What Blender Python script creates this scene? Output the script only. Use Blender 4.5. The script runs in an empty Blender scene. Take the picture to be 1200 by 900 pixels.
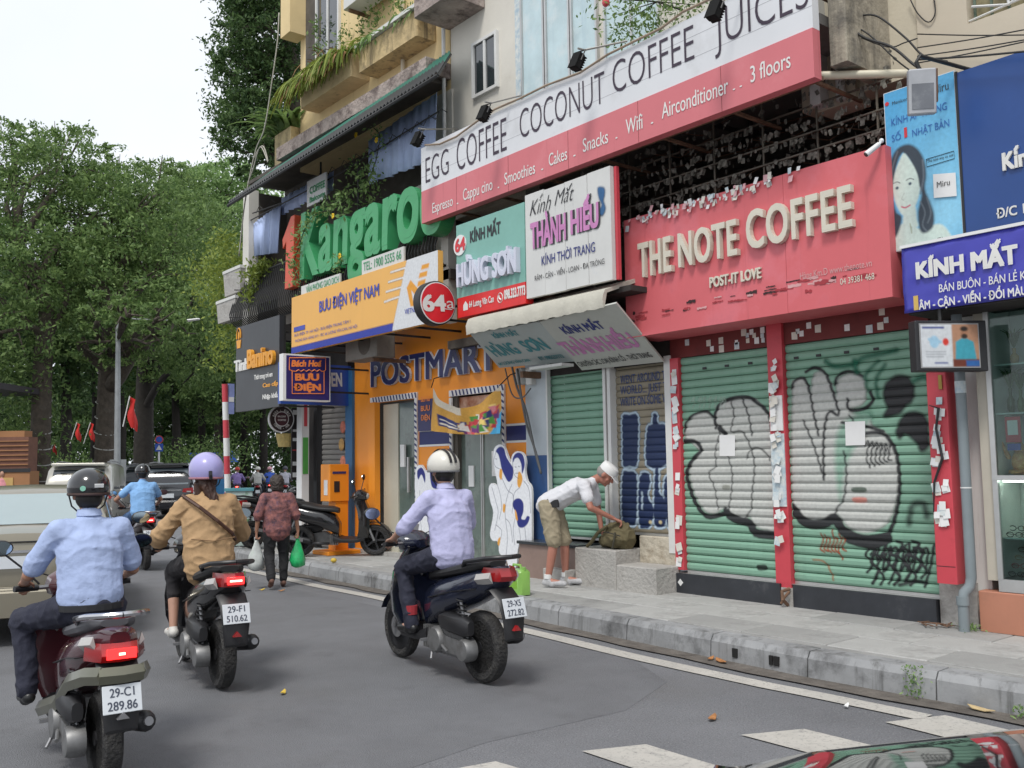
import bpy, bmesh, math, random
import numpy as np
from mathutils import Vector, Matrix, noise as mnoise
from math import sin, cos, pi, radians as R
random.seed(7); rng = np.random.default_rng(7)
sc = bpy.context.scene
COL = sc.collection

# ------------------------------------------------------------------ camera
FPX, CAMH, ROLL = 1100.0, 1.6, R(0.9)
YAW, PITCH = R(39.235), R(4.936)
fw = Vector((sin(YAW)*cos(PITCH), cos(YAW)*cos(PITCH), sin(PITCH)))
r0 = Vector((cos(YAW), -sin(YAW), 0)); u0 = r0.cross(fw)
rr = r0*cos(ROLL)-u0*sin(ROLL); uu = u0*cos(ROLL)+r0*sin(ROLL)
cd = bpy.data.cameras.new('camera'); cam = bpy.data.objects.new('camera', cd); COL.objects.link(cam)
m = Matrix((rr, uu, -fw)).transposed().to_4x4(); m.translation = (0, 0, CAMH)
cam.matrix_world = m
cd.sensor_width = 36; cd.lens = 36*FPX/1200; cd.clip_end = 2000; cd.clip_start = 0.05
sc.camera = cam

# ------------------------------------------------------------------ overcast daylight
SUN_EL, SUN_AZ = R(55), R(215)
w = bpy.data.worlds.new('World'); sc.world = w; w.use_nodes = True
nt = w.node_tree; nt.nodes.clear()
out = nt.nodes.new('ShaderNodeOutputWorld'); bg = nt.nodes.new('ShaderNodeBackground')
sky = nt.nodes.new('ShaderNodeTexSky'); sky.sky_type = 'NISHITA'; sky.sun_disc = False
sky.sun_elevation = SUN_EL; sky.sun_rotation = SUN_AZ
tc = nt.nodes.new('ShaderNodeTexCoord'); nz = nt.nodes.new('ShaderNodeTexNoise')
nz.inputs['Scale'].default_value = 2.2; nz.inputs['Detail'].default_value = 5
cr = nt.nodes.new('ShaderNodeValToRGB')
cr.color_ramp.elements[0].position = .3; cr.color_ramp.elements[0].color = (6.0, 6.4, 7.0, 1)
cr.color_ramp.elements[1].position = .75; cr.color_ramp.elements[1].color = (7.5, 7.65, 7.85, 1)
mx = nt.nodes.new('ShaderNodeMix'); mx.data_type = 'RGBA'; mx.inputs[0].default_value = .93
nt.links.new(tc.outputs['Generated'], nz.inputs['Vector']); nt.links.new(nz.outputs['Fac'], cr.inputs['Fac'])
nt.links.new(sky.outputs[0], mx.inputs[6]); nt.links.new(cr.outputs['Color'], mx.inputs[7])
nt.links.new(mx.outputs[2], bg.inputs['Color']); bg.inputs['Strength'].default_value = 0.1
nt.links.new(bg.outputs[0], out.inputs['Surface'])
sl = bpy.data.lights.new('sun', 'SUN'); sl.energy = 1.5; sl.angle = R(14); sl.color = (1, .97, .92)
so = bpy.data.objects.new('sun', sl); COL.objects.link(so)
# the sun stands high behind the camera and to its left
sd = Vector((-.55, -.35, 1.0)).normalized()
so.rotation_euler = sd.to_track_quat('Z', 'Y').to_euler()
sky.sun_elevation = math.asin(sd.z); sky.sun_rotation = math.atan2(sd.x, sd.y)
sc.view_settings.view_transform = 'Standard'; sc.view_settings.look = 'None'
sc.view_settings.exposure = 0.6; sc.view_settings.gamma = 1
sc.cycles.max_bounces = 6; sc.cycles.diffuse_bounces = 3; sc.cycles.glossy_bounces = 3
sc.cycles.transparent_max_bounces = 16; sc.cycles.sample_clamp_indirect = 6
sc.cycles.use_denoising = True

# real positions measured off the photograph: where a line of sight meets a plane of the street
def ray(x, y): return fw+rr*((x-600)/FPX)+uu*((450-y)/FPX)
def atX(x, y, X): d = ray(x, y); return Vector((0, 0, CAMH))+d*(X/d.x)
def atZ(x, y, Z=0): d = ray(x, y); return Vector((0, 0, CAMH))+d*((Z-CAMH)/d.z)
def atY(x, y, Y): d = ray(x, y); return Vector((0, 0, CAMH))+d*(Y/d.y)
def atD(x, y, D): d = ray(x, y); return Vector((0, 0, CAMH))+d*D
def YZ(x, y, X): p = atX(x, y, X); return (p.y, p.z)

# ------------------------------------------------------------------ helpers
def lin(c):
    if isinstance(c, str): c = [int(c[i:i+2], 16) for i in (0, 2, 4)]
    c = [x/255 for x in c[:3]]
    return tuple(x/12.92 if x <= .04045 else ((x+.055)/1.055)**2.4 for x in c)
BASE = {}
def tag(o, label=None, cat=None, group=None, kind=None):
    if label: o['label'] = label
    if cat: o['category'] = cat
    if group: o['group'] = group
    if kind: o['kind'] = kind
    return o
def thing(name, label, cat, base=(0, 0, 0), group=None):
    o = bpy.data.objects.new(name, None); COL.objects.link(o); o.empty_display_size = .2
    o.location = base; BASE[o.name] = Vector(base)
    return tag(o, label, cat, group)
def gbase(p):
    if p is None: return Vector((0, 0, 0))
    return BASE.get(p.name, Vector((0, 0, 0)))
def link(name, me, parent=None, mat=None, local=False):
    o = bpy.data.objects.new(name, me); COL.objects.link(o)
    if mat is not None:
        for mm in (mat if isinstance(mat, (list, tuple)) else [mat]): me.materials.append(mm)
    if parent is not None: o.parent = parent
    BASE[o.name] = Vector((0, 0, 0)) if local else gbase(parent)
    return o
def npmesh(name, V, Fq, n=4):
    V = np.asarray(V, dtype=np.float32); Fq = np.asarray(Fq, dtype=np.int32)
    me = bpy.data.meshes.new(name)
    me.vertices.add(len(V)); me.vertices.foreach_set('co', V.ravel())
    me.loops.add(Fq.size); me.loops.foreach_set('vertex_index', Fq.ravel())
    me.polygons.add(len(Fq)); me.polygons.foreach_set('loop_start', np.arange(0, Fq.size, n, dtype=np.int32))
    me.polygons.foreach_set('loop_total', np.full(len(Fq), n, dtype=np.int32))
    me.update(calc_edges=True)
    return me
def basis(d, up=(0, 0, 1)):
    d = Vector(d).normalized(); u = Vector(up)
    if abs(d.dot(u)) > .97: u = Vector((0, 1, 0)) if abs(d.y) < .9 else Vector((1, 0, 0))
    s = d.cross(u).normalized(); return d, s, s.cross(d)
class MB:
    def __init__(s): s.v = []; s.f = []; s.mi = []; s.cm = 0; s.st = []
    def each(s, name, mat, parent, **kw):                # every added shape becomes a part of its own
        for i, (b, f0) in enumerate(s.st):
            e, f1 = s.st[i+1] if i+1 < len(s.st) else (len(s.v), len(s.f))
            q = MB(); q.add(s.v[b:e], [[k-b for k in f] for f in s.f[f0:f1]]); q.build(name, mat, parent, **kw)
    def add(s, vs, fs):
        b = len(s.v); s.st.append((b, len(s.f))); s.v += [tuple(x) for x in vs]; s.f += [tuple(b+i for i in f) for f in fs]; s.mi += [s.cm]*len(fs); return s
    def box(s, x0, x1, y0, y1, z0, z1):
        return s.add([(x, y, z) for z in (z0, z1) for y in (y0, y1) for x in (x0, x1)],
                     [(0, 2, 3, 1), (4, 5, 7, 6), (0, 1, 5, 4), (2, 6, 7, 3), (0, 4, 6, 2), (1, 3, 7, 5)])
    def bbox(s, x0, x1, y0, y1, z0, z1, b=.01):          # box with bevelled vertical and top edges
        x0, x1 = min(x0, x1), max(x0, x1); y0, y1 = min(y0, y1), max(y0, y1)
        b = min(b, (x1-x0)*.45, (y1-y0)*.45)
        def ring(i, z): return [(x0+b+i, y0+i, z), (x1-b-i, y0+i, z), (x1-i, y0+b+i, z), (x1-i, y1-b-i, z), (x1-b-i, y1-i, z), (x0+b+i, y1-i, z), (x0+i, y1-b-i, z), (x0+i, y0+b+i, z)]
        V = ring(0, z0)+ring(0, z1-b)+ring(b*.7, z1)
        F = [tuple(range(7, -1, -1)), tuple(range(16, 24))]
        for k in (0, 8):
            for i in range(8): j = (i+1) % 8; F.append((k+i, k+j, k+8+j, k+8+i))
        return s.add(V, F)
    def obox(s, c, sx, sy, sz, rot=None):                 # oriented box, rot = Matrix/Euler-like
        M = rot if rot is not None else Matrix.Identity(3)
        vs = [Vector(c)+M@Vector((x*sx/2, y*sy/2, z*sz/2)) for z in (-1, 1) for y in (-1, 1) for x in (-1, 1)]
        return s.add(vs, [(0, 2, 3, 1), (4, 5, 7, 6), (0, 1, 5, 4), (2, 6, 7, 3), (0, 4, 6, 2), (1, 3, 7, 5)])
    def cyl(s, p0, p1, r0, r1=None, n=12, caps=True, a=1, b=1, up=(0, 0, 1)):
        r1 = r0 if r1 is None else r1; p0 = Vector(p0); p1 = Vector(p1); d, e, g = basis(p1-p0, up)
        V = []
        for p, r in ((p0, r0), (p1, r1)):
            for i in range(n): t = 2*pi*i/n; V.append(p+e*(cos(t)*r*a)+g*(sin(t)*r*b))
        F = [(i, i+n, (i+1) % n+n, (i+1) % n) for i in range(n)]
        if caps: F += [tuple(range(n)), tuple(range(2*n-1, n-1, -1))]
        return s.add(V, F)
    def tube(s, pts, r, n=6, caps=True):
        pts = [Vector(p) for p in pts]; V = []; F = []; m_ = len(pts)
        rs = r if isinstance(r, (list, tuple)) else [r]*m_
        _, e, g = basis(pts[1]-pts[0])
        for k, p in enumerate(pts):
            d = (pts[min(k+1, m_-1)]-pts[max(k-1, 0)])
            if d.length < 1e-9: d = Vector((0, 0, 1))
            d.normalize(); e = (e-d*e.dot(d)).normalized(); g = d.cross(e)
            for i in range(n): t = 2*pi*i/n; V.append(p+e*(cos(t)*rs[k])+g*(sin(t)*rs[k]))
        for k in range(m_-1):
            for i in range(n): j = (i+1) % n; F.append((k*n+i, k*n+j, (k+1)*n+j, (k+1)*n+i))
        if caps: F += [tuple(range(n-1, -1, -1)), tuple(range((m_-1)*n, m_*n))]
        return s.add(V, F)
    def lathe(s, c, prof, axis=(0, 0, 1), n=20, sx=1, sy=1, up=(0, 1, 0)):   # prof: (radius, height)
        d, e, g = basis(axis, up); c = Vector(c); V = []; F = []; m_ = len(prof)
        for r, h in prof:
            for i in range(n): t = 2*pi*i/n; V.append(c+d*h+e*(cos(t)*r*sx)+g*(sin(t)*r*sy))
        for k in range(m_-1):
            for i in range(n): j = (i+1) % n; F.append((k*n+i, (k+1)*n+i, (k+1)*n+j, k*n+j))
        F += [tuple(range(n)), tuple(range(m_*n-1, (m_-1)*n-1, -1))]
        return s.add(V, F)
    def prism(s, pts, a, b, ax='x'):                      # 2-D outline extruded from a to b along ax
        n = len(pts)
        def P(p, t): return {'x': (t, p[0], p[1]), 'y': (p[0], t, p[1]), 'z': (p[0], p[1], t)}[ax]
        V = [P(p, a) for p in pts]+[P(p, b) for p in pts]
        return s.add(V, [tuple(range(n)), tuple(range(2*n-1, n-1, -1))]+[(i, i+n, (i+1) % n+n, (i+1) % n) for i in range(n)])
    def quad(s, *p): return s.add(p, [tuple(range(len(p)))])
    def loft(s, rings, closed=True, caps=True):
        n = len(rings[0]); V = [p for r_ in rings for p in r_]; F = []
        for k in range(len(rings)-1):
            for i in range(n if closed else n-1): j = (i+1) % n; F.append((k*n+i, k*n+j, (k+1)*n+j, (k+1)*n+i))
        if caps and closed: F += [tuple(range(n-1, -1, -1)), tuple(range((len(rings)-1)*n, len(rings)*n))]
        return s.add(V, F)
    def ell(s, c, a, b, h, n=14, m_=9, rot=None):
        c = Vector(c); M = rot if rot is not None else Matrix.Identity(3); V = []; F = []
        V.append(c+M@Vector((0, 0, -h)))
        for k in range(1, m_):
            p = -pi/2+pi*k/m_
            for i in range(n): t = 2*pi*i/n; V.append(c+M@Vector((a*cos(p)*cos(t), b*cos(p)*sin(t), h*sin(p))))
        V.append(c+M@Vector((0, 0, h))); L = len(V)-1
        for i in range(n):
            j = (i+1) % n; F.append((0, 1+j, 1+i)); F.append((L, 1+(m_-2)*n+i, 1+(m_-2)*n+j))
            for k in range(m_-2): F.append((1+k*n+i, 1+k*n+j, 1+(k+1)*n+j, 1+(k+1)*n+i))
        return s.add(V, F)
    def cap(s, p0, p1, r0, r1=None, a=1, b=1, up=(1, 0, 0), n=12):   # tapered capsule, a/b flatten it
        r1 = r0 if r1 is None else r1; p0 = Vector(p0); p1 = Vector(p1); d, e, g = basis(p1-p0, up)
        V = [p0-d*r0]; F = []
        rings = [(p0-d*r0*sin(q), r0*cos(q)) for q in (1.1, .55, 0)]+[(p1+d*r1*sin(q), r1*cos(q)) for q in (0, .55, 1.1)]
        for p, r in rings:
            for i in range(n): t = 2*pi*i/n; V.append(p+g*(cos(t)*r*a)+e*(sin(t)*r*b))
        V.append(p1+d*r1); L = len(V)-1
        for i in range(n):
            j = (i+1) % n; F.append((0, 1+i, 1+j)); F.append((L, 1+5*n+j, 1+5*n+i))
            for k in range(5): F.append((1+k*n+i, 1+(k+1)*n+i, 1+(k+1)*n+j, 1+k*n+j))
        return s.add(V, F)
    def mesh(s, name='m', off=Vector((0, 0, 0)), fix=True):
        me = bpy.data.meshes.new(name)
        me.from_pydata([(x-off[0], y-off[1], z-off[2]) for x, y, z in s.v], [], s.f)
        if s.cm: me.polygons.foreach_set('material_index', s.mi)
        if fix:
            bm = bmesh.new(); bm.from_mesh(me); bmesh.ops.recalc_face_normals(bm, faces=bm.faces); bm.to_mesh(me); bm.free()
        return me
    def build(s, name, mat, parent=None, smooth=False, kind=None, label=None, fix=True, bevel=0):
        me = s.mesh(name, gbase(parent), fix)
        o = link(name, me, parent, mat)
        if smooth:
            me.shade_smooth()
            if smooth != 'all': me.set_sharp_from_angle(angle=R(40))
        if bevel:
            b = o.modifiers.new('bevel', 'BEVEL'); b.width = bevel; b.segments = 2; b.limit_method = 'ANGLE'
        if kind: o['kind'] = kind
        if label: o['label'] = label
        return o
def fuse(mb, name, mat, parent, vox=.012, smooth=4, wob=None):   # overlapping closed shapes -> one continuous skin
    me = mb.mesh(name, gbase(parent)); o = link(name, me, parent)
    r_ = o.modifiers.new('r', 'REMESH'); r_.mode = 'VOXEL'; r_.voxel_size = vox; r_.use_smooth_shade = True
    if smooth: s_ = o.modifiers.new('s', 'SMOOTH'); s_.factor = .5; s_.iterations = smooth
    dg = bpy.context.evaluated_depsgraph_get(); dg.update()
    nm = bpy.data.meshes.new_from_object(o.evaluated_get(dg), depsgraph=dg)
    o.modifiers.clear(); o.data = nm; bpy.data.meshes.remove(me); nm.name = name
    if wob:
        amp, sc_ = wob
        n = len(nm.vertices); co = np.empty(n*3, np.float32); no = np.empty(n*3, np.float32)
        nm.vertices.foreach_get('co', co); nm.vertices.foreach_get('normal', no)
        co = co.reshape(-1, 3); no = no.reshape(-1, 3)
        q = co*np.array(sc_)
        d = np.array([.8*mnoise.noise(Vector(p*.6))+1.1*(max(0, 1-abs(mnoise.noise(Vector(p)))*3.2)**2)-.3 for p in q])
        co = co+no*(d*amp)[:, None]; nm.vertices.foreach_set('co', co.astype(np.float32).ravel()); nm.update()
    nm.materials.clear()
    for mm in (mat if isinstance(mat, (list, tuple)) else [mat]): nm.materials.append(mm)
    return o
def copy_tree(o, **kw):
    c = o.copy(); COL.objects.link(c)
    BASE[c.name] = BASE.get(o.name, Vector((0, 0, 0)))
    for ch in list(o.children):
        d = copy_tree(ch); d.parent = c
    for k, v in kw.items(): c[k] = v
    return c

# ------------------------------------------------------------------ materials
def M(name, col, rough=.6, metal=0., var=.12, vs=4., bump=.0, bs=60., dirt=None, streak=None, emit=0, spec=.5, coat=0, trans=0, alpha=1, two=None):
    if isinstance(col, str): col = lin(col)
    m_ = bpy.data.materials.new(name); m_.use_nodes = True; t = m_.node_tree; N = t.nodes; L = t.links
    b = N['Principled BSDF']; b.inputs['Roughness'].default_value = rough; b.inputs['Metallic'].default_value = metal
    b.inputs['Specular IOR Level'].default_value = spec; b.inputs['Coat Weight'].default_value = coat
    b.inputs['Transmission Weight'].default_value = trans; b.inputs['Alpha'].default_value = alpha
    tc_ = N.new('ShaderNodeTexCoord')
    n1 = N.new('ShaderNodeTexNoise'); n1.inputs['Scale'].default_value = vs; n1.inputs['Detail'].default_value = 6; n1.inputs['Roughness'].default_value = .65
    L.new(tc_.outputs['Object'], n1.inputs['Vector'])
    r_ = N.new('ShaderNodeValToRGB'); r_.color_ramp.elements[0].position = .3; r_.color_ramp.elements[1].position = .7
    c2 = two if two else tuple(min(1, c*(1+var)) for c in col)
    c2 = lin(c2) if isinstance(c2, str) else c2
    r_.color_ramp.elements[0].color = tuple(c*(1-var) for c in col)+(1,); r_.color_ramp.elements[1].color = tuple(c2)+(1,)
    L.new(n1.outputs['Fac'], r_.inputs['Fac']); cur = r_.outputs['Color']
    def layer(cur, dc, scale, lo, amt, stretch=(1, 1, 1), det=8):
        mp = N.new('ShaderNodeMapping'); mp.inputs['Scale'].default_value = stretch; L.new(tc_.outputs['Object'], mp.inputs['Vector'])
        n2 = N.new('ShaderNodeTexNoise'); n2.inputs['Scale'].default_value = scale; n2.inputs['Detail'].default_value = det; n2.inputs['Roughness'].default_value = .7
        L.new(mp.outputs[0], n2.inputs['Vector'])
        mr = N.new('ShaderNodeMapRange'); mr.inputs['From Min'].default_value = lo; mr.inputs['From Max'].default_value = lo+.18; mr.inputs['To Max'].default_value = amt
        L.new(n2.outputs['Fac'], mr.inputs['Value'])
        x = N.new('ShaderNodeMix'); x.data_type = 'RGBA'; L.new(mr.outputs[0], x.inputs[0]); L.new(cur, x.inputs[6])
        x.inputs[7].default_value = (lin(dc) if isinstance(dc, str) else tuple(dc))+(1,)
        return x.outputs[2]
    if dirt:
        for d in (dirt if isinstance(dirt, list) else [dirt]): cur = layer(cur, *d)
    if streak: cur = layer(cur, streak[0], streak[1], streak[2], streak[3], (1, 1, .06))
    L.new(cur, b.inputs['Base Color'])
    if emit: L.new(cur, b.inputs['Emission Color']); b.inputs['Emission Strength'].default_value = emit
    if bump:
        n3 = N.new('ShaderNodeTexNoise'); n3.inputs['Scale'].default_value = bs; n3.inputs['Detail'].default_value = 5
        L.new(tc_.outputs['Object'], n3.inputs['Vector'])
        bp = N.new('ShaderNodeBump'); bp.inputs['Strength'].default_value = min(1, bump*3); bp.inputs['Distance'].default_value = bump*.06
        L.new(n3.outputs['Fac'], bp.inputs['Height']); L.new(bp.outputs[0], b.inputs['Normal'])
    return m_
def paintmat(name, rough=.6):
    m_ = bpy.data.materials.new(name); m_.use_nodes = True; t = m_.node_tree; N = t.nodes; L = t.links; b = N['Principled BSDF']
    a = N.new('ShaderNodeAttribute'); a.attribute_name = 'paint'; b.inputs['Roughness'].default_value = rough
    nz_ = N.new('ShaderNodeTexNoise'); nz_.inputs['Scale'].default_value = 30; g = N.new('ShaderNodeTexCoord'); L.new(g.outputs['Object'], nz_.inputs['Vector'])
    hv = N.new('ShaderNodeHueSaturation'); mr = N.new('ShaderNodeMapRange'); mr.inputs['To Min'].default_value = .8; mr.inputs['To Max'].default_value = 1.15
    L.new(nz_.outputs['Fac'], mr.inputs['Value']); L.new(mr.outputs[0], hv.inputs['Value']); L.new(a.outputs['Color'], hv.inputs['Color'])
    L.new(hv.outputs[0], b.inputs['Base Color']); L.new(a.outputs['Alpha'], b.inputs['Alpha'])
    return m_
PAINT = paintmat('flat_paint')
# flat print and sprayed paint: shapes are evaluated on a fine sheet lying on the surface
def sdpoly(P, X, Y):
    P = np.asarray(P, float); n = len(P); d = np.full(X.shape, 1e9); ins = np.zeros(X.shape, bool)
    for i in range(n):
        ax, ay = P[i]; bx, by = P[(i+1) % n]; ex, ey = bx-ax, by-ay; wx, wy = X-ax, Y-ay
        t = np.clip((wx*ex+wy*ey)/(ex*ex+ey*ey+1e-12), 0, 1); d = np.minimum(d, (wx-ex*t)**2+(wy-ey*t)**2)
        c = (ay > Y) != (by > Y)
        with np.errstate(divide='ignore', invalid='ignore'): xi = (bx-ax)*(Y-ay)/(by-ay)+ax
        ins ^= c & (X < xi)
    d = np.sqrt(d); return np.where(ins, -d, d)
def sdline(P, X, Y):
    P = np.asarray(P, float); d = np.full(X.shape, 1e9)
    for i in range(len(P)-1):
        ax, ay = P[i]; bx, by = P[i+1]; ex, ey = bx-ax, by-ay; wx, wy = X-ax, Y-ay
        t = np.clip((wx*ex+wy*ey)/(ex*ex+ey*ey+1e-12), 0, 1); d = np.minimum(d, (wx-ex*t)**2+(wy-ey*t)**2)
    return np.sqrt(d)
def smooth_pts(P, closed=True, k=5):
    P = [np.array(p, float) for p in P]; n = len(P); o = []
    for i in range(n if closed else n-1):
        p0, p1, p2, p3 = (P[(i-1) % n], P[i], P[(i+1) % n], P[(i+2) % n]) if closed else (P[max(i-1, 0)], P[i], P[i+1], P[min(i+2, n-1)])
        for q in range(k):
            t = q/k; o.append(.5*((2*p1)+(-p0+p2)*t+(2*p0-5*p1+4*p2-p3)*t*t+(-p0+3*p1-3*p2+p3)*t**3))
    if not closed: o.append(P[-1])
    return o
def sheet(name, parent, place, u0_, u1_, v0_, v1_, step, ops, mat=None, rows=None):
    nu = max(2, int((u1_-u0_)/step)+1); nv = max(2, int((v1_-v0_)/step)+1)
    us = np.linspace(u0_, u1_, nu); vs = np.linspace(v0_, v1_, nv)
    if rows is not None: vs = np.unique(np.concatenate([vs, [q for q in rows if v0_ < q < v1_]]))
    nv = len(vs); U, V = np.meshgrid(us, vs); Ux, Vx = U, V
    C = np.zeros(U.shape+(3,)); A = np.zeros(U.shape)
    for op in ops:
        kind, pts, col, wd = op[0], op[1], op[2], op[3]; soft = op[4] if len(op) > 4 else step*.8
        if kind == 'poly': d = sdpoly(pts, Ux, Vx)-wd
        elif kind == 'line': d = sdline(pts, Ux, Vx)-wd
        elif kind == 'ell': d = (np.sqrt(((Ux-pts[0])/pts[2])**2+((Vx-pts[1])/pts[3])**2)-1)*min(pts[2], pts[3])
        a = np.clip(.5-d/(2*soft), 0, 1)*(op[5] if len(op) > 5 else 1)
        c = np.array(lin(col)); C = C*(1-a[..., None])+c*a[..., None]
        A = A+(1-A)*a
    # keep painted colour at soft rims
    C = C/np.maximum(A, 1e-3)[..., None]*np.where(A > 1e-3, 1, 0)[..., None]
    pts = place(U.ravel(), V.ravel()); b = gbase(parent); pts = pts-np.array(b)
    idx = np.arange(nu*nv).reshape(nv, nu)
    q = np.stack([idx[:-1, :-1], idx[:-1, 1:], idx[1:, 1:], idx[1:, :-1]], -1).reshape(-1, 4)
    keep = A.ravel()[q].max(1) > .02; q = q[keep]
    used = np.unique(q); rm = np.full(nu*nv, -1); rm[used] = np.arange(len(used))
    me = npmesh(name, pts[used], rm[q])
    at = me.color_attributes.new('paint', 'FLOAT_COLOR', 'POINT')
    col = np.concatenate([C.reshape(-1, 3), A.reshape(-1, 1)], 1)[used].astype(np.float32); at.data.foreach_set('color', col.ravel())
    return link(name, me, parent, mat or PAINT)
def wallplace(X): return lambda U, V: np.stack([np.full(U.shape, X), U, V], 1)
# lettering: accents are drawn as strokes of their own over the plain letters
import unicodedata
MK = {'\u0301': [(-.02, .06), (.10, .19)], '\u0300': [(.02, .06), (-.10, .19)], '\u0302': [(-.14, .05), (0, .16), (.14, .05)], '\u0306': [(-.12, .17), (-.07, .08), (0, .06), (.07, .08), (.12, .17)], '\u0309': [(-.04, .19), (.04, .2), (.05, .14), (0, .11), (0, .06)], '\u0303': [(-.12, .09), (-.05, .15), (.05, .09), (.12, .15)]}
def textmesh(s, ext=0., bold=0., shear=0., res=4, space=1.):
    base = ''; marks = []
    for ch in s:
        q = ch if ch in 'Đđ' else unicodedata.normalize('NFD', ch)
        base += q[0]
        if len(q) > 1: marks.append((len(base)-1, q[1:]))
    me = rawtext(base, ext, bold, shear, res, space)
    if not marks: return me
    bm = bmesh.new(); bm.from_mesh(me); zk = 0
    ex = lambda m_: (min(v.co.x for v in m_.vertices), max(v.co.x for v in m_.vertices), max(v.co.y for v in m_.vertices))
    for i, mk in marks:
        a = rawtext(base[:i+1], 0, min(bold, 0), 0, 1, space); x1 = ex(a)[1]; b = rawtext(base[i], 0, min(bold, 0), 0, 1, space); e = ex(b); w_ = e[1]-e[0]; yt = e[2]
        bpy.data.meshes.remove(a); bpy.data.meshes.remove(b); cx = x1-w_/2; two = any(m_ in mk for m_ in '\u0302\u0306')
        for m_ in mk:
            if m_ == '\u0323': P = [(cx-.045, -.13), (cx+.045, -.13)]
            elif m_ == '\u031b': P = [(x1-.05, yt-.05), (x1+.06, yt-.03), (x1+.08, yt+.08)]
            else:
                o = (.10, .11) if two and m_ not in '\u0302\u0306' else (0, 0); P = [(cx+x+o[0], yt+y+o[1]) for x, y in MK[m_]]
            for (ax, ay), (bx, by) in zip(P[:-1], P[1:]):
                zk += 1; d = Vector((bx-ax, by-ay)).normalized(); t = .034 if m_ != '\u0323' else .05; n_ = Vector((-d.y, d.x))*t; d = d*t*.5
                c = [(ax-d.x-n_.x, ay-d.y-n_.y), (bx+d.x-n_.x, by+d.y-n_.y), (bx+d.x+n_.x, by+d.y+n_.y), (ax-d.x+n_.x, ay-d.y+n_.y)]; c = [(x+y*shear, y) for x, y in c]
                if ext:
                    z = 1+.006*(zk % 7); vs = [bm.verts.new((x, y, zz)) for zz in (-1, z) for x, y in c]
                    for f in ((3, 2, 1, 0), (4, 5, 6, 7), (0, 1, 5, 4), (1, 2, 6, 5), (2, 3, 7, 6), (3, 0, 4, 7)): bm.faces.new([vs[k] for k in f])
                else: bm.faces.new([bm.verts.new((x, y, .0006*(zk % 7))) for x, y in c])
    bm.to_mesh(me); bm.free(); return me
def rawtext(s, ext=0., bold=0., shear=0., res=4, space=1.):
    cu = bpy.data.curves.new('t', 'FONT'); cu.body = s; cu.extrude = ext; cu.offset = min(bold, 0); cu.shear = shear; cu.resolution_u = res; cu.space_character = space
    o = bpy.data.objects.new('t', cu); COL.objects.link(o); dg = bpy.context.evaluated_depsgraph_get(); dg.update()
    me = bpy.data.meshes.new_from_object(o.evaluated_get(dg), depsgraph=dg); bpy.data.objects.remove(o); bpy.data.curves.remove(cu)
    return me
CAP = .729
def text(name, s, mat, parent, O, U, Vv, ext=0., bold=0., shear=0., res=4, split=False, base=0., space=1.):
    """O = left end of the baseline, U = vector along the whole baseline, Vv = vector of the capital height"""
    O, U, Vv = Vector(O), Vector(U), Vector(Vv); me = textmesh(s, 1., bold, shear, res, space) if ext else textmesh(s, 0, bold, shear, res, space)
    n = len(me.vertices)
    if n == 0: return None
    if bold > .004:          # heavier weight: the same outlines laid over one another, each a hair proud of the last
        bm_ = bmesh.new(); sh_ = [(0, 0), (-1, 0), (1, 0)] if bold < .018 else [(0, 0), (-1, -.7), (1, -.7), (-1, .7), (1, .7)]
        for i_, (a_, b_) in enumerate(sh_):
            k0 = len(bm_.verts); bm_.from_mesh(me); bm_.verts.ensure_lookup_table()
            for v_ in bm_.verts[k0:]: v_.co.x += a_*bold*(1+.06*i_); v_.co.y += b_*bold*(1+.09*i_)+bold*.7; v_.co.z += .004*i_ if not ext else (.012*i_ if v_.co.z > 0 else 0)
        bm_.to_mesh(me); bm_.free(); n = len(me.vertices)
    co = np.empty(n*3, np.float32); me.vertices.foreach_get('co', co); co = co.reshape(-1, 3)
    x0, x1 = co[:, 0].min(), co[:, 0].max(); N_ = U.cross(Vv).normalized()
    k = np.outer((co[:, 0]-x0)/(x1-x0), U)+np.outer(co[:, 1]/.7, Vv)+np.outer((co[:, 2]*.5+.5)*ext if ext else co[:, 2]*.06, N_)
    k = k+np.array(O)-np.array(gbase(parent)); me.vertices.foreach_set('co', k.astype(np.float32).ravel()); me.update()
    if not split:
        return link(name, me, parent, mat)
    bm = bmesh.new(); bm.from_mesh(me); bmesh.ops.remove_doubles(bm, verts=bm.verts, dist=1e-5)
    bm.verts.ensure_lookup_table(); seen = set(); comps = []
    for v in bm.verts:
        if v.index in seen: continue
        st = [v]; seen.add(v.index); c = []
        while st:
            a = st.pop(); c.append(a)
            for e in a.link_edges:
                b = e.other_vert(a)
                if b.index not in seen: seen.add(b.index); st.append(b)
        comps.append(c)
    un = U.normalized(); rg = []
    for c in comps:
        q = [v.co.dot(un) for v in c]; rg.append([min(q), max(q), set(v.index for v in c)])
    rg.sort(key=lambda a: a[0]); mer = []
    for a in rg:
        if mer and (min(a[1], mer[-1][1])-a[0]) > .4*min(a[1]-a[0], mer[-1][1]-mer[-1][0]): mer[-1][1] = max(mer[-1][1], a[1]); mer[-1][2] |= a[2]
        else: mer.append(a)
    outl = []
    for a in mer:
        mp = {}; vs = []; fs = []
        for f in bm.faces:
            if f.verts[0].index in a[2]:
                ff = []
                for v in f.verts:
                    if v.index not in mp: mp[v.index] = len(vs); vs.append(v.co[:])
                    ff.append(mp[v.index])
                fs.append(ff)
        m2 = bpy.data.meshes.new(name); m2.from_pydata(vs, [], fs); outl.append(link(name, m2, parent, mat))
    bm.free(); bpy.data.meshes.remove(me)
    return outl
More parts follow.
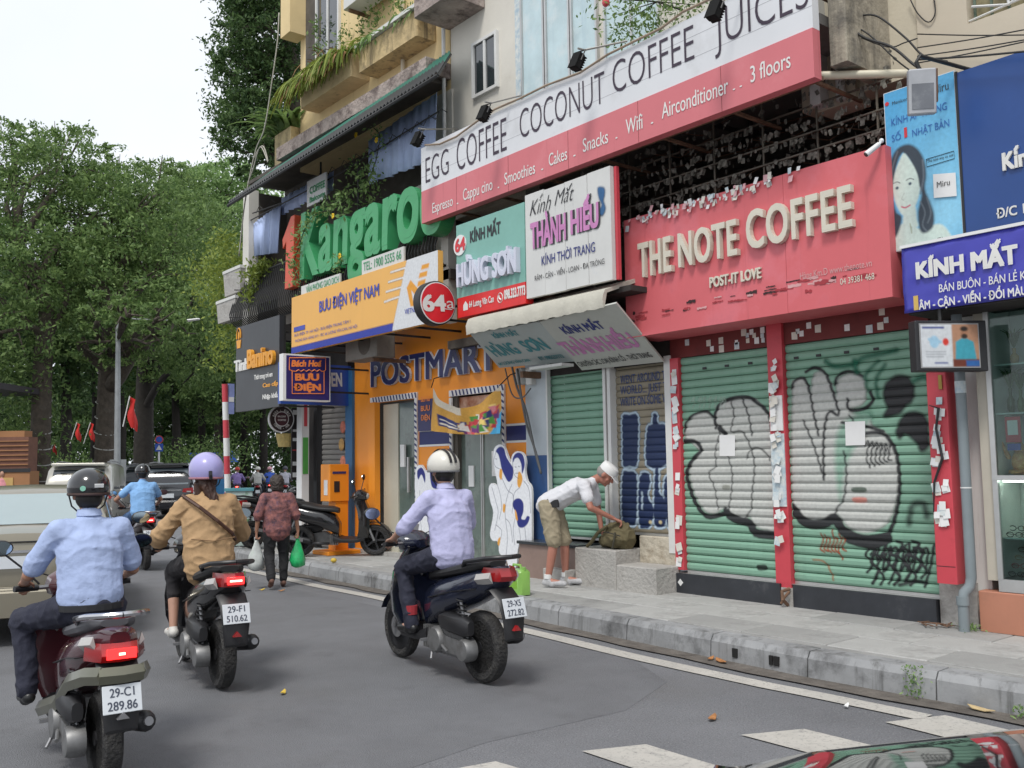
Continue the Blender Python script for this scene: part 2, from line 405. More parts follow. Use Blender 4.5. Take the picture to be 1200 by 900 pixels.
def wtext(name, s, mat, parent, X, l, r_, top, ext=0., bold=0., shear=0., split=False, lift=.004, flat=True, **kw):
    """lettering on a board parallel to the shopfronts: l, r_ = ends of the baseline, top = top of the first capital"""
    a, b, c = atX(*l, X), atX(*r_, X), atX(*top, X)
    h = c.z-a.z
    if flat: b.z = a.z = (a.z+b.z)/2
    return text(name, s, mat, parent, a+Vector((-lift, 0, 0)), b-a, (0, 0, h), ext, bold, shear, split=split, **kw)

# ================================================================== SETTING
GZ = .19   # pavement level
asph = M('asphalt', (.175, .178, .19), .82, var=.22, vs=.5, bump=.3, bs=90, dirt=[((.30, .30, .30), 75, .54, .75, (1, 1, 1), 2), ((.05, .05, .052), 95, .55, .8, (1, 1, 1), 2), ((.09, .09, .092), 1.1, .6, .5), ((.17, .165, .16), .35, .55, .6)])
asph2 = M('asphalt_patch', (.15, .153, .163), .8, var=.12, vs=1.5, bump=.25, bs=120, dirt=[((.21, .21, .212), 90, .56, .6, (1, 1, 1), 2), ((.08, .08, .084), 1.3, .55, .5), ((.15, .15, .15), .5, .55, .5)])
MB().quad((-120, -40, 0), (160, -40, 0), (160, 260, 0), (-120, 260, 0)).build('road', asph, kind='structure')
# smoother, darker strip where the near lane was resurfaced
MB().quad((.9, 4.3, .0015), (2.2, 4.25, .0015), (3.4, 4.45, .0015), (4.5, 4.4, .0015), (5.3, 4.75, .0015), (5.72, 5.5, .0015), (5.75, 13, .0015), (6.3, 20, .0015), (2, 20, .0015), (.2, 8, .0015)).build('road_patch', asph2, kind='structure')
white = M('road_paint', (.47, .45, .41), .7, var=.12, vs=3, dirt=[((.2, .2, .2), 7, .55, .7), ((.12, .12, .12), 45, .55, .8, (1, 1, 1), 3), ((.3, .29, .27), 1.5, .5, .6)])
def kx(y):   # foot of the kerb, follows the photographed curve
    return float(np.interp(y, [-6, 2.6, 4.2, 6, 7.8, 10, 13.4, 16, 18, 19.2, 19.9, 20.3], [6.5, 6.16, 6.12, 6.24, 6.36, 6.48, 6.6, 6.75, 7.1, 7.7, 8.6, 10]))
pts = [(kx(y)-.42+.02*sin(y*2), y) for y in np.linspace(3.02, 18.2, 40)]
mb = MB(); V = []
for x, y in pts: V += [(x-.085, y, .008), (x+.085, y, .008)]
mb.add(V, [(2*i, 2*i+1, 2*i+3, 2*i+2) for i in range(len(pts)-1)]); mb.build('edge_line', white, kind='structure')
for q in ([(682, 880), (757, 872), (850, 900), (842, 912), (760, 905)], [(868, 861), (942, 854), (1025, 874), (1000, 882), (925, 880)], [(1037, 846), (1108, 838), (1203, 860), (1203, 868), (1140, 866)]):
    P = [atZ(x, y, .008) for x, y in q[:3]]
    a, b, c = P; d = a+(c-b)
    MB().quad(a, d, c, b).build('crossing_stripe', white, kind='structure')
a = atZ(520, 903, .008); MB().quad(a, a+Vector((.3, -.06, 0)), a+Vector((.4, -.9, 0)), a+Vector((.05, -.8, 0))).build('crossing_stripe', white, kind='structure')
p = atZ(188, 597, .008); MB().quad(p, p+Vector((1.1, -.3, 0)), p+Vector((1.6, 2.6, 0)), p+Vector((.6, 2.9, 0))).build('lane_dash', white, kind='structure')
gut = M('gutter_concrete', (.13, .115, .1), .9, var=.3, vs=6, bump=.3, bs=40, dirt=[((.06, .05, .042), 5, .5, .8)])
V = []
ys = np.linspace(1.0, 18.2, 50)
for y in ys: V += [(kx(y)-.20+.035*sin(y*5.1)+.02*sin(y*13), y, .012), (kx(y)+.05, y, .012)]
MB().add(V, [(2*i, 2*i+1, 2*i+3, 2*i+2) for i in range(len(ys)-1)]).build('gutter', gut, kind='structure')
# pavement: a bed with slabs and kerb stones laid on it
bed = M('pavement_bed', (.09, .085, .08), .95, var=.2)
outl = [(kx(y)+.2, y) for y in list(np.linspace(-4, 16, 12))+[17, 18, 19.0, 19.7, 20.1]]+[(30, 21), (30, 17), (8.6, 17), (8.6, -4)]
MB().prism(outl, .005, GZ-.02, 'z').build('pavement', bed, kind='structure')
pav = bpy.data.objects['pavement']
stoneA = M('paving_stone', (.40, .40, .385), .75, var=.16, vs=1.2, bump=.15, bs=50, dirt=[((.16, .155, .15), 1.6, .5, .65), ((.5, .49, .47), 4, .6, .5), ((.1, .09, .08), 12, .62, .6), ((.2, .19, .18), 40, .6, .4)])
stoneB = M('paving_stone_dark', (.31, .31, .30), .75, var=.16, vs=1.2, bump=.15, bs=50, dirt=[((.14, .135, .13), 2.2, .52, .6), ((.36, .35, .33), 4, .62, .4)])
kerbm = M('kerb_stone', (.29, .295, .30), .7, var=.2, vs=2, bump=.12, bs=30, dirt=[((.07, .07, .07), 2.6, .5, .85), ((.42, .42, .42), 5, .6, .5)], streak=((.05, .05, .045), 9, .53, .75))
def parts_link(name, me, parent, off, mat=None):
    o = link(name, me, parent, mat, local=True); o.location = off; return o
tile_me = []
for k in range(4):
    mb_ = MB(); mb_.bbox(-.245, .245, -.395, .395, -.02, .002*k*.6, .006); me = mb_.mesh('slab'); me.materials.append(stoneA if k < 3 else stoneB); tile_me.append(me)
n = 0
y = .7; row = 0
for iy in range(22):
    y = .6+iy*.8
    for ix in range(5):
        x = 8.0-.25-ix*.5; yy = y+(.4 if ix % 2 else 0)
        if x-.25 < max(kx(yy-.4), kx(yy+.4))+.19: continue
        if yy > 17.6: continue
        o = parts_link('paving_slab', tile_me[rng.integers(0, 4)], pav, (x, yy, GZ-.006)); n += 1
MB().quad((8.02, -3, GZ-.004), (kx(0)+.2, -3, GZ-.004), (kx(0)+.2, .2, GZ-.004), (8.02, .2, GZ-.004)).build('pavement_end', stoneA, kind='structure')
MB().quad((8.6, 17.9, GZ-.004), (7.2, 17.9, GZ-.004), (7.9, 19, GZ-.004), (9, 19.8, GZ-.004), (29, 20.8, GZ-.004), (29, 17.9, GZ-.004)).build('pavement_corner', stoneA, kind='structure')
# strip beside the slabs: mortar filled edge
V = []
ys = np.linspace(.2, 17.9, 60)
for y in ys: V += [(kx(y)+.16, y, GZ-.012), (kx(y)+.8, y, GZ-.012)]
MB().add(V, [(2*i, 2*i+1, 2*i+3, 2*i+2) for i in range(len(ys)-1)]).build('pavement_margin', stoneB, kind='structure')
def kerbstone(y0, y1, name='kerb_stone'):
    mb_ = MB(); g = .006
    a, b = kx(y0), kx(y1); N_ = 3; rings = []
    for t in np.linspace(0, 1, N_):
        y = y0+g+(y1-y0-2*g)*t; x = a+(b-a)*t; j = rng.uniform(-.004, .004)
        rings.append([(x, y, .0), (x+.012+j, y, GZ-.045), (x+.045+j, y, GZ+.004), (x+.2, y, GZ+.008), (x+.2, y, 0)])
    return mb_.loft(rings).build(name, kerbm, pav)
yk = 1.2
while yk < 19.1: d = .98+rng.uniform(-.04, .04); kerbstone(yk, yk+d); yk += d
for y0, y1 in ((19.1, 19.6), (19.6, 19.95)): kerbstone(y0, y1)
# little drain holes and chips in the kerb
blk = M('black_gap', (.012, .012, .012), .9)
for (px, py) in ((894, 777), (926, 772), (866, 765)):
    q = atZ(px, py+6, 0.04); y = q.y; x = kx(y)
    MB().obox((x+.012, y, .085), .03, .03+.01*(px % 3), .07+.02*(px % 2)).build('drain_hole', blk, pav)

# ------------------------------------------------------------------ common materials
cream = M('cream_render', (.60, .54, .42), .85, var=.07, vs=2, bump=.12, bs=25, dirt=[((.36, .31, .23), 1.6, .6, .5)], streak=((.25, .21, .16), 6, .6, .6))
creamwhite = M('white_render', (.66, .63, .56), .85, var=.05, vs=2, bump=.1, bs=25, dirt=[((.5, .46, .38), 1.2, .58, .6)], streak=((.35, .31, .26), 5, .62, .5))
yellow = M('yellow_render', (.72, .56, .30), .85, var=.08, vs=1.5, bump=.12, bs=20, dirt=[((.5, .38, .2), 1.3, .58, .6)], streak=((.13, .1, .07), 5, .63, .75))
ledge = M('weathered_ledge', (.34, .28, .25), .9, var=.3, vs=3, bump=.5, bs=18, dirt=[((.08, .055, .05), 3.5, .47, .9), ((.6, .56, .5), 5, .6, .6)])
dark = M('dark_interior', (.035, .03, .028), .9, var=.4, vs=2)
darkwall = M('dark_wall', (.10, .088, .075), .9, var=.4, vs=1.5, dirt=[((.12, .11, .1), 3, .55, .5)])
green_sh = M('green_shutter', (.205, .375, .275), .5, var=.09, vs=1.5, bump=.05, bs=30, dirt=[((.11, .22, .16), 2, .53, .55), ((.30, .42, .33), 6, .66, .4)], streak=((.08, .12, .09), 8, .64, .5))
brown_sh = M('brown_shutter', (.27, .235, .17), .6, var=.1, vs=2, dirt=[((.12, .1, .075), 2, .5, .6)])
grey_sh = M('grey_shutter', (.22, .21, .2), .55, var=.1, vs=2, dirt=[((.1, .09, .08), 2, .55, .6)])
alu = M('brushed_aluminium', (.55, .55, .54), .4, .7, var=.08, vs=6)
steel_white = M('white_painted_steel', (.66, .66, .64), .5, var=.08, vs=3, dirt=[((.3, .27, .23), 3, .62, .5)])
plinthm = M('dark_granite', (.032, .035, .042), .45, var=.25, vs=3, dirt=[((.14, .14, .14), 3, .56, .5)], streak=((.2, .2, .19), 5, .64, .4))
pinkred = M('pink_red_panel', (.64, .13, .145), .55, var=.06, vs=1, bump=.03, bs=8, dirt=[((.68, .2, .24), 1.0, .5, .7), ((.42, .05, .06), 2.0, .58, .45)], streak=((.34, .05, .06), 5, .58, .65))
redm = M('red_painted_steel', (.56, .06, .08), .5, var=.08, vs=2, dirt=[((.3, .03, .03), 3, .58, .5)])
darkred = M('dark_red_panel', (.15, .022, .02), .7, var=.2, vs=2, dirt=[((.05, .015, .015), 3, .55, .6)])
conc = M('old_concrete', (.40, .385, .36), .88, var=.16, vs=2.2, bump=.3, bs=25, dirt=[((.22, .2, .18), 2.4, .52, .65), ((.12, .11, .1), 7, .62, .5)])
marble = M('reddish_stone', (.27, .19, .16), .5, var=.12, vs=4, dirt=[((.18, .13, .11), 6, .55, .5)])
terr = M('terracotta_panel', (.44, .19, .12), .6, var=.08, vs=2, dirt=[((.3, .15, .1), 3, .6, .5)])
greypipe = M('grey_pvc', (.2, .235, .25), .45, var=.1, vs=3, dirt=[((.12, .12, .12), 4, .6, .5)])
orange = M('orange_panel', (.88, .30, .02), .45, var=.05, vs=1, dirt=[((.6, .18, .02), 1.5, .6, .4)])
navy = M('navy_paint', (.022, .03, .14), .5)
whitep = M('white_paint', (.75, .75, .74), .5, var=.04)
whiteold = M('aged_white_board', (.62, .62, .59), .6, var=.05, vs=2, dirt=[((.42, .4, .36), 2, .56, .5)], streak=((.35, .33, .3), 10, .6, .55))
blackp = M('black_paint', (.018, .018, .02), .5)
blackplast = M('black_plastic', (.02, .02, .022), .42, var=.2, vs=5)
paper = M('paper_note', (.66, .63, .56), .8, var=.1, vs=8)
paperb = M('blue_white_note', (.45, .62, .74), .8, var=.25, vs=14, two=(.75, .75, .7))
rust = M('rusty_iron', (.16, .09, .055), .85, var=.4, vs=8)
iron = M('dark_iron', (.035, .035, .035), .55, .3, var=.3, vs=8)
cablem = M('cable_rubber', (.025, .025, .025), .6)
cablew = M('old_conduit', (.33, .25, .18), .7, var=.2)
def glassmat(name, col=(.02, .025, .025), rough=.06, alpha=.0, tint=(.8, .9, .88)):
    m_ = bpy.data.materials.new(name); m_.use_nodes = True; t = m_.node_tree; N = t.nodes; L = t.links; N.remove(N['Principled BSDF'])
    gl = N.new('ShaderNodeBsdfGlossy'); gl.inputs['Roughness'].default_value = rough; tr = N.new('ShaderNodeBsdfTransparent'); tr.inputs['Color'].default_value = tint+(1,)
    fr = N.new('ShaderNodeFresnel'); fr.inputs['IOR'].default_value = 1.5; x = N.new('ShaderNodeMixShader')
    ad = N.new('ShaderNodeMath'); ad.operation = 'ADD'; ad.inputs[1].default_value = alpha; L.new(fr.outputs[0], ad.inputs[0])
    L.new(ad.outputs[0], x.inputs[0]); L.new(tr.outputs[0], x.inputs[1]); L.new(gl.outputs[0], x.inputs[2]); L.new(x.outputs[0], N['Material Output'].inputs['Surface'])
    return m_
glass = glassmat('shop_glass', alpha=.0)
glassd = M('dark_window_glass', (.03, .035, .04), .06, var=.3, vs=3, spec=1, coat=.5)
glassblue = M('film_covered_glass', (.50, .63, .66), .25, var=.12, vs=2.5, dirt=[((.66, .72, .72), 3, .5, .7)], streak=((.3, .42, .5), 6, .58, .5))

# ------------------------------------------------------------------ buildings
W = 8.05
D0 = W-.02
def slatprof(nh=.087, d=.02):
    return [0, .12, .3, .7, .88, 1], [0, .6*d, d, d, .6*d, 0]
def shutter(name, label, X, y0, y1, z0, z1, mat, pitch=.087, d=.02, group='roller shutters along the shopfronts'):
    """roller shutter: every slat is a piece of its own"""
    t = thing(name, label, 'shutter', (X, (y0+y1)/2, z0), group)
    n_ = round((z1-z0)/pitch); pitch = (z1-z0)/n_; ts, ds = slatprof(pitch, d)
    ring = lambda y: [(0, y, 0)]+[(-dd, y, tt*(pitch-.004)) for tt, dd in list(zip(ts, ds))[1:-1]]+[(0, y, pitch-.004)]
    L_ = (y1-y0)
    mb_ = MB().loft([ring(-L_/2), ring(L_/2)]); me = mb_.mesh('slat'); me.materials.append(mat)
    for i in range(n_):
        o = link('slat', me, t, None, True); o.location = (0, 0, i*pitch)
    MB().box(X-.012, X+.03, y0, y1, z0-.03, z0-.003).build('bottom_rail', alu, t)
    t['_n'] = n_
    del t['_n']
    def prof(V_):
        u = ((V_-z0) % pitch)/pitch; return np.interp(u*pitch/(pitch-.004), ts, ds)
    rows = [z0+i*pitch+tt*(pitch-.004) for i in range(n_) for tt in ts]
    place = lambda U, V_: np.stack([X-prof(V_)-.003, U, V_], 1)
    return t, place, rows
def toYZ(X, P, smooth=True, closed=True, k=4):
    q = [YZ(x, y, X) for x, y in P]
    return smooth_pts(q, closed, k) if smooth else q

# --- building with the notes cafe
t = thing('corner_shop_building', 'cream rendered building above the pink THE NOTE COFFEE board with dark open balcony', 'building', (W, 7, GZ)); midb = t
MB().box(W, W+.25, 4.0, 11.2, 6.05, 11).build('wall', creamwhite, t)
MB().box(W, W+.25, 9.5, 11.2, 5.25, 6.05).build('wall', creamwhite, t)
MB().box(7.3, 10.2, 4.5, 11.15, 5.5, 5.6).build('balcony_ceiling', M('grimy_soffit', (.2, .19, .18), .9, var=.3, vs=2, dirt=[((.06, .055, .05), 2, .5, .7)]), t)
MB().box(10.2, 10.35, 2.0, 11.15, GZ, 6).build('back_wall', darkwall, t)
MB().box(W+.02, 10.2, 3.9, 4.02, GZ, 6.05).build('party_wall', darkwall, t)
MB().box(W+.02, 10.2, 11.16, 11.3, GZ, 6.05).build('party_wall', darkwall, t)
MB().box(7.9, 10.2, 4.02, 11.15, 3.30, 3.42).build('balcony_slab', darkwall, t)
MB().box(W-.03, W+.12, 4.02, 7.0, 2.76, 3.02).build('header_panel', darkred, t)
MB().box(W+.02, W+.15, 7.0, 9.75, 2.74, 3.32).build('header_panel', dark, t)
# tall pilaster and stained balcony box between the two houses
MB().box(W-.07, W+.2, 4.58, 5.0, 4.98, 9).build('pilaster', cream, t)
MB().box(W-.22, W-.07, 4.86, 4.97, 5.0, 9).build('rain_pipe', steel_white, t)
MB().cyl((W-.12, 4.70, 5.0), (W-.12, 4.70, 9), .045).build('rain_pipe', steel_white, t, smooth=True)
MB().box(W, W+.25, 3.98, 5.2, 5.06, 6.05).build('wall', cream, t)
q0_ = atX(1010, 64, 7.3); mb = MB().bbox(7.3, W, 4.25, 4.42, q0_.z, 8, .01)
mb.build('stained_box', M('stained_box_render', (.36, .32, .25), .9, var=.2, vs=2, bump=.3, bs=14, dirt=[((.07, .065, .06), 1.7, .5, .8)], streak=((.05, .05, .045), 4, .52, .7)), t)
# small window
def window(parent, X, y0, y1, z0, z1, frm, gl, muls=1, fw_=.045, name='window'):
    mb_ = MB(); mb_.box(X-.05, X+.02, y0, y0+fw_, z0, z1); mb_.box(X-.05, X+.02, y1-fw_, y1, z0, z1)
    mb_.box(X-.045, X+.02, y0+fw_, y1-fw_, z0, z0+fw_); mb_.box(X-.045, X+.02, y0+fw_, y1-fw_, z1-fw_, z1)
    for i in range(1, muls+1):
        y = y0+(y1-y0)*i/(muls+1); mb_.box(X-.04, X+.02, y-fw_*.5, y+fw_*.5, z0+fw_, z1-fw_)
    f = mb_.build(name, frm, parent)
    for i in range(muls+1):
        a = y0+(y1-y0)*i/(muls+1)+fw_*.55; b = y0+(y1-y0)*(i+1)/(muls+1)-fw_*.55
        MB().box(X-.018, X-.008, a, b, z0+fw_*.9, z1-fw_*.9).build('pane', gl, f)
    return f
window(t, W-.005, 10.03, 10.62, 6.93, 7.76, steel_white, glassd, 1)
for a, b in ((9.02, 9.5), (8.52, 9.0), (8.02, 8.5)): window(t, W-.005, a, b, 6.4, 9, alu, glassblue, 0, .03)
window(t, W-.005, 7.0, 7.9, 6.4, 9, alu, glassblue, 1, .03)
MB().box(W-.01, W+.01, 9.5, 9.66, 6.3, 9).build('tape_strip', paperb, t)
# thin cream render bands of the neighbour on the right
t = thing('neighbour_building', 'beige rendered house at the right edge with barred window above the blue board', 'building', (W, 2.5, GZ)); rb = t
beige = M('beige_render', (.58, .51, .40), .85, var=.05, vs=1.5, bump=.08, bs=25, dirt=[((.45, .39, .3), 1.2, .58, .5)])
MB().box(W-.03, W+.3, 3.53, 3.975, 4.5, 9).build('wall', beige, t)
MB().box(W-.03, W+.3, -3, 3.53, 4.5, 5.33).build('wall', beige, t)
MB().box(W-.03, W+.3, -3, 2.4, 5.33, 9).build('wall', beige, t)
MB().box(W+.1, W+.16, 2.4, 3.53, 5.33, 7).build('window_back', M('curtain_green', (.25, .22, .13), .9, var=.4, vs=9), t)
mb = MB()
for y in np.arange(2.5, 3.53, .14): mb.box(W+.03, W+.045, y, y+.02, 5.33, 7)
mb.build('curtain_folds', M('curtain_fold', (.12, .16, .12), .9, var=.5, vs=6), t)
mb = MB(); mb.tube([(W, 3.5, 5.48), (W, 3.2, 5.38), (W, 2.6, 5.62)], .012); mb.tube([(W, 3.53, 5.36), (W, 2.4, 5.44)], .01); mb.tube([(W, 3.2, 5.38), (W, 3.2, 6.4)], .012)
mb.build('window_grille', steel_white, t)
MB().box(W+.3, W+.45, -3, 3.9, GZ, 4.5).build('inner_wall', dark, t)

# --- NOTE cafe ground floor
s1, pl1, rw1 = shutter('roller_shutter', 'green roller shutter with grey bubble graffiti right of the blue lettered brown one', W, 5.685, 6.86, .43, 2.76, green_sh)
s2, pl2, rw2 = shutter('roller_shutter', 'wide green roller shutter with the largest grey and black graffiti beside sticker covered post', W, 4.03, 5.5, .43, 2.76, green_sh)
t = thing('shop_pillar', 'narrow red and white sticker covered post left of the grey graffiti shutter', 'pillar', (W, 6.92, GZ))
MB().box(W-.06, W+.05, 6.865, 6.985, .43, 2.76).build('post', redm, t)
mid = thing('shop_pillar', 'red post plastered with white stickers between the two graffiti shutters', 'pillar', (W, 5.6, GZ))
MB().box(W-.07, W+.05, 5.505, 5.68, .36, 3.0).build('post', redm, mid)
def stickers(parent, X, y0, y1, z0, z1, n_, smin=.03, smax=.07, mats=None, tilt=.3):
    for i in range(n_):
        y = rng.uniform(y0+smax*.5, y1-smax*.5); z = rng.uniform(z0, z1); a = rng.uniform(smin, smax)*.5; b = a*rng.uniform(.9, 1.3); th = rng.normal(0, tilt); x = X-.002-.0006*i
        q = [(u*cos(th)-v*sin(th), u*sin(th)+v*cos(th)) for u, v in ((-a, -b), (a, -b), (a, b), (-a, b))]
        lift = rng.uniform(0, .01)
        MB().quad(*[(x-(lift if v < 0 else 0), y+u_, z+v) for (u_, v) in q]).build('sticker', (mats or [paper, whitep, paperb, whitep])[rng.integers(0, 4)], parent, fix=False)
stickers(bpy.data.objects['shop_pillar'], W-.06, 6.865, 6.985, .5, 2.7, 26, .04, .09)
MB().box(W-.085, W-.071, 5.52, 5.665, 1.9, 2.25).build('notice', whitep, mid); MB().box(W-.084, W-.071, 5.515, 5.67, 1.15, 1.87).build('notice', paperb, mid)
stickers(mid, W-.09, 5.51, 5.675, .7, 2.65, 42, .04, .08)
t = thing('cabinet', 'tall red metal box dotted with white and blue stickers by the grey drainpipe', 'cabinet', (W, 3.9, .5)); cab = t
MB().bbox(W-.26, W, 3.78, 3.95, .56, 2.33, .006).build('case', redm, t); MB().box(W-.262, W-.2599, 3.785, 3.945, .70, .705).build('seam', blackp, t)
MB().box(W-.272, W-.26, 3.81, 3.84, 2.18, 2.3).build('hasp', M('brass', (.3, .2, .06), .4, .8), t)
stickers(cab, W-.26, 3.775, 3.955, 1.05, 2.15, 30, .045, .075, tilt=.15)
mb = MB(); mb.tube([(W-.292, 3.92, 2.05), (W-.292, 3.84, 2.02), (W-.292, 3.87, 1.85), (W-.292, 3.83, 1.6), (W-.292, 3.91, 1.4), (W-.292, 3.93, 1.15)], [.004, .012, .01, .012, .01, .004], 6); mb.build('graffiti', blackp, t)
# plinth under the shutters
t = thing('shop_plinth', 'long black stone plinth under the two graffiti shutters', 'plinth', (W, 5.5, GZ))
MB().box(W-.1, W+.1, 5.62, 6.98, GZ-.01, .395).build('plinth_panel', plinthm, t); MB().box(W-.1, W+.1, 4.05, 5.47, GZ-.01, .395).build('plinth_panel', plinthm, t)
MB().box(W-.085, W+.1, 5.475, 5.615, GZ-.01, .36).build('concrete_foot', conc, t)
MB().box(W-.07, W+.1, 4.03, 6.98, .397, .43-.032).build('sill', alu, t)
MB().tube([(W-.11, 5.53, .2), (W-.2, 5.52, .26), (W-.15, 5.56, .33), (W-.1, 5.5, .36)], .018, 8).build('iron_hook', rust, t, smooth=True)
MB().tube([(W-.2, 5.54, .22), (W-.19, 5.5, .29), (W-.12, 5.5, .33)], .014, 8).build('iron_hook', rust, t, smooth=True)
q = MB(); q.quad((W-.102, 6.93, .30), (W-.102, 6.89, .26), (W-.102, 6.85, .30), (W-.102, 6.89, .34)); q.build('sticker', whitep, t)
MB().box(W-.05, W+.1, 3.72, 4.04, GZ, .56).build('end_block', conc, t)
for i in range(14):
    a = rng.uniform(0, 6); MB().obox((W-.2+rng.normal(0, .07), 3.98+rng.normal(0, .08), GZ+.012+rng.uniform(0, .02)), .09, .014, .006, Matrix.Rotation(a, 3, 'Z')).build('dry_twig', rust, t)

# --- grey drainpipe
t = thing('drainpipe', 'grey plastic drainpipe with an elbow at the foot beside the red box', 'pipe', (W-.15, 3.72, GZ))
MB().tube([(W-.2, 3.69, 4.3), (W-.2, 3.69, .62), (W-.21, 3.70, .55), (W-.25, 3.73, .50), (W-.26, 3.74, .43), (W-.26, 3.74, GZ-.01)], .043, 14).build('pipe', greypipe, t, smooth=True)
MB().cyl((W-.26, 3.74, .40), (W-.26, 3.74, .47), .052, n=14).build('socket', greypipe, t, smooth=True)
MB().cyl((W-.2, 3.69, 1.35), (W-.2, 3.69, 1.36), .046, n=14).build('cable_tie', whitep, t)
MB().cyl((W-.2, 3.69, 2.14), (W-.2, 3.69, 2.24), .0445, n=14).build('sticker', paperb, t)

# --- optician's glass showcase at the right edge
t = thing('shop_wall', 'pale upright wall panels between the drainpipe and the glass showcase', 'wall', (W, 3.6, GZ))
MB().box(W-.02, W+.1, 3.605, 3.80, GZ, 3.4).build('panel', whiteold, t)
MB().box(W-.10, W-.03, 3.50, 3.60, .6, 3.4).build('panel', M('beige_metal', (.52, .48, .4), .5, var=.06), t)
t = thing('base_wall', 'low terracotta coloured base under the glass showcase', 'wall', (W, 3, GZ))
MB().bbox(W-.16, W+.35, -1, 3.66, GZ, .515, .008).build('base', terr, t)
t = thing('showcase', 'tall aluminium and glass showcase with spectacles and an orange figurine at the right edge', 'showcase', (W, 2.9, .52)); shc = t
MB().box(W-.14, W+.35, 1.4, 3.5, .52, .62).build('base_frame', alu, t)
for y in (3.46, 2.6, 1.5): MB().box(W-.145, W-.105, y, y+.04, .62, 3.2).build('upright', alu, t)
MB().box(W-.15, W-.1, 1.4, 3.5, 1.415, 1.455).build('rail', alu, t)
MB().box(W+.28, W+.35, 1.4, 3.5, .62, 3.2).build('back', M('showcase_back', (.62, .64, .61), .5, var=.15, vs=3), t)
MB().box(W-.10, W+.27, 3.464, 3.49, .63, 3.2).build('side_panel', bpy.data.materials['showcase_back'], t); MB().box(W-.10, W+.27, 1.6, 3.46, 3.2, 3.23).build('top_panel', bpy.data.materials['showcase_back'], t)
for z in (.94, 1.43, 1.95, 2.35):
    MB().box(W-.09, W+.28, 1.4, 3.46, z, z+.012).build('shelf', M('glass_shelf', (.45, .55, .52), .2), t)
for (a, b) in ((.62, 1.415), (1.455, 3.2)): MB().box(W-.128, W-.122, 1.54, 3.46, a, b).build('pane', glass, t)
frm = [M('spectacle_'+str(i), c, .35, var=.1) for i, c in enumerate([(.02, .02, .02), (.12, .05, .02), (.35, .05, .05), (.05, .12, .35), (.4, .3, .12)])]
k = 0
def specs(x, y, z, mt, lab_, s=1):
    t_ = thing('spectacles', lab_, 'spectacles', (x, y, z), 'spectacles in the showcase')
    mb_ = MB()
    for sgn in (-1, 1):
        P = [(x, y+sgn*.035*s+.028*s*cos(a), z+.02*s+.02*s*sin(a)) for a in np.linspace(0, 2*pi, 9)]
        mb_.tube(P, .003, 4)
        mb_.tube([(x, y+sgn*.064*s, z+.028*s), (x+.11*s, y+sgn*.06*s, z+.012*s)], .0025, 4)
    mb_.tube([(x, y-.008, z+.022), (x, y+.008, z+.022)], .0025, 4); mb_.build('frame', mt, t_)
for zi, z in enumerate((.955, 1.00)):
    for j in range(2): specs(W-.05+.1*zi, 3.39-.11*j+.02*zi, z+.0, frm[(j) % 2], 'dark spectacles number %s from the left in the %s row of the middle shelf' % (['one', 'two', 'three', 'four', 'five', 'six'][j], ['front', 'back'][zi]))
for zi, z in enumerate((.64, .70, .76, .82)):
    for j in range(2): specs(W-.06+.07*zi, 3.39-.10*j, z, frm[(j+zi*2) % 5], '%s spectacles in the %s column and %s row of the bottom compartment' % (['black', 'brown', 'red', 'blue', 'tan'][(j+zi*2) % 5], ['leftmost', 'second', 'third', 'fourth'][j], ['lowest', 'second', 'third', 'top'][zi]))
MB().box(W-.08, W-.05, 1.6, 3.44, 3.1, 3.12).build('light_strip', M('led_strip', (1, .96, .88), .5, emit=14, var=0), shc); MB().box(W-.095, W-.075, 1.6, 3.44, 1.40, 1.412).build('light_strip', M('led_strip_low', (1, .96, .88), .5, emit=9, var=0), shc)
fg = thing('figurine', 'orange and red ceramic figurine on the showcase shelf', 'figurine', (W+.05, 3.24, 1.46))
mb = MB(); mb.ell((W+.05, 3.24, 1.56), .06, .07, .1); mb.ell((W+.03, 3.24, 1.68), .04, .045, .05); mb.cap((W+.02, 3.32, 1.6), (W-.0, 3.36, 1.72), .02, .012); mb.cap((W+.02, 3.17, 1.6), (W-.0, 3.12, 1.66), .02, .012); mb.ell((W+.05, 3.24, 1.48), .08, .1, .03)
mb.build('body', M('orange_glaze', (.6, .16, .03), .35, var=.3, vs=20, two=(.75, .5, .2)), fg, smooth='all').location.y = .11
for i, (y, z, h, r_, c) in enumerate([(3.41, 1.962, .2, .03, (.05, .09, .03)), (3.36, 2.362, .13, .035, (.35, .22, .05)), (3.33, 1.962, .18, .03, (.1, .14, .05))]):
    v = thing('vase', ['slim green bottle vase', 'small amber jar', 'dark green bottle'][i]+' on the upper showcase shelf', 'vase', (W+.08, y, z))
    MB().lathe((W+.08, y, z+.01), [(r_*.7, 0), (r_, .03), (r_, h*.5), (r_*.4, h*.7), (r_*.45, h)], n=12).build('vase_body', M('vase_'+str(i), c, .2), v, smooth=True)
    mb = MB()
    for a in range(12):
        th = a*.53; mb.tube([(W+.08, y, z+h), (W+.08+.05*cos(th), y+.05*sin(th), z+h+.14), (W+.08+.1*cos(th), y+.1*sin(th), z+h+.17)], [.003, .006, .001], 4)
    mb.build('leaves', M('vase_leaf_'+str(i), (.06, .13, .04), .5), v)
pc = thing('sign', 'small red framed payment card standing on the showcase shelf', 'sign', (W, 3.3, 1.78))
MB().box(W-.06, W-.05, 3.29, 3.41, 1.72, 1.93).build('card', redm, pc); MB().box(W-.064, W-.061, 3.31, 3.39, 1.78, 1.9).build('inset', whitep, pc)
MB().box(W-.062, W-.05, 3.30, 3.40, 1.655, 1.71).build('lower_card', M('visa_blue', (.02, .06, .35), .4), pc)

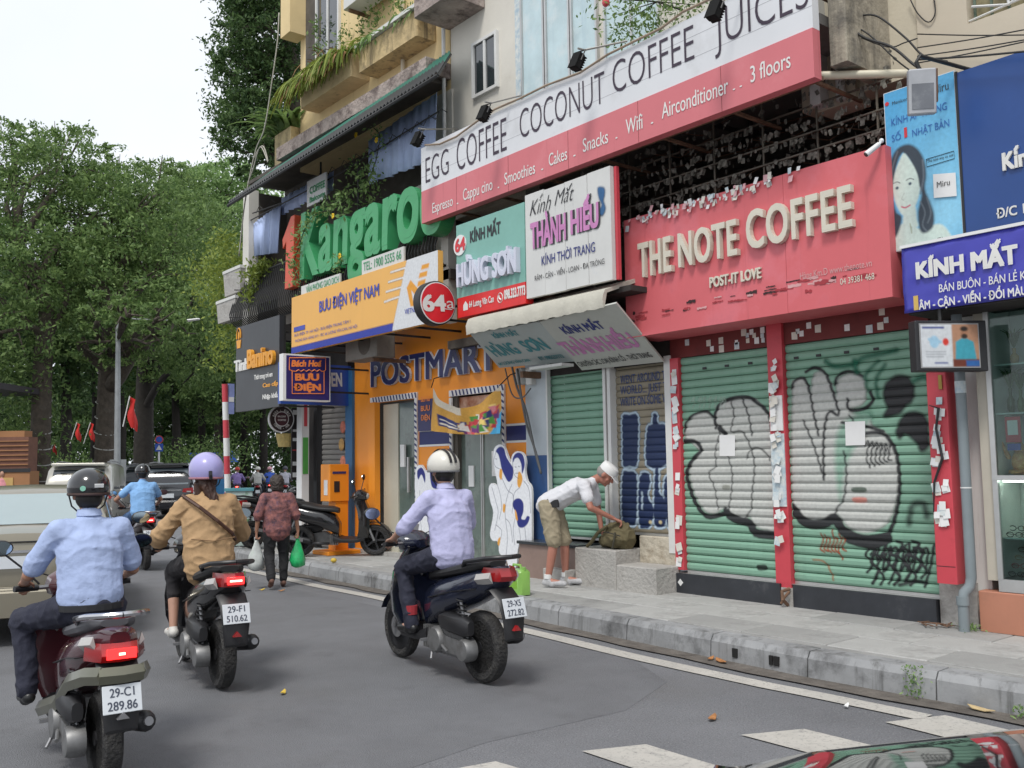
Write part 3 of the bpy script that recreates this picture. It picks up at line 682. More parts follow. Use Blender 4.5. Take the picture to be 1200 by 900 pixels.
# ================================================================== GRAFFITI (spray paint lying on the slats)
def G(P): return [(760+x/2.368, 360+y/2.368) for x, y in P]
def gops(X, L_):
    o = []
    for it in L_:
        k, P, c, wd = it[:4]; cl = k == 'poly'
        q = toYZ(X, G(P), True, cl, 4); soft = it[4] if len(it) > 4 else .012; al = it[5] if len(it) > 5 else 1
        o.append((k, q, c, wd, soft, al))
    return o
SIL, BLK = 'B8BAB5', '242628'
g1 = [('poly', [(108, 335), (128, 302), (165, 292), (186, 312), (197, 275), (230, 256), (262, 250), (302, 258), (330, 290), (352, 335), (356, 420), (356, 610), (335, 618), (300, 607), (283, 582), (262, 590), (232, 575), (214, 556), (190, 572), (160, 565), (132, 520), (117, 460), (128, 425), (142, 395), (106, 362)], SIL, .0, .02)]
for P, w_ in [([(100, 372), (130, 372), (150, 395), (125, 425), (110, 460), (118, 500), (135, 545), (165, 580), (205, 575), (225, 565)], .022), ([(105, 345), (108, 320), (130, 298), (165, 290), (186, 308)], .012), ([(190, 335), (188, 300), (200, 272), (230, 255), (275, 250), (300, 262), (335, 295), (345, 340)], .018),
              ([(186, 312), (200, 345), (188, 400), (190, 440), (170, 462), (186, 500), (196, 560)], .007), ([(232, 262), (240, 300), (232, 345), (262, 345), (285, 385), (297, 440), (290, 520), (288, 560), (270, 585)], .008), ([(222, 410), (235, 460), (232, 520), (222, 570)], .007), ([(262, 252), (280, 300), (290, 355)], .010), ([(200, 335), (215, 350)], .03),
              ([(275, 420), (285, 398), (305, 390), (330, 405), (340, 425)], .007), ([(225, 575), (250, 590), (285, 600), (300, 625), (350, 632)], .042), ([(225, 570), (215, 560)], .02)]: g1.append(('line', P, BLK, w_, .009))
for i in range(7): x = 125+i*14+rng.uniform(-3, 3); g1.append(('line', [(x, 262), (x+8, 250), (x+4, 280)], 'B9CDBE', .006, .01, .6))
g1 += [('poly', [(306, 716), (330, 716), (330, 728), (306, 728)], '2C3A33', 0, .006), ('poly', [(210, 494), (228, 494), (228, 506), (210, 506)], '8f9188', 0, .006)]
sheet('graffiti', s1, pl1, 5.69, 6.85, .46, 2.7, .012, gops(W, g1), rows=rw1)
g2 = [('poly', [(402, 240), (412, 205), (435, 200), (452, 240), (460, 190), (485, 180), (505, 205), (522, 250), (528, 205), (560, 185), (595, 195), (607, 240), (596, 270), (560, 285), (585, 300), (612, 300), (628, 335), (660, 350), (690, 410), (698, 470), (690, 540), (665, 600), (610, 625), (560, 612), (528, 575), (505, 585), (455, 590), (420, 570), (400, 530)], SIL, .0, .022),
      ('poly', [(535, 330), (600, 290), (625, 300), (600, 345), (560, 420), (545, 470), (535, 540), (520, 420)], '6f9f88', 0, .03, .75)]
for P, w_ in [([(400, 225), (412, 202), (436, 200), (450, 235), (462, 300), (475, 355)], .012), ([(440, 180), (462, 168), (490, 180), (505, 210), (525, 270), (530, 300), (505, 290), (492, 330), (488, 400), (490, 478)], .013), ([(432, 315), (460, 380), (488, 470)], .009), ([(520, 215), (530, 190), (560, 178), (598, 192)], .012), ([(555, 255), (560, 285), (600, 282), (625, 260), (618, 235)], .014),
              ([(545, 400), (552, 460), (545, 530), (525, 560), (515, 600)], .009), ([(600, 350), (650, 350), (682, 385), (696, 440), (698, 520), (682, 600), (660, 640)], .016), ([(402, 555), (440, 598), (490, 600), (520, 585), (545, 622), (600, 645), (660, 640)], .045), ([(560, 640), (620, 655), (665, 640)], .05), ([(540, 320), (600, 330), (655, 345)], .014)]: g2.append(('line', P, BLK, w_, .009))
for i in range(6): x = 602+i*12; g2.append(('line', [(x, 385+3*i), (x+12, 372+2*i), (x+6, 420), (x+16, 445-4*i)], BLK, .008, .007))
g2 += [('poly', [(655, 250), (660, 215), (690, 190), (725, 195), (740, 225), (735, 260), (715, 275), (700, 295), (655, 305), (665, 280)], BLK, 0, .02), ('poly', [(690, 345), (710, 300), (745, 290), (775, 310), (780, 350), (780, 385), (760, 400), (745, 375), (715, 352), (700, 365)], BLK, 0, .02)]
for P, w_ in [([(495, 150), (520, 165), (570, 160), (600, 140), (650, 130), (690, 120)], .02), ([(610, 230), (605, 190), (625, 165), (640, 150)], .012), ([(640, 250), (635, 200), (660, 160)], .012), ([(740, 205), (765, 195), (790, 205)], .02), ([(575, 150), (580, 180)], .025)]: g2.append(('line', P, '1E6B52', w_, .02, .75))
for i in range(11):
    x = 600+i*15; y = 650+(i % 3)*18
    g2.append(('line', [(x, y), (x+18, y+8), (x+6, y+38), (x+26, y+60), (x+10, y+92+rng.uniform(-20, 8))], BLK, .009+.003*(i % 2), .008))
for i in range(9):
    x = 620+i*17; g2.append(('line', [(x, 690+rng.uniform(-25, 25)), (x+22, 676+rng.uniform(-25, 30)), (x+16, 720+rng.uniform(-25, 25))], BLK, .009, .008))
g2 += [('line', [(725, 600), (735, 550), (765, 545), (775, 580)], BLK, .014, .03, .8), ('line', [(795, 660), (785, 720), (770, 775)], BLK, .009, .008), ('line', [(700, 770), (745, 760), (770, 765)], BLK, .012, .015)]
for i in range(7): x = 482+i*10; g2.append(('line', [(x, 625+rng.uniform(-15, 15)), (x+6, 650), (x-3, 668), (x+10, 690+rng.uniform(-15, 10))], 'A5431F', .005, .007))
g2 += [('line', [(460, 700), (490, 705), (510, 735), (518, 765)], 'B5602E', .006, .008, .7), ('poly', [(572, 528), (606, 528), (606, 541), (572, 541)], 'D08A7E', 0, .006), ('poly', [(570, 500), (605, 500), (605, 513), (570, 513)], '5F6A60', 0, .006), ('line', [(560, 300), (575, 330), (560, 380)], BLK, .008, .008)]
sheet('graffiti', s2, pl2, 4.04, 5.49, .46, 2.7, .012, gops(W, g2), rows=rw2)
for s_, P in ((s1, [(797, 355), (840, 355), (840, 413), (797, 413)]), (s2, [(545, 318), (601, 316), (601, 382), (547, 384)])):
    q = [atX(*p, W-.028) for p in G(P if P[0][0] < 700 else [(x-600, y) for x, y in P])]
    MB().quad(*q).build('taped_notice', whitep, s_, fix=False)
for s_, y0, y1, n_ in ((s1, 5.72, 6.8, 16), (s2, 4.4, 5.4, 10)):
    for i in range(n_):
        y = rng.uniform(y0, y1); z = rng.uniform(2.80, 2.95); a = rng.uniform(.02, .035)
        MB().quad((W-.034, y-a, z-a*1.3), (W-.034, y+a, z-a*1.2), (W-.034, y+a, z+a), (W-.034, y-a, z+a*1.1)).build('sticker', [paper, whitep, paperb][i % 3], midb, fix=False)
for s_, ys_ in ((s1, (5.9, 6.2, 6.5)), (s2, (4.5, 4.8, 5.1, 5.35))):
    for y in ys_: MB().box(W-.03, W-.018, y, y+.05, 2.6, 2.625).build('lock_slot', blackp, s_)

# ================================================================== THE OPTICIANS' GROUND FLOOR
s3, pl3, rw3 = shutter('roller_shutter', 'brown roller shutter with large dark blue lettering above the concrete steps', W+.05, 7.09, 7.93, .80, 2.80, brown_sh, .083, .012)
s4, pl4, rw4 = shutter('roller_shutter', 'plain pale green roller shutter behind the bending man', W+.05, 8.07, 9.2, .70, 2.9, green_sh, .09)
def Z4(P): return [(600+x/3.75, 480+y/3.75) for x, y in P]
NB, LB = '16294F', 'A9BCCB'; g3 = []
shapes = [[(488, 28), (520, 22), (556, 26), (558, 150), (552, 245), (520, 248), (490, 245), (488, 130)], [(596, 85), (618, 62), (622, 20), (640, 20), (645, 60), (670, 62), (684, 90), (684, 240), (595, 245)], [(487, 290), (515, 270), (550, 285), (553, 400), (548, 500), (520, 510), (488, 500)], [(562, 300), (600, 278), (612, 320), (600, 380), (630, 440), (612, 510), (590, 525), (560, 500)], [(632, 260), (648, 260), (650, 360), (676, 400), (680, 500), (650, 520), (628, 500), (626, 400)], [(672, 310), (700, 285), (716, 300), (716, 520), (690, 515), (672, 430)]]
for s_ in shapes: g3.append(('poly', toYZ(W+.05, Z4(s_), True, True, 3), LB, .022, .012))
for s_ in shapes: g3.append(('poly', toYZ(W+.05, Z4(s_), True, True, 3), NB, -.004, .008))
for c in ((575, 395), (705, 390)): g3.append(('line', toYZ(W+.05, Z4([(c[0], c[1]-30), (c[0], c[1]+40)]), False), LB, .014, .008))
g3.append(('line', toYZ(W+.05, Z4([(500, 520), (540, 540), (590, 530), (640, 545), (712, 540)]), True, False), LB, .02, .012))
for c in ((612, 495), (656, 495)): g3.append(('ell', YZ(*Z4([c])[0], W+.05)+(.025, .02), 'C9B98F', 0, .006))
sheet('graffiti', s3, pl3, 7.1, 7.92, .84, 2.5, .011, g3, rows=rw3)
inkb = M('blue_ink', (.03, .055, .16), .6)
for i, (s_, y0) in enumerate((('WENT AROUND THE', 446), ('WORLD... JUST TO', 459), ('WRITE ON SOME WA', 473))):
    wtext('lettering', s_, inkb, s3, W+.035, (727, y0+1), (788, y0+1), (727, y0-9), bold=.01)
t = thing('door_frame', 'worn white steel door posts between the green and the brown shutter', 'door frame', (W, 8, .6))
for a, b in ((7.935, 7.985), (8.015, 8.06)): MB().box(W-.06, W+.08, a, b, .72, 2.9).build('post', steel_white, t)
MB().box(W-.03, W+.08, 7.985, 8.015, .72, 2.9).build('post', rust, t)
MB().box(W-.05, W+.09, 6.99, 7.085, .6, 2.8).build('post', steel_white, t)
t = thing('shop_pillar', 'pillar painted white above and blue below beside the orange shop', 'pillar', (W, 9.45, GZ))
MB().bbox(W-.05, W+.1, 9.1, 9.53, GZ, 1.72, .008).build('blue_base', M('blue_gloss', (.04, .1, .25), .5, var=.1, dirt=[((.12, .16, .22), 3, .6, .5)]), t)
MB().box(W-.045, W+.1, 9.105, 9.525, 1.722, 3.0).build('white_top', M('pale_blue_paint', (.5, .55, .58), .6, var=.06), t)
MB().box(W-.06, W-.0, 9.07, 9.098, .65, 3.0).build('edge', steel_white, t)
# steps
t = thing('concrete_steps', 'rough concrete steps with a broken block in front of the brown shutter', 'steps', (7.9, 7.8, GZ))
zt = YZ(669, 641, 7.62)[1]
MB().bbox(7.62, W+.02, 7.55, 8.22, GZ-.01, zt, .012).build('block', conc, t)
MB().bbox(7.62, W-.045, 6.95, 7.545, GZ-.01, .47, .012).build('lower_step', conc, t)
MB().bbox(W-.04, W+.03, 6.99, 7.545, GZ-.01, .77, .01).build('upper_step', M('flaking_render', (.5, .45, .36), .9, var=.12, vs=3, bump=.4, bs=12, dirt=[((.27, .21, .14), 4, .52, .8), ((.15, .12, .1), 8, .6, .6)]), t)
t = thing('stone_bench', 'reddish stone ledge with a dark polished top left of the concrete steps', 'ledge', (7.8, 9.3, GZ))
MB().box(7.72, W+.04, 8.23, 9.36, GZ-.01, .60).build('base', marble, t); MB().bbox(7.69, W+.04, 8.225, 9.38, .602, .64, .006).build('top', M('polished_granite', (.05, .055, .06), .2, var=.3, vs=30), t)
t = thing('concrete_block', 'small concrete block on the pavement left of the steps', 'block', (7.6, 8.9, GZ))
MB().bbox(7.5, 7.66, 8.24, 8.66, GZ-.005, .36, .01).build('block', conc, t)

# ================================================================== POSTMART SHOP
t = thing('orange_shop', 'orange fronted shop with POSTMART lettering and two glass doors', 'shop', (W, 12, GZ)); pm = t
X = W
MB().box(X, X+.12, 9.535, 10.0, GZ, 4.05).build('wall', orange, t); MB().box(X, X+.12, 11.3, 12.16, GZ, 2.66).build('wall', orange, t)
MB().box(X, X+.12, 10.0, 13.56, 2.66, 4.05).build('wall', orange, t); MB().box(X, X+.12, 13.56, 14.12, GZ, 4.05).build('wall', orange, t)
MB().box(X-.1, X, 13.30, 13.50, GZ, 2.66).build('door_jamb', orange, t)
for y0, y1 in ((9.54, 9.99), (11.33, 12.13)):
    MB().box(X-.006, X-.001, y0, y1, 1.93, 2.13).build('band', navy, t); MB().box(X-.008, X-.002, y0, y1, 1.90, 1.93).build('stripe', whitep, t); MB().box(X-.008, X-.002, y0, y1, 2.13, 2.16).build('stripe', whitep, t)
airm = None
def airmail(name, y0, y1, z0, z1, vert):
    f = MB().box(X-.03, X-.002, y0, y1, z0, z1).build(name, whitep, t); mb_ = MB(); L_ = (z1-z0) if vert else (y1-y0); n_ = int(L_/.09)
    for i in range(n_):
        a = i*.09
        if vert: mb_.quad((X-.033, y0+.004, z0+a), (X-.033, y1-.004, z0+a+.03), (X-.033, y1-.004, z0+a+.065), (X-.033, y0+.004, z0+a+.035))
        else: mb_.quad((X-.033, y0+a, z0+.004), (X-.033, y0+a+.035, z0+.004), (X-.033, y0+a+.065, z1-.004), (X-.033, y0+a+.03, z1-.004))
    mb_.build('chequer', navy, f)
airmail('trim', 12.16, 12.23, GZ, 2.66, True); airmail('trim', 13.49, 13.56, GZ, 2.66, True); airmail('trim', 12.16, 13.56, 2.66, 2.75, False)
airmail('trim', 11.24, 11.30, GZ, 2.60, True); airmail('trim', 10.0, 10.06, GZ, 2.62, True); airmail('trim', 10.0, 11.3, 2.62, 2.71, False)
doorglass = M('shop_door_glass', (.13, .17, .15), .12, var=.35, vs=1.2, spec=.8, dirt=[((.3, .34, .3), 1.5, .55, .6), ((.05, .05, .04), 2.5, .56, .8)])
warm = M('lit_shop_inside', (.22, .2, .15), .8, var=.5, vs=2.5, dirt=[((.45, .25, .1), 3, .6, .6)])
MB().box(X+.09, X+.11, 12.23, 12.86, .25, 2.62).build('door', doorglass, t); MB().box(X+.07, X+.10, 12.86, 13.3, .25, 2.62).build('door', M('cream_door', (.55, .52, .42), .4, var=.06), t)
MB().box(X+.03, X+.06, 12.5, 12.54, 1.2, 1.75).build('handle', alu, t); MB().box(X+.02, X+.05, 12.6, 12.72, 1.6, 1.95).build('notice', whitep, t)
MB().box(X+.09, X+.11, 10.06, 11.24, .25, 2.2).build('door', doorglass, t); MB().box(X+.06, X+.12, 10.06, 11.24, 2.2, 2.6).build('fanlight_board', M('orange_white_board', (.55, .16, .05), .5, var=.3, vs=5, two=(.8, .55, .4)), t)
for y in (10.62, 10.66): MB().box(X+.07, X+.09, y, y+.02, .25, 2.2).build('door_stile', alu, t)
MB().box(X+.07, X+.088, 10.3, 10.42, 1.45, 1.8).build('notice', whitep, t); MB().box(X+.07, X+.088, 10.85, 10.97, 1.3, 1.6).build('notice', whitep, t)
MB().box(X-.05, X+.12, 9.62, 14.12, GZ-.01, .25).build('threshold', conc, t)
navyl = M('navy_letter', (.018, .024, .10), .35); navys = M('pale_letter_rim', (.5, .53, .6), .5)
wtext('letter', 'POSTMART', navys, t, X-.01, (437, 450), (585, 438), (437, 422), ext=.05, bold=.035, split=True, space=1.02, lift=0)
wtext('letter_face', 'POSTMART', navyl, t, X-.065, (434.5, 449.5), (583, 437.5), (434.5, 420.5), bold=.02, lift=0)
t2 = thing('sign', 'dark blue vertical sign with orange words on the pillar between the glass doors', 'sign', (X, 12, 2.2))
MB().box(X-.05, X-.01, 11.70, 12.10, 2.14, 2.62).build('board', M('navy_board', (.03, .03, .12), .4), t2)
oran = M('orange_letter', (.85, .25, .06), .4)
for i, s_ in enumerate(('Bách Hoá', 'BƯU', 'ĐIỆN')): wtext('lettering', s_, oran, t2, X-.055, (493.5, 471+i*11), (504, 470+i*11), (493.5, 465+i*11), bold=.02)
# hanging banner over the doors
t2 = thing('banner', 'sagging yellow and blue advertising banner hung across the orange shop doors', 'banner', (7.6, 10.4, 2.2))
bA, bB = YZ(506, 505, 7.7), YZ(586, 508, 7.7); bTL, bTR = YZ(506, 454, 7.7)[1], YZ(586, 452, 7.7)[1]
def bplace(U, V_):
    a = (U-bB[0])/(bA[0]-bB[0]); sg = np.sin(np.clip(a, 0, 1)*pi)
    zb_ = bB[1]+(bA[1]-bB[1])*a-.03*sg; zt_ = bTR+(bTL-bTR)*a-.30*sg**.8
    return np.stack([7.7+.03*np.sin(U*11+V_*3)+.02*np.sin(U*23)*(1-V_)-.04*sg*V_, U, zb_+(zt_-zb_)*V_], 1)
y0_, yw = bB[0], bA[0]-bB[0]; bu = lambda a, v: (y0_+yw*(1-a), v)
bops = [('poly', [bu(-.1, -.1), bu(1.1, -.1), bu(1.1, 1.1), bu(-.1, 1.1)], 'D3A048', 0), ('poly', [bu(-.1, .8), bu(.5, .72), bu(.5, 1.1), bu(-.1, 1.1)], 'DDD3C0', 0), ('poly', [bu(.12, .18), bu(.46, .12), bu(.47, .42), bu(.12, .52)], '27306E', 0), ('line', [bu(.15, .38), bu(.42, .3)], 'E8E0D0', .018), ('line', [bu(.15, .25), bu(.44, .2)], 'E8E0D0', .028),
        ('poly', [bu(.8, -.1), bu(1.1, -.1), bu(1.1, .8)], '49AEDD', 0), ('poly', [bu(.9, 1.1), bu(1.1, .7), bu(1.1, 1.1)], 'DDD3C0', 0)]
for i in range(60):
    q = rng.uniform(.46, .93); v = rng.uniform(.02, .5)+.55*max(0, q-.55); bops.append(('poly', [bu(q+rng.uniform(.01, .06)*cx_, v+rng.uniform(.04, .14)*cy_) for cx_, cy_ in ((-1, -1), (1, -1), (1, 1), (-1, 1))], ['B8323A', 'E9E2DA', '6A2C6E', '4E8F3C', 'C8474C', 'F0D27A', 'D9838A', '30306A'][i % 8], 0))
sheet('cloth', t2, bplace, bB[0], bA[0], 0, 1, .014, bops)
MB().tube([(7.7, bA[0], bTL), (7.85, bA[0]+.15, bTL+.15), (8.04, bA[0]+.2, bTL+.2)], .008).build('cord', iron, t2); MB().tube([(7.7, bB[0], bTR), (7.85, bB[0]-.05, bTR+.15), (8.0, bB[0]-.1, bTR+.2)], .008).build('cord', iron, t2)
# cut-out printed figures
def cutout(name, label, polys, X_, board=None):
    t_ = thing(name, label, 'advertising board', (X_, 9.8, GZ))
    allp = []
    for k_, P, c in polys:
        pass
    hull = toYZ(X_, polys[0][1], True, True, 4); allp.append(('poly', hull, polys[0][2], 0, .006))
    for k_, P, c in polys[1:]:
        if k_ == 'poly': allp.append(('poly', toYZ(X_, P, True, True, 4), c, 0, .006))
        else: allp.append(('line', toYZ(X_, P, True, False, 4), c, .0035, .005))
    MB().prism([tuple(p) for p in hull], X_+.002, X_+.03, 'x').build('board', whitep, t_)
    ys_ = [p[0] for p in hull]; zs_ = [p[1] for p in hull]
    sheet('print', t_, wallplace(X_), min(ys_), max(ys_), min(zs_), max(zs_), .008, allp); return t_
def Z3(P): return [(420+x/2.8125, 500+y/2.8125) for x, y in P]
WH, NV, YL, LN = 'E4E6EA', '232C7A', 'E0A040', '4A4E66'
Zc = lambda P: [(398+x/2.95, 398+y/2.95) for x, y in P]
cutout('standing_board', 'tall white cutout of women with blue hair standing by the orange shop', [
    ('poly', Zc([(532, 385), (546, 364), (566, 366), (578, 395), (590, 422), (597, 398), (614, 386), (634, 394), (643, 420), (641, 455), (648, 488), (663, 515), (664, 600), (663, 705), (640, 715), (618, 718), (612, 780), (598, 790), (584, 784), (574, 755), (552, 738), (548, 700), (528, 694), (520, 668), (531, 600), (521, 560), (515, 515), (526, 496), (545, 500), (534, 440)]), WH),
    ('poly', Zc([(540, 385), (552, 371), (568, 376), (576, 404), (590, 428), (600, 446), (598, 478), (584, 492), (570, 470), (560, 446), (554, 416), (548, 396)]), NV),
    ('poly', Zc([(598, 412), (606, 396), (620, 390), (634, 400), (640, 428), (636, 452), (630, 462), (628, 432), (618, 410), (606, 412), (600, 424)]), NV),
    ('poly', Zc([(598, 566), (608, 551), (624, 550), (635, 566), (635, 596), (628, 618), (640, 622), (648, 610), (657, 614), (650, 636), (634, 650), (618, 646), (612, 622), (612, 600), (602, 584)]), NV),
    ('poly', Zc([(618, 458), (628, 464), (632, 486), (622, 512), (614, 498)]), YL), ('poly', Zc([(566, 568), (574, 574), (570, 598), (564, 592)]), YL), ('poly', Zc([(606, 588), (612, 600), (616, 625), (608, 618)]), YL), ('poly', Zc([(548, 690), (556, 684), (552, 712), (546, 706)]), YL), ('poly', Zc([(554, 448), (562, 452), (560, 484), (552, 474)]), YL)]+
    [('line', Zc(q), LN) for q in ([(540, 388), (535, 410), (533, 425), (540, 440), (552, 446)], [(598, 420), (600, 450), (606, 470), (618, 480)], [(545, 500), (556, 540), (560, 580), (552, 620)], [(562, 480), (580, 520), (600, 540), (596, 600)], [(596, 500), (580, 540), (572, 600), (580, 680), (575, 750)], [(622, 512), (604, 530), (600, 560)], [(636, 488), (655, 520), (660, 600)], [(606, 620), (600, 660), (606, 710)], [(640, 650), (645, 700)], [(526, 510), (540, 560), (548, 600), (536, 660)], [(620, 650), (625, 690), (618, 715)], [(540, 640), (560, 660), (556, 690)], [(575, 620), (590, 640), (598, 700)], [(606, 440), (611, 441)], [(617, 438), (622, 439)], [(608, 462), (618, 462)], [(538, 412), (544, 413)])], 7.84)
cutout('standing_board', 'white cutout print of a blue haired figure beside the left glass door', [
    ('poly', [(488, 548), (494, 545), (499, 552), (505, 545), (513, 552), (516, 570), (520, 600), (518, 650), (488, 650), (487, 590), (486, 565)], WH),
    ('poly', [(489, 552), (494, 548), (498, 555), (498, 566), (494, 556), (490, 562)], NV), ('poly', [(504, 550), (511, 548), (515, 560), (514, 572), (506, 570)], NV), ('line', [(492, 575), (492, 600), (496, 640)], LN), ('line', [(500, 580), (505, 600), (500, 640)], LN)], 7.97)
# orange parcel machine left of the doors
t2 = thing('parcel_terminal', 'tall orange parcel terminal with a white note behind the parked scooter', 'terminal', (7.7, 13.9, GZ))
MB().bbox(7.50, 7.86, 13.98, 14.3, 1.05, 1.66, .01).build('head', orange, t2); MB().bbox(7.62, 7.86, 14.0, 14.25, GZ, 1.05, .01).build('column', orange, t2)
MB().bbox(7.35, 7.95, 13.75, 14.3, GZ, .25, .01).build('foot', orange, t2); MB().box(7.493, 7.499, 14.05, 14.17, 1.15, 1.4).build('note', whitep, t2); MB().box(7.55, 7.8, 13.972, 13.979, 1.5, 1.54).build('stripe', navy, t2)
MB().box(7.58, 7.68, 13.972, 13.979, 1.2, 1.38).build('screen', blackp, t2)

# ================================================================== CORNER PREMISES LEFT OF THE ORANGE SHOP
t = thing('corner_shop', 'dark shop front with a half closed grey shutter left of the orange shop', 'shop', (W, 15, GZ))
MB().box(W-.05, W+.1, 14.12, 14.36, GZ, 3.3).build('blue_post', M('teal_blue', (.03, .13, .28), .5), t)
MB().box(W+.05, W+.2, 15.28, 16.2, GZ, 4.0).build('wall', dark, t); MB().box(W, W+.2, 14.36, 15.28, 3.2, 4.0).build('lintel', dark, t)
MB().box(W+.2, 14, 16.05, 16.2, GZ, 4.0).build('side_wall', darkwall, t)
for a, z, c in ((14.5, 2.3, (.5, .15, .1)), (14.55, 2.0, (.5, .3, .1)), (14.5, 1.7, (.6, .2, .12)), (14.56, 1.4, (.4, .3, .2))):
    MB().ell((W-.05, a-.06, z), .03, .09, .11, 8, 6).build('hanging_goods', M('goods', c, .6, var=.4, vs=20), t)
s5, _, _ = shutter('roller_shutter', 'grey brown roller shutter behind the orange parcel terminal', W, 14.38, 15.26, GZ, 3.2, grey_sh, .09)
t = thing('shop_post', 'white post printed with green and red words left of the grey shutter', 'post', (7.75, 15.4, GZ))
MB().box(7.68, 7.82, 15.35, 15.55, GZ, 3.1).build('post', whitep, t)
MB().box(7.70, 7.80, 15.342, 15.349, 1.5, 2.15).build('green_print', M('green_print', (.1, .4, .08), .6), t); MB().box(7.72, 7.78, 15.341, 15.348, 2.35, 2.75).build('red_print', redm, t)
MB().box(7.95, 8.05, 15.3, 15.42, GZ, 3.1).build('black_strip', blackp, t)

# ================================================================== BALCONY ABOVE: rail, tarpaulins, lean-to roof
XB = 7.5
YE = atX(279, 300, XB).y; YS = 10.5
t = thing('balcony', 'overgrown first floor balcony with dark bulging iron railing and patched metal lean-to roof', 'balcony', (XB, 14, 4)); bal = t
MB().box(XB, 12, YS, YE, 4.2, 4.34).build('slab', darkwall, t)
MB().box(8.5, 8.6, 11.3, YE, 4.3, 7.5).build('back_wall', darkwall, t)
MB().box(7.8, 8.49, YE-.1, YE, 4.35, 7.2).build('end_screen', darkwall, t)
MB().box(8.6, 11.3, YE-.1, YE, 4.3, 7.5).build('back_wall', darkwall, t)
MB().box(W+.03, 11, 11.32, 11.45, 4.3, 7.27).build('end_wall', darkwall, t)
colm = M('white_column', (.6, .58, .53), .85, var=.08, vs=2, dirt=[((.3, .28, .24), 2, .6, .6)], streak=((.25, .23, .2), 6, .6, .5))
p = atX(289, 300, XB); MB().box(XB-.02, XB+.18, p.y-.14, p.y+.14, 4.345, 7.1).build('column', colm, t)
MB().box(XB+.0, XB+.14, 10.55, 10.72, 3.6, 5.9).build('column', colm, t)
MB().box(W-.03, W+.02, 11.15, 11.6, 4.34, 7.27).build('white_return_wall', creamwhite, t)
MB().tube([(XB, YE, 5.35), (XB, YS+.1, 5.35)], .025).build('top_rail', iron, t); MB().tube([(XB, YE, 4.4), (XB, YS+.1, 4.4)], .02).build('bottom_rail', iron, t)
def bulge(zoff=0):
    return [(XB, 0, 5.33), (XB-.04, 0, 5.15), (XB-.06, 0, 5.0), (XB-.13, 0, 4.85), (XB-.19, 0, 4.65), (XB-.16, 0, 4.5), (XB-.03, 0, 4.4)]
mbar = MB(); mbar.tube(bulge(), .014, 5); me = mbar.mesh('baluster', Vector((0, 0, 0))); me.materials.append(iron); bo = gbase(t)
for y in np.arange(YS+.1, YE, .085): o = link('baluster', me, t, None, True); o.location = (-bo.x, y-bo.y, -bo.z)
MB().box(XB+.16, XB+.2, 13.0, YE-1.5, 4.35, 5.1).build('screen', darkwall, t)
# yellow house
t = thing('yellow_house', 'yellow rendered upper storeys with weathered ledge and plant filled window boxes', 'building', (W, 14, 7)); yh = t
MB().box(W, 12.5, 11.22, 16.2, 7.28, 13).build('wall', yellow, t)
a, b = atX(325, 183, 7.62), atX(528, 40, 7.62)
MB().box(7.6, W, 11.21, a.y, 7.44, 7.68).build('ledge', ledge, t)
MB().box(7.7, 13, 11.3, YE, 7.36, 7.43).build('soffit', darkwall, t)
MB().box(7.85, 13, 16.2, 16.9, 7.45, 8.15).build('end_parapet', M('mossy_render', (.5, .4, .22), .9, var=.25, vs=3, dirt=[((.06, .05, .04), 2, .48, .9)]), t)
def planter(px, name='window_box', pm_=None):
    (x0, y0), (x1, y1) = px; p0 = atX(x0, y0, 7.68); p1 = atX(x1, y1, 7.68)
    yA, yB = p1.y, p0.y; z1_ = (p0.z+p1.z)/2
    MB().bbox(7.68, W, yA, yB, z1_-.42, z1_, .02).build(name, pm_ or M('box_render', (.62, .48, .28), .9, var=.15, vs=3, dirt=[((.3, .2, .1), 2.5, .55, .6)], streak=((.1, .07, .05), 6, .58, .7)), t)
    return yA, yB, z1_
pA = planter(((352, 100), (411, 63))); pB = planter(((420, 56), (488, 12)), pm_=M('mossy_box_render', (.5, .38, .2), .9, var=.25, vs=3, bump=.3, bs=14, dirt=[((.07, .06, .05), 2.2, .5, .85)], streak=((.06, .05, .04), 6, .5, .85)))
MB().box(7.62, W, pB[0]-.03, pB[1]+.03, pB[2]+.002, pB[2]+.06).build('box_cap', whiteold, t)
# projecting cornice fragments and openings
MB().box(W-.35, W, 15.95, 16.35, 9.9, 11).build('corner_bracket', yellow, t)
window(t, W-.004, 14.6, 15.5, 8.75, 11, steel_white, glassd, 1, .05)
MB().box(W-.02, W-.005, 15.55, 15.95, 8.6, 11).build('shutter_panel', darkwall, t)
MB().cyl((W-.06, 12.45, 7.62), (W-.06, 12.45, 12), .035).build('rain_pipe', cream, t, smooth=True)
MB().cyl((W-.1, 11.25, 6.2), (W-.1, 11.25, 8.6), .03).build('rain_pipe', steel_white, t, smooth=True)
q0 = atX(500, 10, 7.5); MB().bbox(7.4, W, q0.y-.7, q0.y+.2, q0.z-.1, q0.z+.8, .02).build('window_box', ledge, t)
ac = thing('air_conditioner', 'white air conditioner on brackets high on the yellow wall', 'air conditioner', (7.7, 13.4, 9.2))
p = atX(402, 12, 7.6); p2 = atX(438, 0, 7.6)
MB().bbox(7.6, 7.95, p2.y, p.y, p.z, p.z+.6, .02).build('case', whiteold, ac); MB().box(7.65, W, p2.y+.1, p2.y+.14, p.z-.06, p.z-.005).build('bracket', rust, ac); MB().box(7.65, W, p.y-.14, p.y-.1, p.z-.06, p.z-.005).build('bracket', rust, ac)
MB().lathe((7.596, (p.y+p2.y)/2, p.z+.3), [(.22, 0), (.2, .004)], axis=(-1, 0, 0), n=16).build('fan_grille', darkwall, ac)
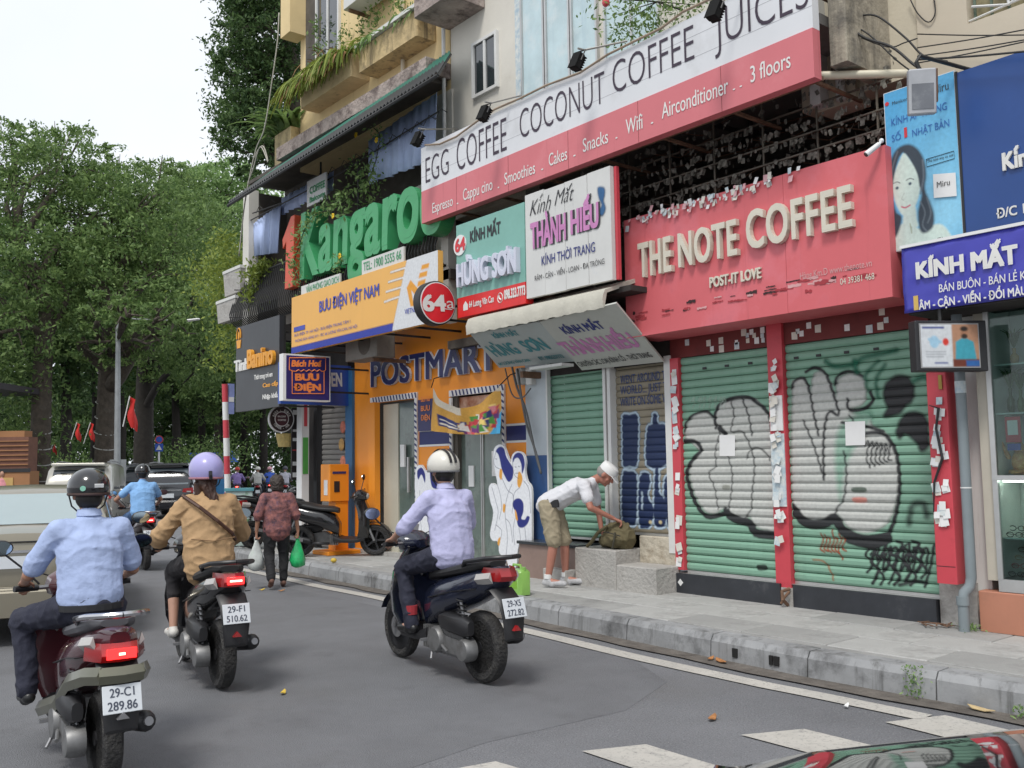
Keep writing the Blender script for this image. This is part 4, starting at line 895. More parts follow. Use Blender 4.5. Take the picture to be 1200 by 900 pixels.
# lean-to corrugated roof
t = thing('lean_to_roof', 'long corrugated metal lean-to roof green under its upper edge over the balcony', 'roof', (7, 14, 6.8))
o0, o1 = atX(267, 238, 6.75), atX(513, 84, 6.75); i0, i1 = atX(325, 197, 7.75), atX(528, 60, 7.75)
grn = M('green_corrugated', (.05, .19, .145), .5, var=.15, vs=3, dirt=[((.04, .07, .06), 3, .58, .6)]); gry = M('grey_corrugated', (.06, .063, .066), .6, var=.2, vs=3, dirt=[((.05, .05, .05), 3, .5, .7)])
def corr(f0, f1, mat_):
    mb_ = MB(); n_ = 150; rings = []
    for i in range(n_+1):
        t_ = i/n_; A = i0.lerp(i1, t_); B = o0.lerp(o1, t_); dz = .022*(1 if i % 2 else -1)
        P, Q = A.lerp(B, f0), A.lerp(B, f1)
        rings.append([(P.x, P.y, P.z+dz), (Q.x, Q.y, Q.z+dz), (Q.x, Q.y, Q.z+dz+.008), (P.x, P.y, P.z+dz+.008)])
    mb_.loft(rings); return mb_
corr(0, .5, 0).build('upper_sheet', grn, t); corr(.49, 1, 0).build('lower_sheet', gry, t)
mb = MB()
for i in range(9):
    A = i0.lerp(i1, i/8)-Vector((0, 0, .05)); B = o0.lerp(o1, i/8)-Vector((0, 0, .05)); mb.tube([A, B], .02)
mb.tube([o0-Vector((0, 0, .05)), o1-Vector((0, 0, .05))], .025); mb.tube([i0.lerp(o0, .5)-Vector((0, 0, .06)), i1.lerp(o1, .5)-Vector((0, 0, .06))], .025)
mb.each('rafter', iron, t)
# blue tarpaulins
tarp = M('blue_tarpaulin', (.46, .56, .82), .6, var=.12, vs=3, dirt=[((.5, .6, .78), 4, .58, .5)], streak=((.12, .18, .36), 9, .56, .6))
def tarpaulin(label, quadpx, X_, n_=26):
    t_ = thing('tarpaulin', label, 'tarpaulin', (X_, 13, 6)); q = [atX(x, y, X_) for x, y in quadpx]   # tl bl br tr
    rings = []
    for i in range(n_+1):
        a = i/n_; A = q[0].lerp(q[3], a); B = q[1].lerp(q[2], a); dx = .03*sin(i*2.3)+.02*sin(i*.9)
        rings.append([(A.x+dx*.5, A.y, A.z), ((A.x+B.x)/2+dx, (A.y+B.y)/2, (A.z+B.z)/2), (B.x+dx*1.3, B.y, B.z)])
    V_ = [p_ for r_ in rings for p_ in r_]; F_ = []
    for i in range(n_):
        for k_ in range(2): F_.append((i*3+k_, (i+1)*3+k_, (i+1)*3+k_+1, i*3+k_+1))
    o = MB().add(V_, F_).build('sheet', tarp, t_, fix=False); s_ = o.modifiers.new('s', 'SOLIDIFY'); s_.thickness = .006; o.data.shade_smooth(); return t_
tarpaulin('narrow blue tarpaulin hanging next to the white column', [(297, 262), (298, 300), (327, 296), (330, 238)], XB+.08)
tarpaulin('wide pale blue tarpaulin hanging under the roof left of the white wall', [(432, 165), (432, 216), (512, 186), (513, 108)], XB+.08)
tarpaulin('short dark blue tarpaulin rolled between the two hanging ones', [(330, 232), (330, 252), (392, 222), (392, 200)], XB+.14)
mb = MB(); 
for (a, b) in (((294, 258), (395, 205)), ((395, 205), (515, 130)), ((296, 250), (330, 238))):
    mb.tube([atX(*a, XB+.02), atX(*b, XB+.02)], .012, 5)
for i in range(16):
    u_ = 300+i*14; v_ = 250-i*7.3; A = atX(u_, v_, XB+.03); mb.tube([A, A+Vector((0, -.15, .12)), A+Vector((0, -.3, .02))], .006, 4)
for x in (376, 420): mb.tube([atX(x, 190, XB+.04), atX(x, 262, XB+.04)], .02, 6)
mb.build('ironwork', iron, bal)
t = thing('sign', 'small white and green sign hanging among the balcony vines', 'sign', (XB, 14, 5.9))
q = [atX(*p_, XB-.05) for p_ in ((361, 212), (361, 241), (383, 234), (382, 204))]
MB().box(XB-.07, XB-.04, min(p_.y for p_ in q), max(p_.y for p_ in q), min(p_.z for p_ in q)+.02, max(p_.z for p_ in q)-.02).build('board', whitep, t)
grl = M('green_letter', (.05, .3, .13), .5); wtext('lettering', 'COFFEE', grl, t, XB-.075, (363, 226), (381, 221), (363, 218), bold=.02); wtext('lettering', 'Balcony', grl, t, XB-.075, (363, 236), (381, 231), (363, 230), bold=.02)
# air conditioner under the balcony
t = thing('air_conditioner', 'grimy air conditioner hanging below the yellow post office board', 'air conditioner', (7.5, 12.9, 3.4))
MB().bbox(7.35, 7.7, 12.25, 13.2, 3.28, 3.75, .02).build('case', M('grimy_case', (.22, .21, .19), .7, var=.2, vs=3, dirt=[((.1, .1, .09), 3, .52, .7)]), t)
MB().lathe((7.349, 12.6, 3.52), [(.19, 0), (.17, .006)], axis=(-1, 0, 0), n=16).build('fan_grille', darkwall, t); MB().box(7.4, W, 12.4, 12.44, 3.22, 3.275).build('bracket', rust, t)

# ================================================================== SIGNS
def atP(x, y, P0, N_):
    d = ray(x, y); C0 = Vector((0, 0, CAMH)); return C0+d*((Vector(P0)-C0).dot(Vector(N_))/d.dot(Vector(N_)))
def ptext(name, s, mat_, parent, pl, l, r_, top, **kw):
    a, b, c = atP(*l, *pl), atP(*r_, *pl), atP(*top, *pl)
    n_ = Vector(pl[1]).normalized(); u = b-a; v = c-a; un = u.normalized(); v = v-un*v.dot(un); lift = kw.pop('lift', .004)
    if u.cross(v).dot(n_) < 0: n_ = -n_
    return text(name, s, mat_, parent, a+n_*lift, u, v, **kw)
def ZZ(ox, oy, s, P): return [(ox+x/s, oy+y/s) for x, y in P]
ink = M('black_ink', (.03, .03, .035), .6, var=.2); inkp = M('dark_plum_ink', (.045, .03, .05), .6, var=.1)
whl = M('white_letter', (.72, .71, .68), .5, var=.05); pinkl = M('pink_letter', (.55, .22, .45), .6, var=.12, vs=8); teal = M('teal_letter', (.05, .24, .27), .6, var=.15, vs=9)
redl = M('red_letter', (.6, .03, .04), .45); navl = M('navy_ink', (.03, .04, .2), .6)

# --- long coffee sign
t = thing('shop_sign', 'long white over pink sign reading EGG COFFEE COCONUT COFFEE JUICES', 'sign', (7.1, 8, 5.4))
XE = 7.1; a, b = YZ(493, 175, XE), YZ(955, -50, XE); c = YZ(502, 262, XE); yl = a[0]-.01; yr = 4.445; zb, zm, zt_ = 4.93, 5.38, 6.0
signw = M('sign_white_sheet', (.68, .69, .71), .5, var=.03, vs=1, dirt=[((.48, .48, .48), 1.5, .55, .5)], streak=((.36, .35, .34), 7, .63, .4))
pinks = M('faded_pink_sheet', (.62, .17, .19), .55, var=.05, vs=1.2, dirt=[((.66, .25, .27), 1.2, .52, .5)], streak=((.36, .08, .09), 6, .57, .6))
MB().box(XE, XE+.10, yr, yl, zm, zt_).build('white_panel', signw, t); MB().box(XE-.012, XE+.10, yr, yl-.02, zb, zm-.002).build('pink_panel', pinks, t)
for y in np.arange(yr+1.0, yl, 1.08): MB().box(XE-.0135, XE-.012, y, y+.004, zb, zm-.002).build('panel_joint', darkred, t)
for z in (5.58, 5.8): MB().box(XE-.0012, XE, yr, yl, z, z+.004).build('panel_joint', M('joint_grey', (.4, .4, .42), .6), t)
mb = MB()
for y in np.arange(yr+.1, yl, .9): mb.box(XE+.1, W, y, y+.03, zb+.03, zb+.06); mb.box(XE+.1, W, y, y+.03, zt_-.2, zt_-.17)
mb.box(XE+.1, XE+.13, yr, yl, zb, zb+.04); mb.box(XE+.1, XE+.13, yr, yl, zt_-.04, zt_); mb.each('support_bar', rust, t)
thin = dict(bold=-.012)
for s_, l, r_, tp in (('EGG', (499, 214.5), (526, 204), (499, 184)), ('COFFEE', (535.5, 201), (594, 176), (535.5, 163)), ('COCONUT', (609.5, 163), (709, 120), (609.5, 128)), ('COFFEE', (718.5, 110), (814, 70), (718.5, 71)), ('JUICES', (838, 56), (948, 7), (838, 12))):
    wtext('lettering', s_, inkp, t, XE-.001, l, r_, tp, **thin)
for s_, l, r_, tp in (('Espresso', (507, 250), (531, 241), (507, 238)), ('.', (535.5, 239.5), (537.5, 239), (535.5, 230)), ('Cappu cino', (543, 235.5), (577.5, 222), (543, 222)), ('.', (583.5, 221), (585.5, 220), (583.5, 211)), ('Smoothies', (591.5, 217), (627.5, 203), (591.5, 203)), ('.', (634.5, 199.5), (637, 199), (634.5, 189)),
                      ('Cakes', (643.5, 195), (665, 187), (643.5, 180)), ('.', (672, 183.5), (675, 183), (672, 173)), ('Snacks', (683.5, 179), (713, 167), (683.5, 163)), ('.', (721.5, 163), (724, 162), (721.5, 152)), ('Wifi', (734, 158), (753.5, 150.5), (734, 140)), ('.', (763, 145.5), (766, 144.5), (763, 134)),
                      ('Airconditioner', (776, 139.5), (854, 109), (776, 121)), ('.', (859, 106), (862, 105), (859, 96)), ('.', (867, 102.5), (870, 101.5), (867, 92)), ('3 floors', (880, 97.5), (927, 78.5), (880, 78))):
    wtext('lettering', s_, whl, t, XE-.013, l, r_, tp, bold=.008)
# conduit along the top, spotlights on arms
cx = thing('conduit', 'brown wavy conduit running along the top of the long coffee sign', 'cable', (XE, 8, 6.05))
P = [(498, 170), (515, 169), (535, 160), (558, 143), (580, 128), (610, 115), (640, 100), (680, 85), (712, 64), (740, 50), (775, 33), (800, 14), (830, 0), (860, -14)]
MB().tube([atX(x, y, XE-.03) for x, y in P], .013, 6).build('conduit_run', cablew, cx, smooth=True)
lampblk = M('lamp_black', (.010, .010, .010), .85, spec=.2)
lab = ['above the letters EGG', 'above the first word COFFEE', 'above the letters NUT', 'above the word JUICES at the top edge']
for i, (x, y, ex, ey) in enumerate(((489, 163, 537, 151), (567, 133, 610, 112), (676, 72, 735, 48), (838, 12, 880, -12))):
    c0 = atX(x, y, 6.72); e0 = atX(ex, ey, W-.05 if i == 0 else XE+.1)
    sp = thing('spotlight', 'black ribbed spotlight on an arm '+lab[i], 'spotlight', c0, 'black spotlights over the long sign')
    up = Vector((.1, -.05, .12)); MB().tube([e0, c0+Vector((.12, 0, .16)), c0+Vector((.02, 0, .15))], .011, 6).build('arm', M('galvanised_arm', (.3, .29, .27), .5, .5), sp)
    rt = Matrix.Rotation(R(22), 3, 'Y')@Matrix.Rotation(R(8), 3, 'X')
    MB().obox(c0, .07, .12, .18, rt).build('case', lampblk, sp, bevel=.01)
    mb = MB()
    for k in range(6): mb.obox(c0+rt@Vector((.05, 0, -.075+.03*k)), .04, .11, .008, rt)
    mb.obox(c0+rt@Vector((-.038, 0, 0)), .008, .13, .19, rt); mb.build('fins', lampblk, sp)
    MB().tube([c0+rt@Vector((0, -.07, 0)), c0+rt@Vector((0, -.07, .13)), c0+rt@Vector((0, .07, .13)), c0+rt@Vector((0, .07, 0))], .008, 5).build('yoke', blackp, sp)

# --- THE NOTE COFFEE
t = thing('shop_sign', 'big faded pink red box sign reading THE NOTE COFFEE with peeling notes', 'sign', (7.5, 5.6, 3.6)); nt_ = t
XN = 7.5; y0, y1, z0, z1 = 4.055, 7.17, 2.975, 4.30
MB().box(XN, W-.03, y0, 5.09-.003, z0, z1).build('panel', pinkred, t); MB().box(XN+.004, W-.03, 5.09+.003, y1, z0, z1).build('panel', pinkred, t)
cl = M('cream_letter', (.64, .60, .50), .5, var=.05, vs=5, dirt=[((.4, .34, .26), 5, .62, .4)])
for s_, l, r_, tp in (('THE', (752, 326.5), (791, 318), (752, 287)), ('NOTE', (799, 314), (868, 299), (799, 275)), ('COFFEE', (879, 294), (1003, 265), (879, 250))):
    wtext('letter', s_, cl, t, XN-.002, l, r_, tp, ext=.055, bold=.018, split=True, lift=0, space=1.08)
wtext('lettering', 'POST-IT LOVE', cl, t, XN-.002, (833, 338), (893, 325.5), (833, 326), ext=.02, bold=.02, lift=0)
fade = M('faded_letter', (.62, .33, .33), .6, var=.1)
for s_, l, r_, tp in (('Hàng Km.D www.thenote.vn', (938, 329), (1022, 310.5), (938, 321)), ('04 39381 468', (985, 335), (1025, 326), (985, 327.5))): wtext('lettering', s_, fade if s_[0] == 'H' else cl, t, XN-.001, l, r_, tp, bold=.005)
# torn black adhesive strips near the lower edge and paper notes stuck along the top
blkpeel = M('black_peeling', (.04, .02, .02), .8); redpeel = M('dark_scar', (.35, .04, .05), .8)
for i in range(46):
    y = rng.uniform(y0+.1, y1-.1); z = z0+.22+rng.normal(0, .035)+.02*(y1-y)/3; w_ = rng.uniform(.03, .16); h_ = rng.uniform(.006, .028)
    n_ = 7; top = [(y+w_*(k/n_-.5), z+h_*rng.uniform(.3, 1)) for k in range(n_+1)]; bot = [(y+w_*(k/n_-.5), z-h_*rng.uniform(.2, .8)) for k in range(n_, -1, -1)]
    MB().quad(*[(XN-.001-.0001*i, a_, b_) for a_, b_ in top+bot]).build('peeled_strip', [blkpeel, redpeel, redpeel, fade][i % 4], t, fix=False)
notem = [paper, paperb, whitep, M('pink_note', (.62, .36, .38), .8, var=.2, vs=20)]
def notes(parent, X, ya, yb, zf, n_, smin=.03, smax=.06, name='paper_note'):
    mes = []
    for i in range(n_):
        y = rng.uniform(ya, yb); z = zf(y)+rng.normal(0, .03); a = rng.uniform(smin, smax)*.5; b = a*rng.uniform(1, 1.9); th = rng.normal(0, .12); tx = rng.uniform(-.03, .02); xx = X-.002-rng.uniform(0, .02)
        q = [(xx+(tx if v < 0 else 0)+rng.uniform(-.005, .005), y+u*cos(th)-v*sin(th), z+u*sin(th)+v*cos(th)) for u, v in ((-a, -b), (a, -b), (a, b), (-a, b))]
        MB().quad(*q).build(name, notem[rng.integers(0, 4)], parent, fix=False)
notes(t, XN, 5.2, y1-.05, lambda y: z1-.03, 70, .022, .048); notes(t, XN, 5.4, 7.0, lambda y: z1-.09, 22, .02, .042); notes(t, XN, 4.9, 5.2, lambda y: z1-.03, 3)
# balcony behind: rails hung with paper notes
t = thing('balcony_railing', 'iron balcony rails hung with countless paper notes above the pink sign', 'railing', (7.85, 6, 4.4), None)
mb = MB()
for z in (4.38, 4.56, 4.74, 5.0): mb.tube([(7.85, 4.05, z+.02), (7.85, 8.3, z)], .011, 5)
for y in np.arange(4.3, 8.3, .62): mb.box(7.86, 7.875, y, y+.016, 3.42, 5.4)
mb.build('rails', M('pale_rail', (.13, .115, .09), .6, var=.4), t)
V_, F_, mi = [], [], []
for zr, n_ in ((4.38, 230), (4.56, 230), (4.74, 200), (4.88, 160), (5.0, 160), (5.15, 120), (5.28, 90)):
    for i in range(n_):
        y = rng.uniform(4.1, 8.2); a = rng.uniform(.009, .024); b = a*rng.uniform(1, 1.8); z = zr-b+rng.normal(0, .015); x = 7.83+rng.uniform(-.02, .05)+(rng.uniform(0, 1.2) if i % 3 == 0 else 0); th = rng.normal(0, .4); ph = rng.normal(0, .5)
        b0 = len(V_)
        for u, v in ((-a, -b), (a, -b), (a, b), (-a, b)): V_.append((x+u*sin(ph), y+(u*cos(th)-v*sin(th))*cos(ph), z+u*sin(th)+v*cos(th)))
        F_.append((b0, b0+1, b0+2, b0+3))
me = npmesh('hanging_notes', np.array(V_)-np.array(gbase(t)), F_); nn = M('aged_notes', (.08, .068, .052), .9, var=.6, vs=25, two=(.30, .29, .25)); o = link('hanging_notes', me, t, nn); o['kind'] = 'stuff'
mb = MB()
for i in range(26):
    y = rng.uniform(4.2, 8); z = rng.uniform(4.6, 5.45); x = rng.uniform(8.1, 9.8); mb.tube([(x, y, z), (x+.1, y-.3, z-.1), (x+.2, y-.7, z+.05)], .006, 4)
for k in range(3): mb.tube([(9.0+.3*k, 4.1, 5.3), (8.7, 8, 5.45-.1*k)], .01, 4)
mb.build('strings', rust, t)
for i, y in enumerate((5.1, 6.3, 7.4)):
    f = thing('ceiling_fan', ['dark ceiling fan under the balcony soffit above the word COFFEE', 'dark ceiling fan under the soffit above the word NOTE', 'dark ceiling fan at the left end of the balcony'][i], 'fan', (8.7, y, 5.4), 'balcony ceiling fans')
    MB().cyl((8.7, y, 5.3), (8.7, y, 5.52), .03).build('rod', iron, f); MB().lathe((8.7, y, 5.26), [(.05, 0), (.1, .02), (.1, .06), (.04, .09)], n=14).build('motor', blackp, f)
    for k in range(3):
        th = k*2.09+i; MB().obox((8.7+.33*cos(th), y+.33*sin(th), 5.29), .5, .1, .008, Matrix.Rotation(th, 3, 'Z')).build('blade', blackp, f)

# --- optician boards
t = thing('shop_sign', 'green board with red strip and raised white HÙNG SƠN letters', 'sign', (7.1, 9, 4))
XH = 7.1; gb = M('sea_green_board', (.20, .42, .36), .5, var=.05, dirt=[((.3, .48, .42), 1.5, .6, .4)])
MB().box(XH, XH+.12, 8.41, 9.80, 3.77, 4.735).build('green_panel', gb, t); MB().box(XH-.004, XH+.12, 8.41, 9.78, 3.51, 3.768).build('red_panel', M('bright_red_board', (.66, .02, .02), .4), t); MB().box(XH+.12, 7.6, 8.45, 8.5, 3.6, 4.6).build('bracket', rust, t)
wtext('lettering', 'KÍNH MẮT', ink, t, XH-.001, (551, 284), (587, 274), (551, 271), bold=.03)
wtext('letter', 'HÙNG SƠN', M('lavender_letter', (.60, .62, .72), .5, var=.06), t, XH-.002, (540, 336.5), (610, 320), (540, 311), ext=.07, bold=.034, split=True, lift=0)
MB().lathe((XH-.001, *YZ(539.5, 287.5, XH)), [(.135, 0), (.135, .012)], axis=(-1, 0, 0), n=24).build('badge', whitep, t, smooth=True)
wtext('lettering', '64', redl, t, XH-.014, (533.5, 296), (545.5, 293), (533.5, 281), bold=.03)
wtext('lettering', '64 Lương Văn Can', whl, t, XH-.006, (550, 361.5), (579, 353), (550, 354), bold=.02); wtext('lettering', '098.323.7773', whl, t, XH-.006, (591, 351.5), (616, 345), (591, 341), bold=.04)
y, z = YZ(546, 360, XH); MB().quad((XH-.006, y+.05, z-.04), (XH-.006, y+.05, z+.03), (XH-.006, y, z+.08), (XH-.006, y-.05, z+.03), (XH-.006, y-.05, z-.04)).build('house_mark', whl, t, fix=False)
y, z = YZ(586.5, 349, XH); MB().tube([(XH-.006, y+.05*cos(q), z+.06*sin(q)) for q in np.linspace(0, 6.28, 14)], .006, 4).build('phone_mark', whl, t); MB().tube([(XH-.006, y+.02, z+.03), (XH-.006, y+.02, z-.0), (XH-.006, y-.02, z-.03)], .012, 4).build('phone_mark', whl, t)
t = thing('shop_sign', 'weathered white wooden board painted with pink THÀNH HIẾU letters', 'sign', (7.1, 7.8, 4.1))
plm = M('peeling_white_plank', (.62, .62, .60), .7, var=.05, vs=3, dirt=[((.45, .5, .58), 4, .62, .5)], streak=((.16, .17, .2), 14, .62, .7))
ys_ = [6.97, 7.33, 7.70, 8.06, 8.40]
for a, b in zip(ys_[:-1], ys_[1:]): MB().box(XH+rng.uniform(0, .004), XH+.06, a+.003, b-.003, 3.56+rng.uniform(-.008, .008), 4.80+rng.uniform(-.01, .01)).build('plank', plm, t)
MB().box(XH+.055, XH+.10, 6.93, 6.966, 3.56, 4.8).build('edge', redm, t)
scr = dict(bold=-.01, shear=.45)
wtext('lettering', 'Kính', ink, t, XH-.002, (621, 254), (646, 244.5), (621, 236), **scr); wtext('lettering', 'Mắt', ink, t, XH-.002, (650, 242), (673, 233), (650, 224), **scr)
wtext('letter_shadow', 'THÀNH', ink, t, XH-.002, (624.5, 295.5), (665.5, 278.5), (624.5, 266), bold=.04); wtext('lettering', 'THÀNH', pinkl, t, XH-.004, (622, 295), (663.5, 278), (622, 266), bold=.035)
wtext('letter_shadow', 'HIẾU', ink, t, XH-.002, (671.5, 277.5), (704, 264), (671.5, 250), bold=.04); wtext('lettering', 'HIẾU', pinkl, t, XH-.004, (669, 277), (702, 263.5), (669, 250), bold=.035)
wtext('lettering', 'KÍNH THỜI TRANG', navl, t, XH-.002, (635, 314), (697.5, 292), (635, 303), bold=.01); wtext('lettering', 'RÂM - CẬN - VIỄN - LOẠN - ĐA TRÒNG', ink, t, XH-.002, (627, 332), (708.5, 306), (627, 326), bold=.0)
ops = [('poly', toYZ(XH, ZZ(600, 220, 7.5, [(755, 0), (810, 0), (815, 60), (805, 110), (822, 180), (800, 240), (775, 240), (765, 200), (790, 150), (765, 90)]), True), '2C5C8A', 0, .015)]
sheet('paint_patch', t, wallplace(XH-.003), 6.98, 7.4, 4.2, 4.79, .012, ops)
# bracket boxes behind the two boards
MB().box(7.25, W, 6.85, 9.8, 3.44, 3.5).build('support_shelf', dark, t)

# --- awning with hanging sign panels
t = thing('awning', 'beige canvas awning with two painted panels hanging under its front edge', 'awning', (7.1, 8.2, 3.3))
canv = M('beige_canvas', (.50, .48, .41), .85, var=.07, vs=4, dirt=[((.3, .28, .23), 2.5, .55, .6)], bump=.2, bs=14)
rings = []
for i in range(41):
    y = 7.02+(9.47-7.02)*i/40; wv = .012*sin(i*1.3)+.008*sin(i*3.1); rings.append([(7.0+wv, y, 3.25+.006*sin(i*2)), (6.99+wv*.4, y, 3.36), (7.03, y, 3.45), (7.5, y, 3.62), (7.52, y, 3.58), (7.06, y, 3.42), (7.02+wv*.5, y, 3.26)])
MB().loft(rings).build('valance', canv, t, smooth=True)
P0 = Vector((7.03, 8, 3.27)); P1 = Vector((7.72, 8, 2.86)); Nn = (P1-P0).cross(Vector((0, 1, 0))).normalized()
if Nn.x > 0: Nn = -Nn
pan = M('sign_panel_grey', (.50, .51, .47), .6, var=.05, dirt=[((.38, .38, .34), 2, .55, .5)])
def tilt_panel(pix, th, off):
    q = [atP(x, y, P0+Nn*off, Nn) for x, y in pix]; mb_ = MB(); mb_.add(q+[p_-Nn*th for p_ in q], [(0, 1, 2, 3), (7, 6, 5, 4), (0, 4, 5, 1), (1, 5, 6, 2), (2, 6, 7, 3), (3, 7, 4, 0)]); return mb_
tilt_panel(((551, 391.5), (585, 431), (681, 423), (631, 377)), .02, 0).build('panel', M('sign_panel_blue_grey', (.42, .46, .45), .6, var=.05, dirt=[((.3, .33, .32), 2, .55, .5)]), t)
tilt_panel(((632, 377), (682, 434), (778, 424), (722, 355.5)), .02, .004).build('panel', pan, t)
pl1_ = (P0+Nn*.0005, Nn); pl2_ = (P0+Nn*.0045, Nn)
Z5 = lambda x, y: (540+x/5, 340+y/5)
ptext('lettering', 'KÍNH MẮT', teal, t, pl1_, Z5(205, 282), Z5(350, 262), Z5(180, 256), bold=.03)
ptext('lettering', 'HÙNG', teal, t, pl1_, Z5(212, 390), Z5(362, 368), Z5(165, 328), bold=.034); ptext('lettering', 'SƠN', teal, t, pl1_, Z5(402, 362), Z5(532, 343), Z5(355, 298), bold=.034)
ptext('lettering', '64 LƯƠNG VĂN CAN', teal, t, pl1_, Z5(232, 440), Z5(412, 416), Z5(220, 424), bold=.02); ptext('lettering', 'ĐT: 0983237773', teal, t, pl1_, Z5(470, 410), Z5(610, 394), Z5(458, 390), bold=.02)
ptext('lettering', 'KÍNH MẮT', navl, t, pl2_, Z5(618, 258), Z5(852, 222), Z5(590, 215), bold=.03)
ptext('lettering', 'THÀNH', pinkl, t, pl2_, Z5(645, 385), Z5(878, 352), Z5(590, 308), bold=.034); ptext('lettering', 'HIẾU', pinkl, t, pl2_, Z5(895, 352), Z5(1062, 328), Z5(835, 272), bold=.034)
ptext('lettering', 'CHUYÊN CÁC LOẠI KÍNH CỔ - THỜI TRANG', ink, t, pl2_, Z5(705, 448), Z5(1130, 390), Z5(686, 420), bold=.015)
MB().tube([(7.05, 9.45, 3.27), (W, 9.45, 3.0)], .012).build('arm', iron, t); MB().tube([(7.05, 7.05, 3.27), (W, 7.05, 3.0)], .012).build('arm', iron, t)
MB().box(7.7, W, 9.2, 9.26, 2.72, 2.8).build('bracket', rust, t); MB().box(7.55, 7.75, 8.3, 8.9, 2.78, 2.815).build('batten', whiteold, t)

# --- post office board
t = thing('shop_sign', 'yellow orange post office board with blue BƯU ĐIỆN VIỆT NAM letters', 'sign', (6.95, 12, 4)); XP = 6.95
q = [YZ(x, y, XP) for x, y in ((339, 352), (344.5, 413), (514, 377), (512, 291))]; yl = (q[0][0]+q[1][0])/2; yr = q[2][0]; zt2 = (q[0][1]+q[3][1])/2; zb2 = (q[1][1]+q[2][1])/2
yob = M('yellow_orange_sheet', (.78, .42, .10), .5, var=.03, vs=1, streak=((.68, .36, .1), 6, .55, .5))
MB().box(XP, XP+.08, yr, yl, zb2, zt2).build('board', yob, t)
D = lambda L_: [YZ(x, y, XP) for x, y in L_]
y6 = lambda x, y: (240+x/3.75, 260+y/3.75)
ops = [('poly', [(yr-.05, zb2-.05)]+D([y6(823, 480), y6(890, 160)])+[(YZ(*y6(890, 160), XP)[0], zt2+.1), (yr-.05, zt2+.1)], 'D4D6D8', 0), ('poly', [(yl+.1, zb2-.1), (yl+.1, zb2+.10), (YZ(*y6(828, 440), XP)[0], zb2+.11), (YZ(*y6(822, 480), XP)[0], zb2-.1)], '2B3A9A', 0)]
for a, b in (((818, 222), (880, 202)), ((808, 265), (872, 245)), ((798, 308), (862, 288)), ((790, 352), (852, 330))): ops.append(('line', D([y6(*a), y6(*b)]), 'E0E0DC', .014, .01))
for P in ([(955, 190), (988, 180), (984, 202), (950, 212)], [(945, 225), (980, 214), (976, 238), (940, 248)], [(938, 262), (972, 250), (968, 274), (934, 286)], [(888, 290), (905, 255), (960, 320), (940, 340), (908, 300), (920, 370), (905, 372)]): ops.append(('poly', D([y6(*p_) for p_ in P]), 'E09A30', 0, .008))
sheet('print', t, wallplace(XP-.003), yr, yl, zb2, zt2, .014, ops)
blet = M('blue_letter', (.05, .07, .38), .5)
wtext('lettering', 'BƯU ĐIỆN VIỆT NAM', blet, t, XP-.004, (374.3, 367.5), (444.5, 344.5), (374.3, 355), bold=.02)
wtext('lettering', 'VIETNAM POST', blet, t, XP-.006, (474.5, 369), (503, 361), (474.5, 363), bold=.01)
MB().box(XP-.008, XP-.002, *sorted((YZ(*y6(393, 465), XP)[0], YZ(*y6(441, 455), XP)[0])), YZ(*y6(400, 483), XP)[1], YZ(*y6(400, 463), XP)[1]).build('blue_tab', blet, t)
for i, (l, r_) in enumerate((((395, 508), (640, 440)), ((398, 532), (670, 462)))): wtext('lettering', ['BƯU ĐIỆN TP. HÀ NỘI - BƯU ĐIỆN TRUNG TÂM 1', 'PHÒNG BÁN HÀNG KV1 - ĐC: 66 LƯƠNG VĂN CAN, HÀ NỘI'][i], blet, t, XP-.004, y6(*l), y6(*r_), y6(l[0], l[1]-12))
mb = MB()
for y in np.arange(yr+.2, yl, .8): mb.box(XP+.08, W, y, y+.03, zb2+.05, zb2+.08); mb.box(XP+.08, XP+.11, y, y+.03, zb2, zt2)
mb.each('support_bar', iron, t)
for i, (s_, qd, l, r_, tp) in enumerate((('VĂN PHÒNG GIAO DỊCH', ((353, 337), (398, 341.5), (398, 319)), (359, 343.5), (397, 331), (359, 336)), ('TEL: 1900 5555 66', ((424, 306.5), (473, 302.5), (471, 288.5)), (426, 319), (470.5, 302), (426, 309)))):
    t = thing('shop_sign', ['narrow white strip sign reading VĂN PHÒNG GIAO DỊCH above the yellow board', 'narrow white strip sign with TEL number above the yellow board'][i], 'sign', (XP, 12, 4.7))
    Xs = XP+.03; a = YZ(*qd[0], Xs); b = YZ(*qd[1], Xs); c = YZ(*qd[2], Xs)
    MB().box(Xs, Xs+.03, b[0], a[0], min(zt2+.005, b[1]), (a[1]+c[1])/2).build('board', whiteold, t); wtext('lettering', s_, grl, t, Xs-.001, l, r_, tp, bold=.015)

# --- Kangaroo letters
XK = 7.2
t = thing('letter_sign', 'giant raised green Kangaroo letters with a red figure 1 on the balcony', 'sign', (XK, 13, 5)); kg = M('kangaroo_green', (.055, .33, .13), .4, var=.06, dirt=[((.09, .4, .18), 1.5, .55, .4)])
p = [YZ(*z_, XK) for z_ in ((338, 339), (333, 338), (343, 252), (349, 250), (345, 338))]
rd = M('orange_red_letter', (.62, .09, .04), .45, var=.06)
a, b = YZ(336, 338, XK), YZ(342, 338, XK)
ya, yb_ = YZ(334, 337, XK)[0], YZ(341, 337, XK)[0]; zz0, zz1 = YZ(337, 338, XK)[1], YZ(344, 252, XK)[1]
MB().prism([(ya+.02, zz0), (yb_-.05, zz0), (yb_-.12, zz1), (yb_+.02, zz1), (ya+.12, zz1-.35), (ya+.10, zz1-.52), (ya-.03, zz1-.42)], XK, XK+.26, 'x').build('letter', rd, t, bevel=.01)
wtext('letter', 'Kangaroo', kg, t, XK, (351, 333), (520, 262), (353, 258), ext=.22, bold=.026, shear=.08, split=True, lift=-.22, space=1.04, res=7)
mb = MB(); a, b = atX(340, 300, XK+.28), atX(512, 250, XK+.28)
